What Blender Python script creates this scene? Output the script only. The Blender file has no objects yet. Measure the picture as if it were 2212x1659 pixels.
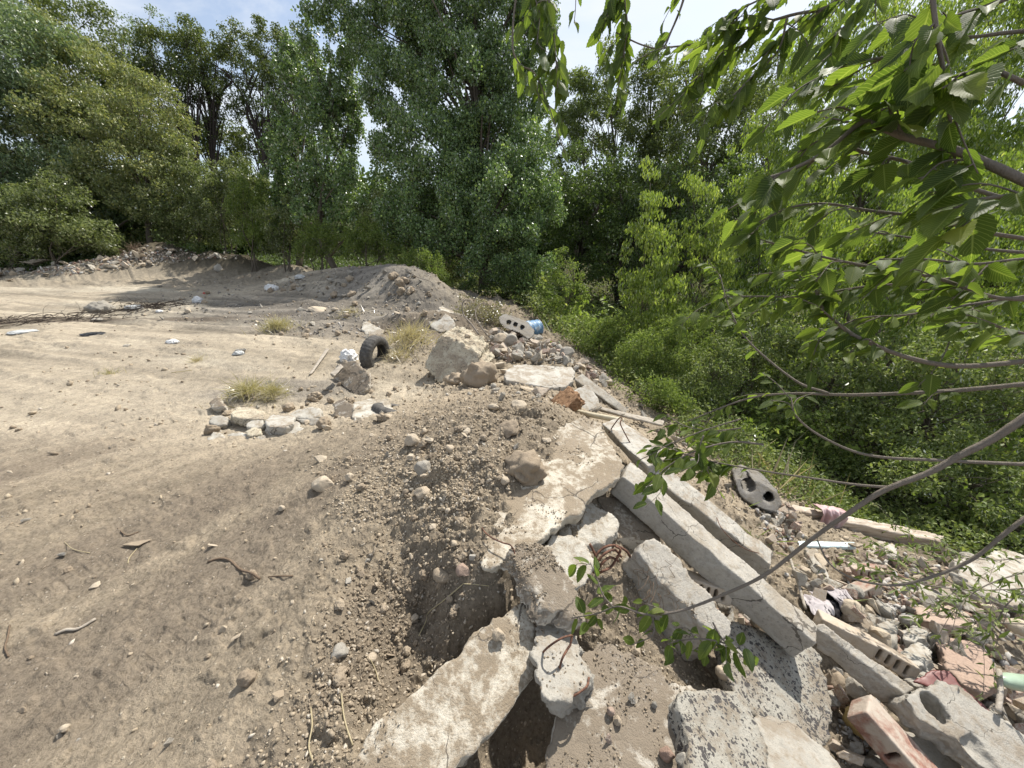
import bpy, bmesh, math, random
import numpy as np
from mathutils import Vector, Matrix, Quaternion

random.seed(7)
RNG = np.random.default_rng(11)
scene = bpy.context.scene
COL = scene.collection

# ------------------------------------------------------------------ camera
F = 799.0                       # focal length in units of a 2212 x 1659 picture
CX, CY = 1106.0, 829.5
PITCH = math.radians(22.4)
CAM = np.array([0.0, 0.0, 1.6])
cd = bpy.data.cameras.new("camera")
cam = bpy.data.objects.new("camera", cd)
COL.objects.link(cam)
cam.location = CAM
cam.rotation_euler = (math.radians(90) - PITCH, 0, 0)
cd.sensor_width = 36.0
cd.lens = F / 2212 * 36.0
cd.clip_start = 0.02
cd.clip_end = 2000
scene.camera = cam

# ------------------------------------------------------------------ sky and sun
SUN_AZ, SUN_EL = math.radians(38), math.radians(52)      # azimuth clockwise from +Y
world = bpy.data.worlds.new("World")
scene.world = world
world.use_nodes = True
wn, wl = world.node_tree.nodes, world.node_tree.links
wn.clear()
wo = wn.new("ShaderNodeOutputWorld"); bg = wn.new("ShaderNodeBackground")
sky = wn.new("ShaderNodeTexSky"); sky.sky_type = 'NISHITA'; sky.sun_disc = False
sky.sun_elevation = SUN_EL; sky.sun_rotation = SUN_AZ
sky.air_density = 1.0; sky.dust_density = 1.6; sky.ozone_density = 1.0
tc = wn.new("ShaderNodeTexCoord")
mp = wn.new("ShaderNodeMapping"); mp.inputs['Scale'].default_value = (1.0, 1.6, 3.2)
mp.inputs['Rotation'].default_value = (0.2, 0.35, 0.5)
n1 = wn.new("ShaderNodeTexNoise"); n1.inputs['Scale'].default_value = 2.3
n1.inputs['Detail'].default_value = 9; n1.inputs['Roughness'].default_value = 0.58
n1.inputs['Distortion'].default_value = 0.5
cr = wn.new("ShaderNodeValToRGB")
cr.color_ramp.elements[0].position = 0.40; cr.color_ramp.elements[0].color = (0.22, 0.22, 0.22, 1)
cr.color_ramp.elements[1].position = 0.60; cr.color_ramp.elements[1].color = (0.92, 0.92, 0.92, 1)
mx = wn.new("ShaderNodeMixRGB"); mx.inputs['Color2'].default_value = (5.6, 5.9, 6.3, 1)
wl.new(tc.outputs['Generated'], mp.inputs[0]); wl.new(mp.outputs[0], n1.inputs['Vector'])
wl.new(n1.outputs['Fac'], cr.inputs[0]); wl.new(cr.outputs[0], mx.inputs['Fac'])
wl.new(sky.outputs[0], mx.inputs['Color1']); wl.new(mx.outputs[0], bg.inputs['Color'])
bg.inputs['Strength'].default_value = 0.115
wl.new(bg.outputs[0], wo.inputs['Surface'])

sd = bpy.data.lights.new("sun", 'SUN'); sd.energy = 5.0; sd.angle = math.radians(0.55)
sd.color = (1.0, 0.945, 0.855)
sun = bpy.data.objects.new("sun", sd); COL.objects.link(sun)
sv = Vector((math.sin(SUN_AZ) * math.cos(SUN_EL), math.cos(SUN_AZ) * math.cos(SUN_EL), math.sin(SUN_EL)))
sun.rotation_euler = sv.to_track_quat('Z', 'Y').to_euler()
sun.location = (10, 12, 18)

scene.view_settings.view_transform = 'Standard'
scene.view_settings.look = 'None'
scene.view_settings.gamma = 1.0
scene.view_settings.exposure = 0.55
scene.cycles.max_bounces = 5
scene.cycles.diffuse_bounces = 3
scene.cycles.transmission_bounces = 3
scene.cycles.glossy_bounces = 2
scene.cycles.use_adaptive_sampling = True
scene.cycles.adaptive_threshold = 0.02

# ------------------------------------------------------------------ picture <-> place
def ray(px, py):
    a = (np.asarray(px, float) - CX) / F
    b = -(np.asarray(py, float) - CY) / F
    return np.stack([a, math.cos(PITCH) + b * math.sin(PITCH), -math.sin(PITCH) + b * math.cos(PITCH)], -1)

def P(px, py, D):
    return CAM + ray(px, py) * np.asarray(D, float)[..., None]

def PZ(px, py, z):
    r = ray(px, py)
    return CAM + r * ((z - CAM[2]) / r[..., 2])[..., None]

# ------------------------------------------------------------------ noise
def _h(ix, iy, iz, s):
    h = (ix * 374761393 + iy * 668265263 + iz * 2147483647 % 4294967291 + s * 974634777) & 0xFFFFFFFF
    h = ((h ^ (h >> 13)) * 1274126177) & 0xFFFFFFFF
    h = ((h ^ (h >> 16)) * 2246822519) & 0xFFFFFFFF
    return ((h ^ (h >> 15)) & 0xFFFFFF) / 16777215.0

def vnoise(p, s=0):
    p = np.asarray(p, float)
    f = np.floor(p); t = p - f; t = t * t * (3 - 2 * t); i = f.astype(np.int64) + 10000
    x, y, z = i[..., 0], i[..., 1], i[..., 2]
    tx, ty, tz = t[..., 0], t[..., 1], t[..., 2]
    r = 0
    for dx in (0, 1):
        wx = tx if dx else 1 - tx
        for dy in (0, 1):
            wy = ty if dy else 1 - ty
            for dz in (0, 1):
                wz = tz if dz else 1 - tz
                r = r + wx * wy * wz * _h(x + dx, y + dy, z + dz, s)
    return r * 2 - 1

def fbm(p, s=0, oc=4, gain=0.5, ridged=False):
    a, r, q = 1.0, 0, np.asarray(p, float)
    tot = 0
    for k in range(oc):
        n = vnoise(q, s + k * 17)
        if ridged: n = 1 - 2 * np.abs(n)
        r = r + a * n; tot += a
        a *= gain; q = q * 2.03 + 3.7
    return r / tot

def n2(x, y, f, s=0, oc=4, gain=0.5, ridged=False):
    return fbm(np.stack([x * f, y * f, np.zeros_like(x) + s * 3.3], -1), s, oc, gain, ridged)

def facet(v, cell, s):
    """piecewise flat field: gives fracture facets"""
    v = np.asarray(v, float); q = v / cell; i0 = np.floor(q).astype(np.int64); best = np.full(len(v), 1e9); val = np.zeros(len(v))
    for dx in (-1, 0, 1):
        for dy in (-1, 0, 1):
            for dz in (-1, 0, 1):
                c = i0 + np.array([dx, dy, dz]); h = [_h(c[:, 0] + 9000, c[:, 1] + 9000, c[:, 2] + 9000, s + k) for k in range(6)]
                p = c + np.stack(h[:3], -1); d = q - p; dd = (d * d).sum(1)
                w = (d * (np.stack(h[3:], -1) * 2 - 1)).sum(1)
                m = dd < best; best = np.where(m, dd, best); val = np.where(m, w + h[3] - .5, val)
    return val

def sstep(a, b, x):
    t = np.clip((x - a) / (b - a), 0, 1)
    return t * t * (3 - 2 * t)

# ------------------------------------------------------------------ ground heights
CTRL = []
for a in [(0,620,-.4),(0,700,-.4),(0,850,-.4),(0,1000,-.36),(0,1300,-.27),(0,1600,-.2),(200,1659,-.14),(400,1600,-.08),
          (400,1300,-.15),(400,1000,-.3),(400,800,-.4),(400,700,-.4),(400,620,-.4),(200,590,-.4),(650,620,-.35),
          (600,1000,-.22),(600,1200,-.08),(600,1450,.02),(650,1650,.05),(780,1600,.08),
          (580,900,-.42),(600,850,-.36),(600,760,-.38),(500,680,-.4),(800,700,-.38),(750,640,-.35),
          (800,800,-.45),(850,870,-.42),(920,850,-.46),(950,825,-.39),(860,700,-.35),(950,740,-.4),
          (700,1000,-.06),(800,950,.03),(900,925,.14),(1000,885,.25),(1100,875,.30),(1200,905,.29),(1260,1035,.12),
          (1000,1000,.30),(900,1050,.18),(1130,1010,.30),(800,1100,.09),(1040,1130,.23),
          (730,1190,.05),(700,1290,.04),(950,1190,.16),(960,1250,.13),(1040,1250,.17),(1010,1300,.10),(1090,1285,.13),
          (960,1335,.0),(850,1260,-.02),(908,1375,-.19),(840,1350,-.05),(870,1460,-.13),(870,1310,-.05),(945,1300,.08),(1000,1340,.06),(790,1430,.0),(760,1480,.0),(900,1200,.02),
          (950,1500,-.12),(1100,1550,-.52),(1050,1650,-.55),(1150,1450,-.4),
          (1300,1450,-.25),(1400,1600,-.25),(1300,1640,-.35),(1250,1300,-.1),(1350,1200,-.12),(1330,1120,-.05),
          (1480,1250,-.4),(1500,1400,-.52),(1650,1550,-.62),(1700,1640,-.75),(1880,1610,-.9),(2150,1650,-1.05),
          (1850,1500,-.92),(1780,1330,-.88),(1900,1400,-.95),(2150,1450,-1.12),(1870,1240,-1.08),(1680,1200,-.98),
          (2150,1270,-1.4),(1900,1170,-1.5),(2050,1180,-1.75),(2000,1050,-2.0),(1700,1080,-1.25),(1620,1070,-1.0),
          (1560,1010,-1.0),(1480,960,-1.0),(1750,1000,-1.8),(1560,930,-1.6),
          (1420,940,-.65),(1320,905,-.5),(1400,900,-.8),(1250,870,-.32),(1150,830,-.32),(1290,820,-.6),(1240,780,-.68),
          (1200,740,-.8),(1150,700,-.8),(1100,715,-.55),(1080,760,-.45),(1060,690,-.45),(1000,680,-.38),(1250,745,-1.5),(1330,790,-1.4),
          (1090,655,-.75),(1180,665,-1.8),(940,630,-.3),(1010,650,-.4)]:
    CTRL.append(tuple(PZ(a[0], a[1], a[2])))
CTRL += [(0,-1,.0),(-1,-.6,.0),(.8,-.6,-.1),(-3,-3,-.2),(3,-3,-.6),(1.6,.2,-.9),(3.2,.6,-1.35),(6,-3,-2),(6,2,-2.15),(5,4,-2.2),(9,6,-2.2),(4.4,7,-2.2),
         (8,15,-2.2),(3.6,12,-2.2),(4,22,-2),(0,30,-1.2),(-10,35,-.4),(-25,25,-.4),(-30,0,-.4),(15,0,-2.2),(20,-20,-2),(-20,-20,-.4),
         (0,70,-.6),(-60,60,-.4),(60,60,-1),(60,-60,-1),(-60,-60,-.4),(-3,0,-.22),(-7,2,-.4),(-12,8,-.4),(14,30,-1.8),(25,15,-2)]
CTRL = np.array(CTRL)
def _kern(d2): return np.sqrt(d2 + 0.02)
_A = _kern(((CTRL[:, None, :2] - CTRL[None, :, :2]) ** 2).sum(-1))
_n = len(CTRL)
_M = np.zeros((_n + 1, _n + 1)); _M[:_n, :_n] = _A - np.eye(_n) * 0.02; _M[:_n, _n] = 1; _M[_n, :_n] = 1
_W = np.linalg.solve(_M, np.append(CTRL[:, 2], 0))

def bump(x, y, cx, cy, rx, ry, h, rot=0):
    c, s = math.cos(rot), math.sin(rot)
    u = ((x - cx) * c + (y - cy) * s) / rx; v = (-(x - cx) * s + (y - cy) * c) / ry
    return h * np.exp(-(u * u + v * v))

# far heaps: (px, py of the foot, height above the ground z=-.4, half width m, half depth m)
HEAPS = []
for px, D, h, rx in [(120,19.5,.75,1.6),(215,20.5,.95,1.5),(300,21,1.15,1.4),(370,21.5,1.2,1.4),(450,21.5,1.0,1.6),(530,21.5,.85,1.5),
                     (610,20.5,.75,1.3),(-60,19.5,.55,1.8)]:
    c = P(px, 590, D - 3.2); HEAPS.append((c[0], c[1] + .6, rx * 1.1, .9, h * .68))
for px, D, h, rx, ry in [(790,12.4,.62,1.9,.9),(725,13.2,.42,1.8,1.0),(858,11.6,.60,1.2,.9),(925,9.8,.40,.9,.9),(900,10.8,.55,.9,.8),(680,14,.35,1.4,1.0),(870,7.9,.22,.9,.35),(960,8.0,.20,.5,.4),(760,8.6,.20,.9,.4),(690,7.6,.14,.6,.35),(640,9.6,.2,1.0,.5),(905,6.9,.12,.35,.3)]:
    c = P(px, 600, D); HEAPS.append((c[0], c[1], rx, ry, h))

def Hbase(x, y):
    x = np.asarray(x, float); y = np.asarray(y, float)
    sh = x.shape; X = x.ravel(); Y = y.ravel(); z = np.empty(X.shape)
    for i in range(0, len(X), 60000):
        d = _kern((X[i:i+60000, None] - CTRL[None, :, 0]) ** 2 + (Y[i:i+60000, None] - CTRL[None, :, 1]) ** 2)
        z[i:i+60000] = d @ _W[:_n] + _W[_n]
    for cx, cy, rx, ry, h in HEAPS: z += bump(X, Y, cx, cy, rx, ry, h)
    return z.reshape(sh)

def rough(x, y):
    """how rough the loose soil is: 0 on the driven ground, 1 on the heaps and in the pit"""
    r = np.hypot(x, y)
    s = sstep(-1.15, -.25, x + 0.10 * y + .18 * n2(x, y, 1.1, 31, 2))       # the heaped soil lies to the right
    s = np.maximum(s, .42 * sstep(2.4, 3.2, y) * (1 - sstep(7.5, 9, y)) * sstep(-4.2, -2.2, x))
    s = np.maximum(s, .8 * sstep(13.5, 15.0, y))
    s = np.maximum(s, .7 * sstep(-3.2, -1.2, x) * sstep(4.8, 6.0, y))
    s = np.maximum(s, .75 * sstep(-4.6, -2.6, x) * sstep(7.8, 9.5, y))
    s = np.maximum(s, .05 + .22 * sstep(.0, .5, n2(x, y, 1.5, 33, 3)))
    return s

def clods(x, y, cell, s, keep=.6, hgt=.35):
    """half-buried lumps: in each cell of a jittered grid at most one rounded, slightly angular lump"""
    u, v = x / cell, y / cell
    iu, iv = np.floor(u).astype(np.int64), np.floor(v).astype(np.int64)
    best = np.zeros_like(x)
    for dx in (-1, 0, 1):
        for dy in (-1, 0, 1):
            cx, cy = iu + dx, iv + dy
            a_, b_, c_, d_ = [_h(cx + 5000, cy + 5000, np.full_like(cx, k), s) for k in (1, 2, 3, 4)]
            r = .18 + .42 * c_ ** 2
            ex, ey = u - (cx + .1 + .8 * a_), v - (cy + .1 + .8 * b_)
            an = np.arctan2(ey, ex); k = 1 + .16 * np.cos(3 * an + 6 * a_) + .10 * np.cos(5 * an + 9 * b_)
            d = np.hypot(ex * (1 + .5 * (d_ - .5)), ey) / (r * k)
            z = np.sqrt(np.clip(1 - d * d, 0, 1)) * r * (d_ < keep)
            best = np.maximum(best, z)
    return best * cell * hgt * 2

def H(x, y):
    x = np.asarray(x, float); y = np.asarray(y, float)
    z = Hbase(x, y); s = rough(x, y); r = np.hypot(x, y)
    wx = x + .05 * n2(x, y, 5, 61, 2); wy = y + .05 * n2(x, y, 5, 62, 2)
    z = z + (0.012 + .04 * s) * n2(x, y, 1.6, 5, 3)
    z = z + (0.008 + .040 * s) * n2(x, y, 4.3, 6, 3)
    z = z + (.006 + .026 * s) * n2(wx, wy, 9.0, 8, 4, .6, True)
    z = z + (.003 + .010 * s) * n2(x, y, 27.0, 9, 3, .6)
    m = sstep(-.35, .35, n2(x, y, 1.9, 63, 2))
    z = z + s * (.35 + .65 * m) * (clods(wx, wy, .11, 1, .5) + clods(x, y, .052, 2, .6) * (r < 7) + clods(wx, wy, .024, 3, .7, .3) * (r < 3.5))
    z = z + (1 - s) * (clods(wx, wy, .16, 4, .18, .16) + clods(x, y, .05, 5, .3, .2) * (r < 6))
    far = sstep(7, 10, r)
    z = z + far * s * (clods(wx, wy, .35, 6, .5, .3) + .13 * n2(x, y, .9, 64, 3) + .09 * n2(x, y, 2.3, 65, 3, .6, True))
    # wheel ruts of the driven ground, running across
    w = (1 - s) * sstep(3.6, 6.5, y)
    z = z + w * .10 * n2(x * .16 + 5, y * 1.0 + .25 * x, 1.3, 12, 3, .6, True)
    w2 = (1 - s) * (1 - sstep(3, 5, y))
    u = x * .8 - y * .6; v = x * .6 + y * .8       # dragged streaks near the camera
    z = z + w2 * (.028 * n2(u, v * .13, 3.2, 14, 4, .6, True) + .014 * n2(u, v * .10, 10.0, 16, 3, .65, True))
    for u0, wd_ in ((-1.85, .11), (-2.9, .13)):        # tyre tracks pressed into the soil
        b_ = np.exp(-((u - u0 - .05 * n2(u * 0, v, .8, 17, 2)) / wd_) ** 4) * sstep(.1, .4, n2(u, v, .9, 18, 2) + .3)
        z = z - (1 - s) * b_ * (.012 + .004 * (np.sin(v * 62 + 3 * np.sign(u - u0) + 14 * np.abs(u - u0)) > .1))
    z = z - .06 * sstep(.4, .9, bump(x, y, -.40, 1.20, .10, .15, 1.0, .5) + .25 * n2(x, y, 6, 15, 3))   # steep part of the pit
    return z

TH = np.concatenate([np.radians(np.linspace(-180, -66, 110, endpoint=False)), np.radians(np.linspace(-66, 66, 1400)),
                     np.radians(np.linspace(66, 180, 110))[1:]])
RR = np.concatenate([[0.02, .12, .22], np.geomspace(.3, 24, 860), np.geomspace(24.6, 600, 60)])
_T, _R = np.meshgrid(TH, RR)
GX, GY = np.sin(_T) * _R, np.cos(_T) * _R
GZ = H(GX, GY)

def Hq(x, y):
    """height of the finished ground, read from its grid"""
    x = np.asarray(x, float); y = np.asarray(y, float)
    r = np.clip(np.hypot(x, y), RR[0], RR[-1] * .999); t = np.clip(np.arctan2(x, y), TH[0], TH[-1] - 1e-6)
    i = np.clip(np.searchsorted(RR, r) - 1, 0, len(RR) - 2); j = np.clip(np.searchsorted(TH, t) - 1, 0, len(TH) - 2)
    a = (r - RR[i]) / (RR[i + 1] - RR[i]); b = (t - TH[j]) / (TH[j + 1] - TH[j])
    return (GZ[i, j] * (1 - a) + GZ[i + 1, j] * a) * (1 - b) + (GZ[i, j + 1] * (1 - a) + GZ[i + 1, j + 1] * a) * b

def G(px, py, tmax=90):
    """where the line of sight through a picture point meets the ground"""
    r = ray(px, py).reshape(-1, 3)
    hit = np.full(len(r), np.nan); done = np.zeros(len(r), bool)
    ts = np.geomspace(.4, tmax, 400)
    pv = np.full(len(r), ts[0] * .95)
    for t in ts:
        m = ~done
        if not m.any(): break
        q = CAM + r[m] * t
        u = q[:, 2] < Hq(q[:, 0], q[:, 1])
        idx = np.where(m)[0]
        h = idx[u]
        if len(h):
            a = pv[h].copy(); b = np.full(len(h), t)
            for _ in range(9):
                c = (a + b) / 2; q = CAM + r[h] * c[:, None]
                below = q[:, 2] < Hq(q[:, 0], q[:, 1])
                b = np.where(below, c, b); a = np.where(below, a, c)
            hit[h] = b; done[h] = True
        pv[idx[~u]] = t
    return CAM + r * hit[:, None]

def G1(px, py):
    return G(np.array([px]), np.array([py]))[0]

# ------------------------------------------------------------------ object helpers
def tag(o, label=None, cat=None, group=None, kind=None):
    if label: o['label'] = label
    if cat and not kind: o['kind'] = 'thing'
    if cat: o['category'] = cat
    if group: o['group'] = group
    if kind: o['kind'] = kind
    return o

def link(name, me, parent=None, mat=None):
    o = bpy.data.objects.new(name, me)
    COL.objects.link(o)
    if parent is not None: o.parent = parent
    if mat is not None and hasattr(me, 'materials') and not me.materials: me.materials.append(mat)
    return o

def thing(name, label, cat, loc=(0, 0, 0), group=None):
    o = bpy.data.objects.new(name, None); COL.objects.link(o)
    o.empty_display_size = .05
    o.location = loc
    return tag(o, label, cat, group)

def npmesh(name, v, f, mat=None, smooth=False):
    """v (n,3); f (m,k) all faces with k corners"""
    v = np.asarray(v, np.float32); f = np.asarray(f, np.int32)
    me = bpy.data.meshes.new(name)
    me.vertices.add(len(v)); me.vertices.foreach_set('co', v.ravel())
    k = f.shape[1]
    me.loops.add(f.size); me.loops.foreach_set('vertex_index', f.ravel())
    me.polygons.add(len(f)); me.polygons.foreach_set('loop_start', np.arange(0, f.size, k, dtype=np.int32))
    try: me.polygons.foreach_set('loop_total', np.full(len(f), k, np.int32))
    except Exception: pass
    me.update(calc_edges=True)
    if smooth: me.polygons.foreach_set('use_smooth', np.ones(len(f), bool))
    if mat: me.materials.append(mat)
    return me

def tube_arrays(pts, rad, n=6):
    pts = np.asarray(pts, float); m = len(pts)
    rad = np.broadcast_to(np.asarray(rad, float), (m,))
    tg = np.gradient(pts, axis=0); tg /= np.linalg.norm(tg, axis=1)[:, None] + 1e-9
    up = np.array([0., 0, 1]) if abs(tg[0, 2]) < .9 else np.array([1., 0, 0])
    V = []
    u = np.cross(tg[0], up); u /= np.linalg.norm(u)
    for i in range(m):
        u = u - tg[i] * (u @ tg[i]); u /= np.linalg.norm(u) + 1e-9
        w = np.cross(tg[i], u)
        a = np.arange(n) * 2 * math.pi / n
        V.append(pts[i] + rad[i] * (np.cos(a)[:, None] * u + np.sin(a)[:, None] * w))
    V = np.concatenate(V)
    Fq = []
    for i in range(m - 1):
        for j in range(n):
            k = (j + 1) % n
            Fq.append((i * n + j, i * n + k, (i + 1) * n + k, (i + 1) * n + j))
    a = len(V); V = np.concatenate([V, pts[:1], pts[-1:]])
    for j in range(n):
        k = (j + 1) % n
        Fq.append((a, k, j, a)); Fq.append((a + 1, (m - 1) * n + j, (m - 1) * n + k, a + 1))
    return V, np.array(Fq)

class Tubes:
    """collects tubes that belong to one mesh"""
    def __init__(s): s.v = []; s.f = []; s.n = 0
    def add(s, pts, rad, n=6):
        v, f = tube_arrays(pts, rad, n); s.v.append(v); s.f.append(f + s.n); s.n += len(v)
    def mesh(s, name, mat, org=(0, 0, 0)):
        v = np.concatenate(s.v) - np.asarray(org); f = np.concatenate(s.f)
        quads = f[(f[:, 0] != f[:, 3])]; tri = f[f[:, 0] == f[:, 3]][:, :3]
        me = bpy.data.meshes.new(name)
        me.from_pydata(v.tolist(), [], quads.tolist() + tri.tolist())
        me.polygons.foreach_set('use_smooth', np.ones(len(me.polygons), bool))
        me.materials.append(mat)
        return me

def smooth_path(pts, sub=6):
    """Catmull-Rom through the points"""
    p = np.asarray(pts, float)
    if len(p) < 3:
        t = np.linspace(0, 1, sub + 1)[:, None]; return p[0] * (1 - t) + p[1] * t
    q = np.concatenate([[2 * p[0] - p[1]], p, [2 * p[-1] - p[-2]]])
    out = []
    for i in range(1, len(q) - 2):
        for k in range(sub):
            t = k / sub
            a, b, c, d = q[i-1], q[i], q[i+1], q[i+2]
            out.append(.5 * ((2*b) + (-a + c) * t + (2*a - 5*b + 4*c - d) * t*t + (-a + 3*b - 3*c + d) * t**3))
    out.append(p[-1])
    return np.array(out)

# ------------------------------------------------------------------ materials
def new_mat(name):
    m = bpy.data.materials.new(name); m.use_nodes = True
    nt = m.node_tree; nt.nodes.clear()
    return m, nt.nodes, nt.links

def N(nodes, t, **kw):
    n = nodes.new(t)
    for k, v in kw.items():
        if k in ('operation', 'blend_type', 'feature', 'distance', 'noise_type', 'attribute_name', 'musgrave_type', 'vector_type', 'invert', 'wave_type'): setattr(n, k, v)
        else: n.inputs[k.replace('_', ' ')].default_value = v
    return n

def ramp(nodes, links, src, stops):
    r = nodes.new('ShaderNodeValToRGB'); e = r.color_ramp.elements
    while len(e) < len(stops): e.new(0.5)
    for i, (p, c) in enumerate(stops):
        e[i].position = p; e[i].color = (*c, 1) if len(c) == 3 else c
    links.new(src, r.inputs[0]); return r

def mixc(nodes, links, fac, a, b, mode='MIX'):
    m = nodes.new('ShaderNodeMixRGB'); m.blend_type = mode
    for sock, val in ((m.inputs[0], fac), (m.inputs[1], a), (m.inputs[2], b)):
        if hasattr(val, 'is_linked'): links.new(val, sock)
        elif isinstance(val, (int, float)): sock.default_value = val
        else: sock.default_value = (*val, 1)
    return m.outputs[0]

def finish(nodes, links, color, rough=.9, height=None, bdist=.01, bstr=.6, spec=.25, metallic=0):
    b = nodes.new('ShaderNodeBsdfPrincipled'); o = nodes.new('ShaderNodeOutputMaterial')
    if hasattr(color, 'is_linked'): links.new(color, b.inputs['Base Color'])
    else: b.inputs['Base Color'].default_value = (*color, 1)
    if hasattr(rough, 'is_linked'): links.new(rough, b.inputs['Roughness'])
    else: b.inputs['Roughness'].default_value = rough
    b.inputs['Specular IOR Level'].default_value = spec
    b.inputs['Metallic'].default_value = metallic
    if height is not None:
        bp = nodes.new('ShaderNodeBump'); bp.inputs['Distance'].default_value = bdist; bp.inputs['Strength'].default_value = bstr
        links.new(height, bp.inputs['Height']); links.new(bp.outputs[0], b.inputs['Normal'])
    links.new(b.outputs[0], o.inputs['Surface'])
    return b

def coords(nodes, links, kind='Object', scale=(1, 1, 1), rot=(0, 0, 0)):
    t = nodes.new('ShaderNodeTexCoord'); m = nodes.new('ShaderNodeMapping')
    m.inputs['Scale'].default_value = scale; m.inputs['Rotation'].default_value = rot
    links.new(t.outputs[kind], m.inputs[0]); return m.outputs[0]

def noise(nodes, links, vec, scale, detail=6, rough=.55, dist=0.0):
    n = nodes.new('ShaderNodeTexNoise')
    n.inputs['Scale'].default_value = scale; n.inputs['Detail'].default_value = detail
    n.inputs['Roughness'].default_value = rough; n.inputs['Distortion'].default_value = dist
    links.new(vec, n.inputs['Vector']); return n.outputs['Fac']

def voro(nodes, links, vec, scale, feature='F1'):
    n = nodes.new('ShaderNodeTexVoronoi'); n.feature = feature
    n.inputs['Scale'].default_value = scale; links.new(vec, n.inputs['Vector']); return n

def math_(nodes, links, op, a, b=0.0):
    m = nodes.new('ShaderNodeMath'); m.operation = op
    for s, v in ((m.inputs[0], a), (m.inputs[1], b)):
        if hasattr(v, 'is_linked'): links.new(v, s)
        else: s.default_value = v
    return m.outputs[0]

def soil_material():
    m, n, l = new_mat('soil')
    at = n.new('ShaderNodeAttribute'); at.attribute_name = 'soil'
    g = n.new('ShaderNodeNewGeometry')
    v = n.new('ShaderNodeMapping'); l.new(g.outputs['Position'], v.inputs[0]); v = v.outputs[0]
    a = noise(n, l, v, 9, 8, .65); b = noise(n, l, v, 55, 6, .7); c = noise(n, l, v, 170, 4, .7)
    sp = voro(n, l, v, 38)
    col = mixc(n, l, ramp(n, l, a, [(.35, (0, 0, 0)), (.68, (1, 1, 1))]).outputs[0], (.80, .79, .78), (1.18, 1.16, 1.12))
    col = mixc(n, l, 1.0, at.outputs['Color'], col, 'MULTIPLY')
    bright = mixc(n, l, 1.0, at.outputs['Color'], (1.5, 1.55, 1.6), 'MULTIPLY')
    k = ramp(n, l, b, [(.33, (.62, .60, .58)), (.5, (1, 1, 1)), (.72, (1.22, 1.2, 1.18))]).outputs[0]
    col = mixc(n, l, 1.0, col, k, 'MULTIPLY')
    # pale grit: the odd cell of a fine mosaic is a light grain
    cell = ramp(n, l, math_(n, l, 'MULTIPLY', sp.outputs['Distance'], 1.0), [(.12, (1, 1, 1)), (.24, (0, 0, 0))]).outputs[0]
    sep = n.new('ShaderNodeSeparateColor'); l.new(sp.outputs['Color'], sep.inputs[0])
    pick = math_(n, l, 'GREATER_THAN', sep.outputs[0], .72)
    col = mixc(n, l, math_(n, l, 'MULTIPLY', cell, pick), col, bright)
    hgt = math_(n, l, 'ADD', math_(n, l, 'MULTIPLY', b, .7), math_(n, l, 'MULTIPLY', c, .3))
    hgt = math_(n, l, 'ADD', hgt, math_(n, l, 'MULTIPLY', math_(n, l, 'MULTIPLY', cell, pick), .25))
    finish(n, l, col, .95, hgt, .022, .75, .12)
    return m

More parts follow.
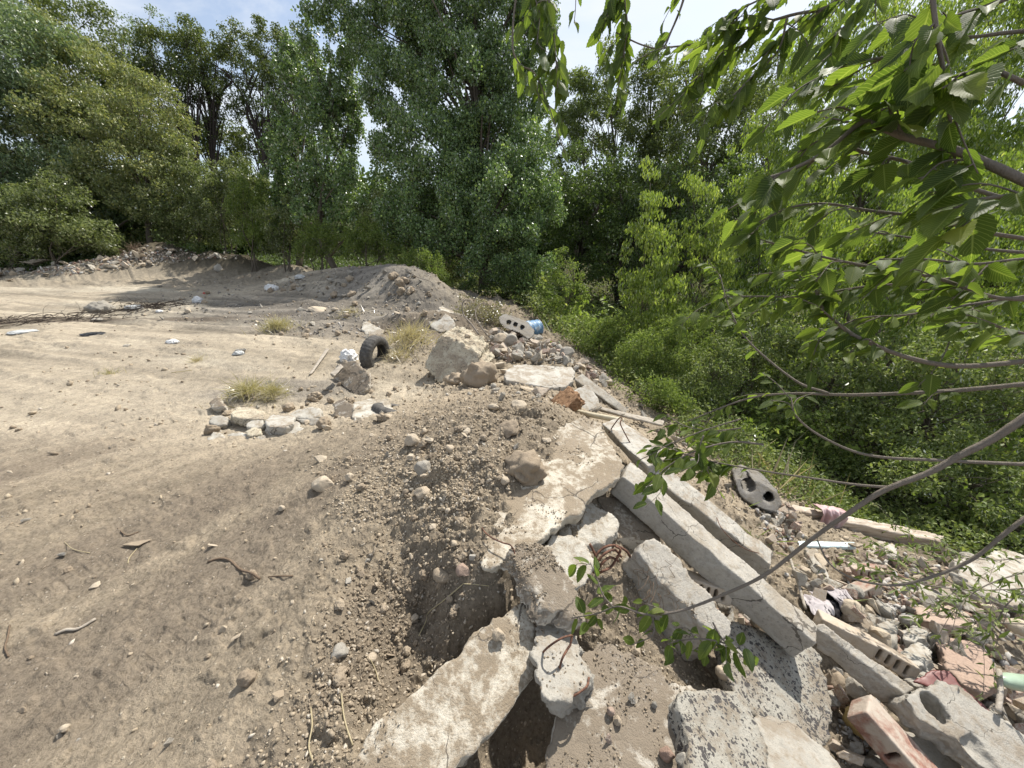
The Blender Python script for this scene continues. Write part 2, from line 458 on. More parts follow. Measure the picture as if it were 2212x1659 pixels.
def concrete_material(name, light, dust, amount=.5, speck=0.0, stain=(.25, .22, .18), scale=1.0):
    m, n, l = new_mat(name)
    v = coords(n, l, 'Object', (scale,) * 3)
    a = noise(n, l, v, 5.5, 9, .68, .4); b = noise(n, l, v, 34, 8, .72); c = noise(n, l, v, 140, 4, .6)
    d = noise(n, l, v, 2.1, 4, .5)
    base = ramp(n, l, b, [(.30, tuple(x * .72 for x in light)), (.52, light), (.78, tuple(min(.85, x * 1.16) for x in light))]).outputs[0]
    lo, hi = .5 + (.5 - amount) * .36 - .045, .5 + (.5 - amount) * .36 + .05
    comb = math_(n, l, 'ADD', math_(n, l, 'MULTIPLY', a, .62), math_(n, l, 'MULTIPLY', b, .38))
    mask = ramp(n, l, comb, [(lo, (0, 0, 0)), (hi, (1, 1, 1))]).outputs[0]
    gn = n.new('ShaderNodeNewGeometry'); sn = n.new('ShaderNodeSeparateXYZ'); l.new(gn.outputs['Normal'], sn.inputs[0])
    upf = ramp(n, l, math_(n, l, 'ADD', sn.outputs[2], math_(n, l, 'MULTIPLY', math_(n, l, 'SUBTRACT', b, .5), .7)), [(.30, (.12, .12, .12)), (.58, (1, 1, 1))]).outputs[0]
    mask = math_(n, l, 'MULTIPLY', mask, upf)      # soil lies on what faces up
    dc = mixc(n, l, d, tuple(x * .85 for x in dust), tuple(x * 1.2 for x in dust))
    col = mixc(n, l, mask, base, dc)
    st = ramp(n, l, d, [(.42, (0, 0, 0)), (.75, (.55, .55, .55))]).outputs[0]
    col = mixc(n, l, st, col, mixc(n, l, .5, col, stain))
    hgt = math_(n, l, 'ADD', math_(n, l, 'MULTIPLY', b, .65), math_(n, l, 'MULTIPLY', c, .35))
    wc = n.new('ShaderNodeMixRGB'); wc.blend_type = 'ADD'; wc.inputs[0].default_value = .16
    nc = n.new('ShaderNodeTexNoise'); nc.inputs['Scale'].default_value = 7; nc.inputs['Detail'].default_value = 5; l.new(v, nc.inputs['Vector'])
    l.new(v, wc.inputs[1]); l.new(nc.outputs['Color'], wc.inputs[2])
    ck = voro(n, l, wc.outputs[0], 3.2, 'DISTANCE_TO_EDGE'); wid = math_(n, l, 'MULTIPLY', math_(n, l, 'SUBTRACT', d, .47), .09)
    crack = math_(n, l, 'LESS_THAN', ck.outputs['Distance'], wid)
    col = mixc(n, l, math_(n, l, 'MULTIPLY', crack, .75), col, (.07, .06, .05))
    hgt = math_(n, l, 'SUBTRACT', hgt, math_(n, l, 'MULTIPLY', crack, .6))
    # stones of the aggregate show where the skin is worn
    ag = voro(n, l, v, 75); ags = n.new('ShaderNodeSeparateColor'); l.new(ag.outputs['Color'], ags.inputs[0])
    worn = math_(n, l, 'GREATER_THAN', noise(n, l, v, 3.6, 5, .6), .56)
    agm = math_(n, l, 'MULTIPLY', math_(n, l, 'MULTIPLY', math_(n, l, 'LESS_THAN', ag.outputs['Distance'], .34), math_(n, l, 'GREATER_THAN', ags.outputs[0], .45)), worn)
    col = mixc(n, l, math_(n, l, 'MULTIPLY', agm, .55), col, mixc(n, l, ags.outputs[1], (.17, .155, .14), (.42, .37, .31)))
    hgt = math_(n, l, 'ADD', hgt, math_(n, l, 'MULTIPLY', agm, .25))
    if speck > 0:
        wv = n.new('ShaderNodeMixRGB'); wv.blend_type = 'ADD'; wv.inputs[0].default_value = .022
        nz = n.new('ShaderNodeTexNoise'); nz.inputs['Scale'].default_value = 60; l.new(v, nz.inputs['Vector'])
        l.new(v, wv.inputs[1]); l.new(nz.outputs['Color'], wv.inputs[2])
        dot = 0.0
        for sc_, m_ in ((58, 1.0), (118, 1.0), (34, .62)):
            vo = voro(n, l, wv.outputs[0], sc_); sp_ = n.new('ShaderNodeSeparateColor'); l.new(vo.outputs['Color'], sp_.inputs[0])
            thr = math_(n, l, 'MULTIPLY', math_(n, l, 'MULTIPLY', math_(n, l, 'POWER', sp_.outputs[0], 2.2), noise(n, l, v, 8, 3, .6)), speck * 1.5 * m_)
            dot = math_(n, l, 'MAXIMUM', math_(n, l, 'LESS_THAN', vo.outputs['Distance'], thr), dot)
        col = mixc(n, l, dot, col, (.075, .07, .068))
        hgt = math_(n, l, 'SUBTRACT', hgt, math_(n, l, 'MULTIPLY', dot, .35))
    finish(n, l, col, .92, hgt, .013, .85, .15)
    return m

def brick_material(name, c1, c2, dust=(.42, .37, .31)):
    m, n, l = new_mat(name)
    oi = n.new('ShaderNodeObjectInfo')
    v = coords(n, l, 'Object')
    a = noise(n, l, v, 14, 8, .65, .3); b = noise(n, l, v, 90, 5, .7)
    col = mixc(n, l, oi.outputs['Random'], c1, c2)
    k = ramp(n, l, b, [(.3, (.72, .72, .72)), (.7, (1.2, 1.2, 1.2))]).outputs[0]
    col = mixc(n, l, 1.0, col, k, 'MULTIPLY')
    mask = ramp(n, l, a, [(.38, (0, 0, 0)), (.56, (.9, .9, .9))]).outputs[0]
    col = mixc(n, l, mask, col, dust)
    finish(n, l, col, .9, math_(n, l, 'ADD', math_(n, l, 'MULTIPLY', a, .5), b), .006, .6, .15)
    return m

def rock_material(name, c1, c2):
    m, n, l = new_mat(name)
    oi = n.new('ShaderNodeObjectInfo'); v = coords(n, l, 'Object')
    a = noise(n, l, v, 11, 8, .65, .6); b = noise(n, l, v, 70, 6, .7)
    f = math_(n, l, 'ADD', math_(n, l, 'MULTIPLY', oi.outputs['Random'], .7), math_(n, l, 'MULTIPLY', a, .4))
    col = mixc(n, l, f, c1, c2)
    k = ramp(n, l, b, [(.3, (.7, .7, .7)), (.72, (1.22, 1.2, 1.18))]).outputs[0]
    col = mixc(n, l, 1.0, col, k, 'MULTIPLY')
    finish(n, l, col, .88, math_(n, l, 'ADD', a, math_(n, l, 'MULTIPLY', b, .5)), .008, .6, .2)
    return m

def grit_material(name, stops):
    m, n, l = new_mat(name)
    g = n.new('ShaderNodeNewGeometry'); r = ramp(n, l, g.outputs['Random Per Island'], stops); r.color_ramp.interpolation = 'LINEAR'
    mp_ = n.new('ShaderNodeMapping'); l.new(g.outputs['Position'], mp_.inputs[0])
    b = noise(n, l, mp_.outputs[0], 120, 5, .7)
    k = ramp(n, l, b, [(.3, (.75, .75, .75)), (.7, (1.2, 1.2, 1.2))]).outputs[0]
    finish(n, l, mixc(n, l, 1.0, r.outputs[0], k, 'MULTIPLY'), .92, b, .004, .5, .15)
    return m

def leaf_material(name, stops, trans=.38, gloss=.12, rough=.38, tcol=(1.10, 1.15, .62), veins=False):
    m, n, l = new_mat(name)
    g = n.new('ShaderNodeNewGeometry'); r = ramp(n, l, g.outputs['Random Per Island'], stops)
    col = r.outputs[0]
    if veins:
        at = n.new('ShaderNodeAttribute'); at.attribute_name = 'vein'
        col = mixc(n, l, math_(n, l, 'MULTIPLY', at.outputs['Fac'], .62), col, (.22, .27, .09))
    d = n.new('ShaderNodeBsdfDiffuse'); t = n.new('ShaderNodeBsdfTranslucent'); s = n.new('ShaderNodeBsdfGlossy')
    s.inputs['Roughness'].default_value = rough; s.inputs['Color'].default_value = (1, 1, 1, 1)
    l.new(col, d.inputs['Color'])
    tm = n.new('ShaderNodeMixRGB'); tm.blend_type = 'MULTIPLY'; tm.inputs[0].default_value = 1
    l.new(col, tm.inputs[1]); tm.inputs[2].default_value = (*[x * 1.55 for x in tcol], 1)
    l.new(tm.outputs[0], t.inputs['Color'])
    m1 = n.new('ShaderNodeMixShader'); m1.inputs[0].default_value = trans
    l.new(d.outputs[0], m1.inputs[1]); l.new(t.outputs[0], m1.inputs[2])
    fr = n.new('ShaderNodeFresnel'); fr.inputs['IOR'].default_value = 1.45
    fm = math_(n, l, 'MULTIPLY', fr.outputs[0], gloss * 6)
    m2 = n.new('ShaderNodeMixShader'); l.new(fm, m2.inputs[0])
    l.new(m1.outputs[0], m2.inputs[1]); l.new(s.outputs[0], m2.inputs[2])
    o = n.new('ShaderNodeOutputMaterial'); l.new(m2.outputs[0], o.inputs['Surface'])
    return m

def bark_material(name, c1, c2, sc=1.0):
    m, n, l = new_mat(name)
    v = coords(n, l, 'Object', (sc, sc, sc * .25)); a = noise(n, l, v, 30, 7, .7); b = noise(n, l, v, 6, 4, .6)
    col = mixc(n, l, a, c1, c2)
    finish(n, l, mixc(n, l, math_(n, l, 'MULTIPLY', b, .5), col, tuple(x * .6 for x in c2)), .9, a, .012, .9, .15)
    return m

def wood_material(name, c1, c2, axis=0, sc=1.0, rough_=.85):
    m, n, l = new_mat(name)
    s = [22 * sc] * 3; s[axis] = 1.6 * sc
    v = coords(n, l, 'Object', tuple(s)); a = noise(n, l, v, 1.6, 8, .7, .3); b = noise(n, l, v, 7, 5, .7)
    col = ramp(n, l, a, [(.28, tuple(x * .45 for x in c1)), (.45, c1), (.65, c2), (.8, tuple(min(.8, x * 1.15) for x in c2))]).outputs[0]
    finish(n, l, col, rough_, math_(n, l, 'ADD', a, math_(n, l, 'MULTIPLY', b, .4)), .006, .9, .15)
    return m

def plain_material(name, c, rough_=.5, spec=.4, metallic=0, var=.25, sc=18, bump_=.003):
    m, n, l = new_mat(name)
    v = coords(n, l); a = noise(n, l, v, sc, 6, .65)
    k = ramp(n, l, a, [(.3, (1 - var,) * 3), (.7, (1 + var * .5,) * 3)]).outputs[0]
    finish(n, l, mixc(n, l, 1.0, c, k, 'MULTIPLY'), rough_, a, bump_, .5, spec, metallic)
    return m

def patchy_material(name, c, under, sc=9, thr=.55, rough_=.6, metallic=0):
    m, n, l = new_mat(name)
    v = coords(n, l); a = noise(n, l, v, sc, 9, .7, .3)
    mk = ramp(n, l, a, [(thr - .03, (0, 0, 0)), (thr + .03, (1, 1, 1))]).outputs[0]
    finish(n, l, mixc(n, l, mk, c, under), rough_, a, .003, .6, .3, metallic)
    return m

M = {}
M['soil'] = soil_material()
M['grit'] = grit_material('loose_grit', [(0, (.23, .185, .135)), (.3, (.31, .255, .185)), (.6, (.355, .295, .215)), (.88, (.40, .34, .26)), (1, (.46, .42, .36))])
M['grit_grey'] = grit_material('grey_grit', [(0, (.13, .12, .11)), (.4, (.24, .22, .195)), (.8, (.33, .30, .27)), (1, (.44, .42, .39))])
M['rubble_mix'] = grit_material('rubble_bits', [(0, (.17, .14, .11)), (.30, (.32, .275, .22)), (.46, (.24, .15, .115)), (.56, (.36, .27, .215)), (.7, (.40, .39, .37)), (.86, (.30, .29, .28)), (1, (.58, .55, .50))])
M['con_dusty'] = concrete_material('dusty_concrete', (.58, .535, .45), (.245, .20, .145), .58)
M['con_soiled'] = concrete_material('soiled_concrete', (.54, .505, .44), (.205, .17, .13), .72)
M['con_pale'] = concrete_material('pale_concrete', (.48, .455, .40), (.28, .24, .185), .50)
M['con_beam'] = concrete_material('beam_concrete', (.41, .385, .34), (.29, .255, .205), .46, speck=.16)
M['con_grey'] = concrete_material('grey_concrete', (.36, .34, .30), (.25, .215, .17), .46)
M['con_dark'] = concrete_material('dark_concrete', (.19, .18, .165), (.15, .135, .11), .4)
M['con_speck'] = concrete_material('pitted_concrete', (.33, .315, .275), (.215, .185, .145), .48, speck=.78)
M['con_white'] = concrete_material('whitewashed_concrete', (.45, .43, .385), (.28, .24, .19), .50)
M['con_yellow'] = concrete_material('yellowed_concrete', (.50, .45, .345), (.30, .25, .185), .50, speck=.45)
M['brick_red'] = brick_material('red_brick', (.235, .115, .085), (.32, .20, .155))
M['brick_tan'] = brick_material('tan_brick', (.34, .255, .18), (.40, .325, .245))
M['rock_tan'] = rock_material('tan_rock', (.40, .33, .245), (.50, .44, .35))
M['rock_grey'] = rock_material('grey_rock', (.25, .235, .205), (.38, .355, .31))
M['rock_yellow'] = rock_material('yellow_rock', (.50, .36, .14), (.56, .43, .20))
M['rock_red'] = rock_material('red_rock', (.26, .17, .13), (.38, .30, .245))
M['clod'] = rock_material('clod', (.26, .21, .155), (.36, .30, .225))
M['bark'] = bark_material('bark', (.085, .07, .055), (.16, .135, .105))
M['bark_dark'] = bark_material('dark_bark', (.035, .028, .024), (.075, .06, .05))
M['twig'] = bark_material('twig_bark', (.16, .135, .11), (.27, .235, .20), 3)
M['root'] = bark_material('root_bark', (.13, .09, .06), (.24, .18, .13), 3)
M['straw'] = leaf_material('straw', [(0, (.30, .25, .155)), (1, (.52, .45, .30))], .25, .05)
M['straw_green'] = leaf_material('green_straw', [(0, (.20, .185, .10)), (.4, (.34, .30, .18)), (1, (.48, .42, .27))], .3, .05)

# ------------------------------------------------------------------ the ground
def build_ground():
    x, y, z = GX, GY, GZ
    nr, nt_ = x.shape
    v = np.stack([x, y, z], -1).reshape(-1, 3)
    i, j = np.meshgrid(np.arange(nr - 1), np.arange(nt_ - 1), indexing='ij')
    a = (i * nt_ + j).ravel()
    f = np.stack([a, a + nt_, a + nt_ + 1, a + 1], -1)[:, ::-1]
    me = npmesh('ground', v, f, M['soil'], True)
    # soil colours: tan loam, a band of grey fill, pale driven tracks, dark humus in the ravine
    X, Y = x.ravel(), y.ravel()
    s = rough(X, Y)
    tan = np.array([.318, .270, .205]); grey = np.array([.205, .190, .170]); pale = np.array([.47, .43, .352]); dark = np.array([.185, .155, .122])
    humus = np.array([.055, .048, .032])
    m1 = sstep(-.15, .35, n2(X, Y, .9, 41, 4))[:, None]
    c = tan * (1 - .35 * m1) + dark * .35 * m1
    u = sstep(.0, .45, n2(X * .35, Y * 1.3 + .35 * X, .7, 43, 4))[:, None]
    w = (sstep(3.6, 5.5, Y) * (1 - s * .7))[:, None]
    lf = sstep(2.2, 4.0, Y)[:, None] * sstep(-.8, -2.2, X)[:, None] * .35
    c = c * (1 - lf) + pale * lf
    c = c * (1 - w * u * .85) + pale * w * u * .85
    gb = sstep(.25, .75, bump(X, Y, -4.5, 9.5, 5.0, 2.6, 1.0, -.25) + .25 * n2(X, Y, .8, 44, 3))[:, None]
    gb = np.maximum(gb, sstep(.45, .8, bump(X, Y, -3.0, 4.6, 1.5, .55, 1.0, .2) + .25 * n2(X, Y, 1.6, 45, 3))[:, None] * .8)
    gb = np.maximum(gb, sstep(.3, .8, bump(X, Y, -3.5, 12.5, 3.0, 2.5, 1.0))[:, None])
    c = c * (1 - .85 * gb) + grey * .85 * gb
    te = sstep(.3, .75, bump(X, Y, -1.3, 7.7, 2.3, .9, 1.0, .05) + .25 * n2(X, Y, 1.4, 50, 3))[:, None]
    c = c * (1 - .7 * te) + np.array([.215, .178, .135]) * .7 * te
    # turned darker earth round the pit and the near left
    pd = sstep(.3, .8, bump(X, Y, -.42, 1.05, .55, .42, 1.0) + .2 * n2(X, Y, 3, 46, 3))[:, None]
    c = c * (1 - .6 * pd) + dark * .92 * .6 * pd
    nb = (1 - sstep(2.2, 3.6, Y))[:, None]; c = c * (1 - .20 * nb)
    st = n2(X * .8 - Y * .6, (X * .6 + Y * .8) * .09, 8.0, 51, 4, .65)[:, None]; c = c * (1 + .42 * st * nb * (1 - s[:, None]))
    st = n2(X * .10 + .02 * Y, Y * 1.0 + .22 * X, 3.0, 52, 4, .65)[:, None]; c = c * (1 + .45 * st * (1 - nb) * (1 - s[:, None]))
    sd_ = sstep(.0, .4, n2(X * .8 - Y * .6, (X * .6 + Y * .8) * .18, 2.2, 47, 4))[:, None] * (1 - sstep(2.6, 4, Y))[:, None] * (1 - s)[:, None]
    c = c * (1 - .75 * sd_) + dark * .95 * .75 * sd_
    rut_lit = sstep(.15, .5, n2(X * .16 + 5, Y * 1.0 + .25 * X, 1.3, 12, 3, .6, True))[:, None] * sstep(3.6, 6.5, Y)[:, None] * (1 - s)[:, None]
    c = c * (1 - .35 * (1 - rut_lit) * sstep(3.6, 6.5, Y)[:, None])  # all but the rut ridges darkened: shading of the ruts put into the colour
    hz = sstep(-1.25, -1.75, Hbase(X, Y) + .12 * n2(X, Y, 1.5, 48, 3))[:, None]
    c = c * (1 - hz) + humus * hz
    db = sstep(.35, .8, bump(X, Y, -11.5, 8.6, 7.0, .42, 1.0, .10) + .3 * n2(X, Y, 1.1, 49, 3))[:, None]
    c = c * (1 - .75 * db) + np.array([.10, .082, .066]) * .75 * db
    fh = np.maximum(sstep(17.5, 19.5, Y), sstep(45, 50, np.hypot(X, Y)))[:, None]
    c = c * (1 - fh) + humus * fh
    at = me.color_attributes.new('soil', 'FLOAT_COLOR', 'POINT')
    at.data.foreach_set('color', np.concatenate([np.clip(c, 0, 1), np.ones((len(c), 1))], 1).astype(np.float32).ravel())
    o = link('ground', me)
    tag(o, kind='structure', label='bare tan and grey churned earth with ruts heaps and a pit')
    return o
build_ground()

# ------------------------------------------------------------------ leaves
def leaf_mesh(name, c, d, nrm, L, W, mat, fold=.25, six=False):
    """c centre of the base, d unit axis, nrm unit normal, L length, W width (arrays)"""
    n = len(c); d = d / (np.linalg.norm(d, axis=1)[:, None] + 1e-9)
    s = np.cross(d, nrm); s /= np.linalg.norm(s, axis=1)[:, None] + 1e-9
    u = np.cross(s, d)
    L = L[:, None]; W = W[:, None]
    if not six:
        v = np.stack([c, c + d * L * .42 + s * W * .5 + u * W * fold, c + d * L - u * L * .08, c + d * L * .42 - s * W * .5 + u * W * fold], 1)
        k = np.arange(n)[:, None] * 4
        f = np.concatenate([k + [0, 1, 2], k + [0, 2, 3]], 1).reshape(-1, 3)
        return npmesh(name, v.reshape(-1, 3), f, mat)
    v = np.stack([c, c + d * L * .28 + s * W * .42 + u * W * fold, c + d * L * .62 + s * W * .40 + u * W * fold * .6 - u * L * .05,
                  c + d * L - u * L * .16,
                  c + d * L * .62 - s * W * .40 + u * W * fold * .6 - u * L * .05, c + d * L * .28 - s * W * .42 + u * W * fold, c + d * L * .5], 1)
    k = np.arange(n)[:, None] * 7
    f = np.concatenate([k + a for a in ([0, 1, 6], [1, 2, 6], [2, 3, 6], [3, 4, 6], [4, 5, 6], [5, 0, 6])], 1).reshape(-1, 3)
    return npmesh(name, v.reshape(-1, 3), f, mat)

def rdir(n):
    v = RNG.normal(size=(n, 3)); return v / np.linalg.norm(v, axis=1)[:, None]

LEAF_TOTAL = 0
def crown_points(blobs, dens, L, clump_r, hollow=.55, flat=.8, spiky=0.0):
    """leaf places: clumps spread through the blobs, denser to the outside"""
    C, Rr = [], []
    for b in blobs:
        x, y, z, rx, ry, rz = b[:6]; k = b[6] if len(b) > 6 else 1.0
        area = math.pi * rx * rz
        n = int(dens * k * area / (L * L * .30))
        nc = max(5, int(1.1 * k * (rx * ry * rz) ** (2 / 3) / clump_r ** 2 * 3.0))
        nc = min(nc, max(5, n // 12))
        dd = rdir(nc); rad = RNG.uniform(hollow ** 3, 1, nc) ** (1 / 3)
        cc = np.array([x, y, z]) + dd * rad[:, None] * np.array([rx, ry, rz])
        size = clump_r * RNG.uniform(.5, 1.35, nc)
        wt = size ** 2; wt /= wt.sum()
        idx = RNG.choice(nc, n, p=wt)
        off = rdir(n) * (RNG.uniform(.15, 1, n) ** .6)[:, None] * size[idx][:, None]
        off[:, 2] *= flat
        if spiky > 0:
            sel = RNG.random(n) < .5; off[sel, 2] = np.abs(off[sel, 2]) * (1 + spiky * 2); off[sel, :2] *= .45
        C.append(cc[idx] + off); Rr.append(cc)
    return np.concatenate(C), np.concatenate(Rr)

def tree(name, label, cat, base, blobs, mat, leaf=.14, dens=3.0, clump=.55, bark='bark', trunk_r=.16, stems=1, droop=.3,
         group=None, aspect=.55, limbs=26, hollow=.5, six=False, spiky=0.0, flat=.8, topz=None, trunk_pts=None):
    global LEAF_TOTAL
    base = np.asarray(base, float)
    root = thing(name, label, cat, base, group)
    pts, cc = crown_points(blobs, dens, leaf, clump, hollow, flat, spiky)
    gz = Hq(pts[:, 0], pts[:, 1]); pts = pts[pts[:, 2] > gz + .02]
    n = len(pts); LEAF_TOTAL += n
    d = rdir(n) + np.array([0, 0, -droop * 2]); nrm = rdir(n) + np.array([0, 0, 1.0])
    L = leaf * RNG.uniform(.6, 1.25, n)
    me = leaf_mesh('crown', pts - base, d, nrm, L, L * aspect, mat, six=six)
    link('crown', me, root)
    T = Tubes()
    bc = np.array([b[:3] for b in blobs]); zs = bc[:, 2]
    top = bc[np.argmax(zs)].copy()
    mid = np.array([bc[:, 0].mean(), bc[:, 1].mean(), (base[2] + top[2]) / 2])
    for s in range(stems):
        o = base + np.array([RNG.normal() * .12 * (s > 0), RNG.normal() * .12 * (s > 0), -.15])
        e = (bc[s % len(bc)] if stems > 1 else top)
        if trunk_pts is not None and s < len(trunk_pts): path = [o] + [np.asarray(q, float) for q in trunk_pts[s]]
        else:
            m_ = o * .45 + e * .55 + RNG.normal(size=3) * .06 * np.linalg.norm(e - o) * np.array([1, 1, .2])
            q_ = o * .75 + e * .25 + RNG.normal(size=3) * .04 * np.linalg.norm(e - o) * np.array([1, 1, .2])
            path = [o, q_, m_, e]
        sp = smooth_path(path, 6)
        rad = trunk_r * np.linspace(1, .22, len(sp)) * (1 if s == 0 else .75)
        T.add(sp, rad, 8)
        pick = cc[RNG.choice(len(cc), min(limbs // stems, len(cc)), replace=False)]
        for t_ in pick:
            k = np.argmin(np.abs(sp[:, 2] - (base[2] + (t_[2] - base[2]) * RNG.uniform(.45, .8))))
            a = sp[k]; mm = a * .5 + t_ * .5 + np.array([0, 0, .12 * np.linalg.norm(t_ - a)]) * RNG.uniform(-.3, 1) + RNG.normal(size=3) * .05
            q = smooth_path([a, mm, t_], 4); T.add(q, np.linspace(rad[k] * .5, trunk_r * .05, len(q)), 5)
    link('trunk', T.mesh('trunk', M[bark], base), root)
    return root

def B(px, py, D, rx, ry, dep=None, k=1.0):
    c = P(px, py, D); a = rx * D / F; b = ry * D / F
    return (c[0], c[1], c[2], a, dep if dep else max(.35, (a + b) * .45), b, k)

def foot(px, D):
    """ground point in the direction of picture column px at depth D"""
    r = ray(px, 560.0); x, y = CAM[0] + r[0] * D, CAM[1] + r[1] * D
    return np.array([x, y, float(Hq(x, y))])

M['lf_olive'] = leaf_material('olive_leaves', [(0, (0.123, 0.157, 0.064)), (.5, (0.194, 0.222, 0.088)), (1, (0.307, 0.305, 0.128))], .30, 0.039, .55)
M['lf_sage'] = leaf_material('sage_leaves', [(0, (0.095, 0.147, 0.077)), (.5, (0.147, 0.203, 0.105)), (1, (0.241, 0.292, 0.162))], .30, 0.044, .55)
M['lf_elm'] = leaf_material('elm_leaves', [(0, (0.064, 0.091, 0.031)), (.6, (0.110, 0.141, 0.045)), (1, (0.175, 0.198, 0.063))], .30, 0.033, .55)
M['lf_poplar'] = leaf_material('poplar_leaves', [(0, (0.088, 0.143, 0.051)), (.55, (0.138, 0.211, 0.078)), (.9, (0.195, 0.275, 0.095)), (1, (0.392, 0.503, 0.122))], .26, .075, .50)
M['lf_bush'] = leaf_material('bush_leaves', [(0, (0.077, 0.102, 0.037)), (.5, (0.127, 0.159, 0.057)), (1, (0.198, 0.220, 0.094))], .36, 0.039, .55)
M['lf_shade'] = leaf_material('shade_darkened_leaves', [(0, (0.051, 0.079, 0.025)), (.6, (0.079, 0.120, 0.035)), (1, (0.138, 0.194, 0.047))], .30, 0.044, .55)  # leaf colour lowered to carry the shade of the wood
M['lf_bright'] = leaf_material('bright_leaves', [(0, (0.104, 0.154, 0.030)), (.5, (0.159, 0.221, 0.044)), (.9, (0.248, 0.314, 0.069)), (1, (0.385, 0.414, 0.139))], .42, 0.044, .55)
M['lf_fine'] = leaf_material('fine_leaves', [(0, (0.086, 0.123, 0.034)), (.5, (0.132, 0.181, 0.048)), (1, (0.211, 0.256, 0.073))], .40, 0.022, .55)
M['lf_mid'] = leaf_material('mid_leaves', [(0, (0.081, 0.115, 0.032)), (.5, (0.132, 0.174, 0.046)), (1, (0.238, 0.274, 0.087))], .36, 0.055, .55)

M['lf_sapling'] = leaf_material('sapling_leaves', [(0, (.115, .16, .035)), (.5, (.165, .22, .05)), (.9, (.24, .29, .075)), (1, (.32, .36, .13))], .45, .04, .5)

# ------------------------------------------------------------------ trees and bushes
G_BACK = 'trees along the far edge of the cleared ground'
G_BUSH = 'bushes along the edge of the cleared ground'
tree('willow_tree', 'tall grey-green tree at the left end of the tree line', 'tree', foot(20, 20), [B(-40,200,20,150,190), B(70,160,20,110,130), B(40,360,20,150,150), B(-60,60,20,100,100), B(120,430,20,110,90,None,.7)], M['lf_sage'], .17, 3.0, .7, group=G_BACK, trunk_r=.25)
tree('willow_tree', 'dark-topped tall tree rising behind the grey-green ones on the left', 'tree', foot(150, 25), [B(95,40,25,75,60), B(190,80,25,80,70), B(150,200,25,110,120), B(260,150,25,60,60), B(20,-20,25,80,60)], M['lf_elm'], .18, 2.4, .7, group=G_BACK, trunk_r=.25)
tree('willow_tree', 'olive-coloured tree left of the gap with the dark elm trunks', 'tree', foot(230, 21), [B(190,190,21,100,110), B(230,300,21,130,120), B(150,330,21,110,130), B(240,430,21,130,100,None,.8), B(130,110,21,70,60)], M['lf_olive'], .16, 3.0, .65, group=G_BACK, trunk_r=.22)
tree('willow_tree', 'yellowish rounded tree just left of the gap with sky', 'tree', foot(330, 20), [B(310,240,20,80,75), B(345,320,20,55,85), B(290,350,20,90,90), B(330,420,20,80,80,None,.8)], M['lf_olive'], .15, 3.2, .55, group=G_BACK, trunk_r=.17)
tree('poplar_tree', 'thin pale tree top standing above the left trees', 'tree', foot(325, 30), [B(330,65,30,38,42,None,.35), B(300,100,30,45,35,None,.4), B(270,60,30,40,30,None,.3)], M['lf_sage'], .17, 1.6, .45, group=G_BACK, trunk_r=.14)
# elms with bare trunks against the sky
def elm(label, px, D, blobs, tr, k=1.0):
    tps = [[P(a, b, D) for a, b in t] for t in tr]
    return tree('elm_tree', label, 'tree', foot(px, D), [B(b[0], b[1], D, b[2], b[3], None, b[4] if len(b) > 4 else k) for b in blobs], M['lf_elm'], .16, 2.9, .5, bark='bark_dark',
                trunk_r=.17, stems=len(tps), group='dark elms seen against the sky', trunk_pts=tps, limbs=44)
elm('dark elm leaning left with its forked trunk against the sky', 425, 26, [(295,140,55,40),(350,115,60,45),(395,165,45,50),(300,190,50,45),(405,90,40,35),(345,215,38,28,.6)],
    [[(425,330),(385,230),(350,170),(300,150)], [(425,330),(400,300),(352,262),(340,200)]])
elm('dark elm with a straight black trunk in the middle of the sky gap', 460, 27, [(430,85,48,40),(410,145,40,35),(455,190,40,45),(440,270,45,40),(475,130,30,35)],
    [[(460,340),(457,240),(445,180),(430,110)], [(460,340),(475,210),(500,170),(430,120)]])
elm('broad dark elm with two trunks next to the poplars', 560, 27, [(520,100,55,42),(580,95,55,45),(630,105,38,42),(550,165,50,35),(610,180,45,40),(505,215,35,28),(560,240,30,25,.5),(625,240,25,45)],
    [[(570,340),(550,270),(520,200),(480,150)], [(580,340),(582,260),(600,200),(630,130)], [(570,340),(535,250),(545,190),(580,110)]])
tree('elm_tree', 'low dark elm filling the bottom of the sky gap', 'tree', foot(500, 30), [B(470,315,30,80,40), B(560,310,30,80,45), B(400,300,30,50,50), B(600,260,30,30,60)], M['lf_elm'], .20, 2.6, .6, bark='bark_dark', group='dark elms seen against the sky')
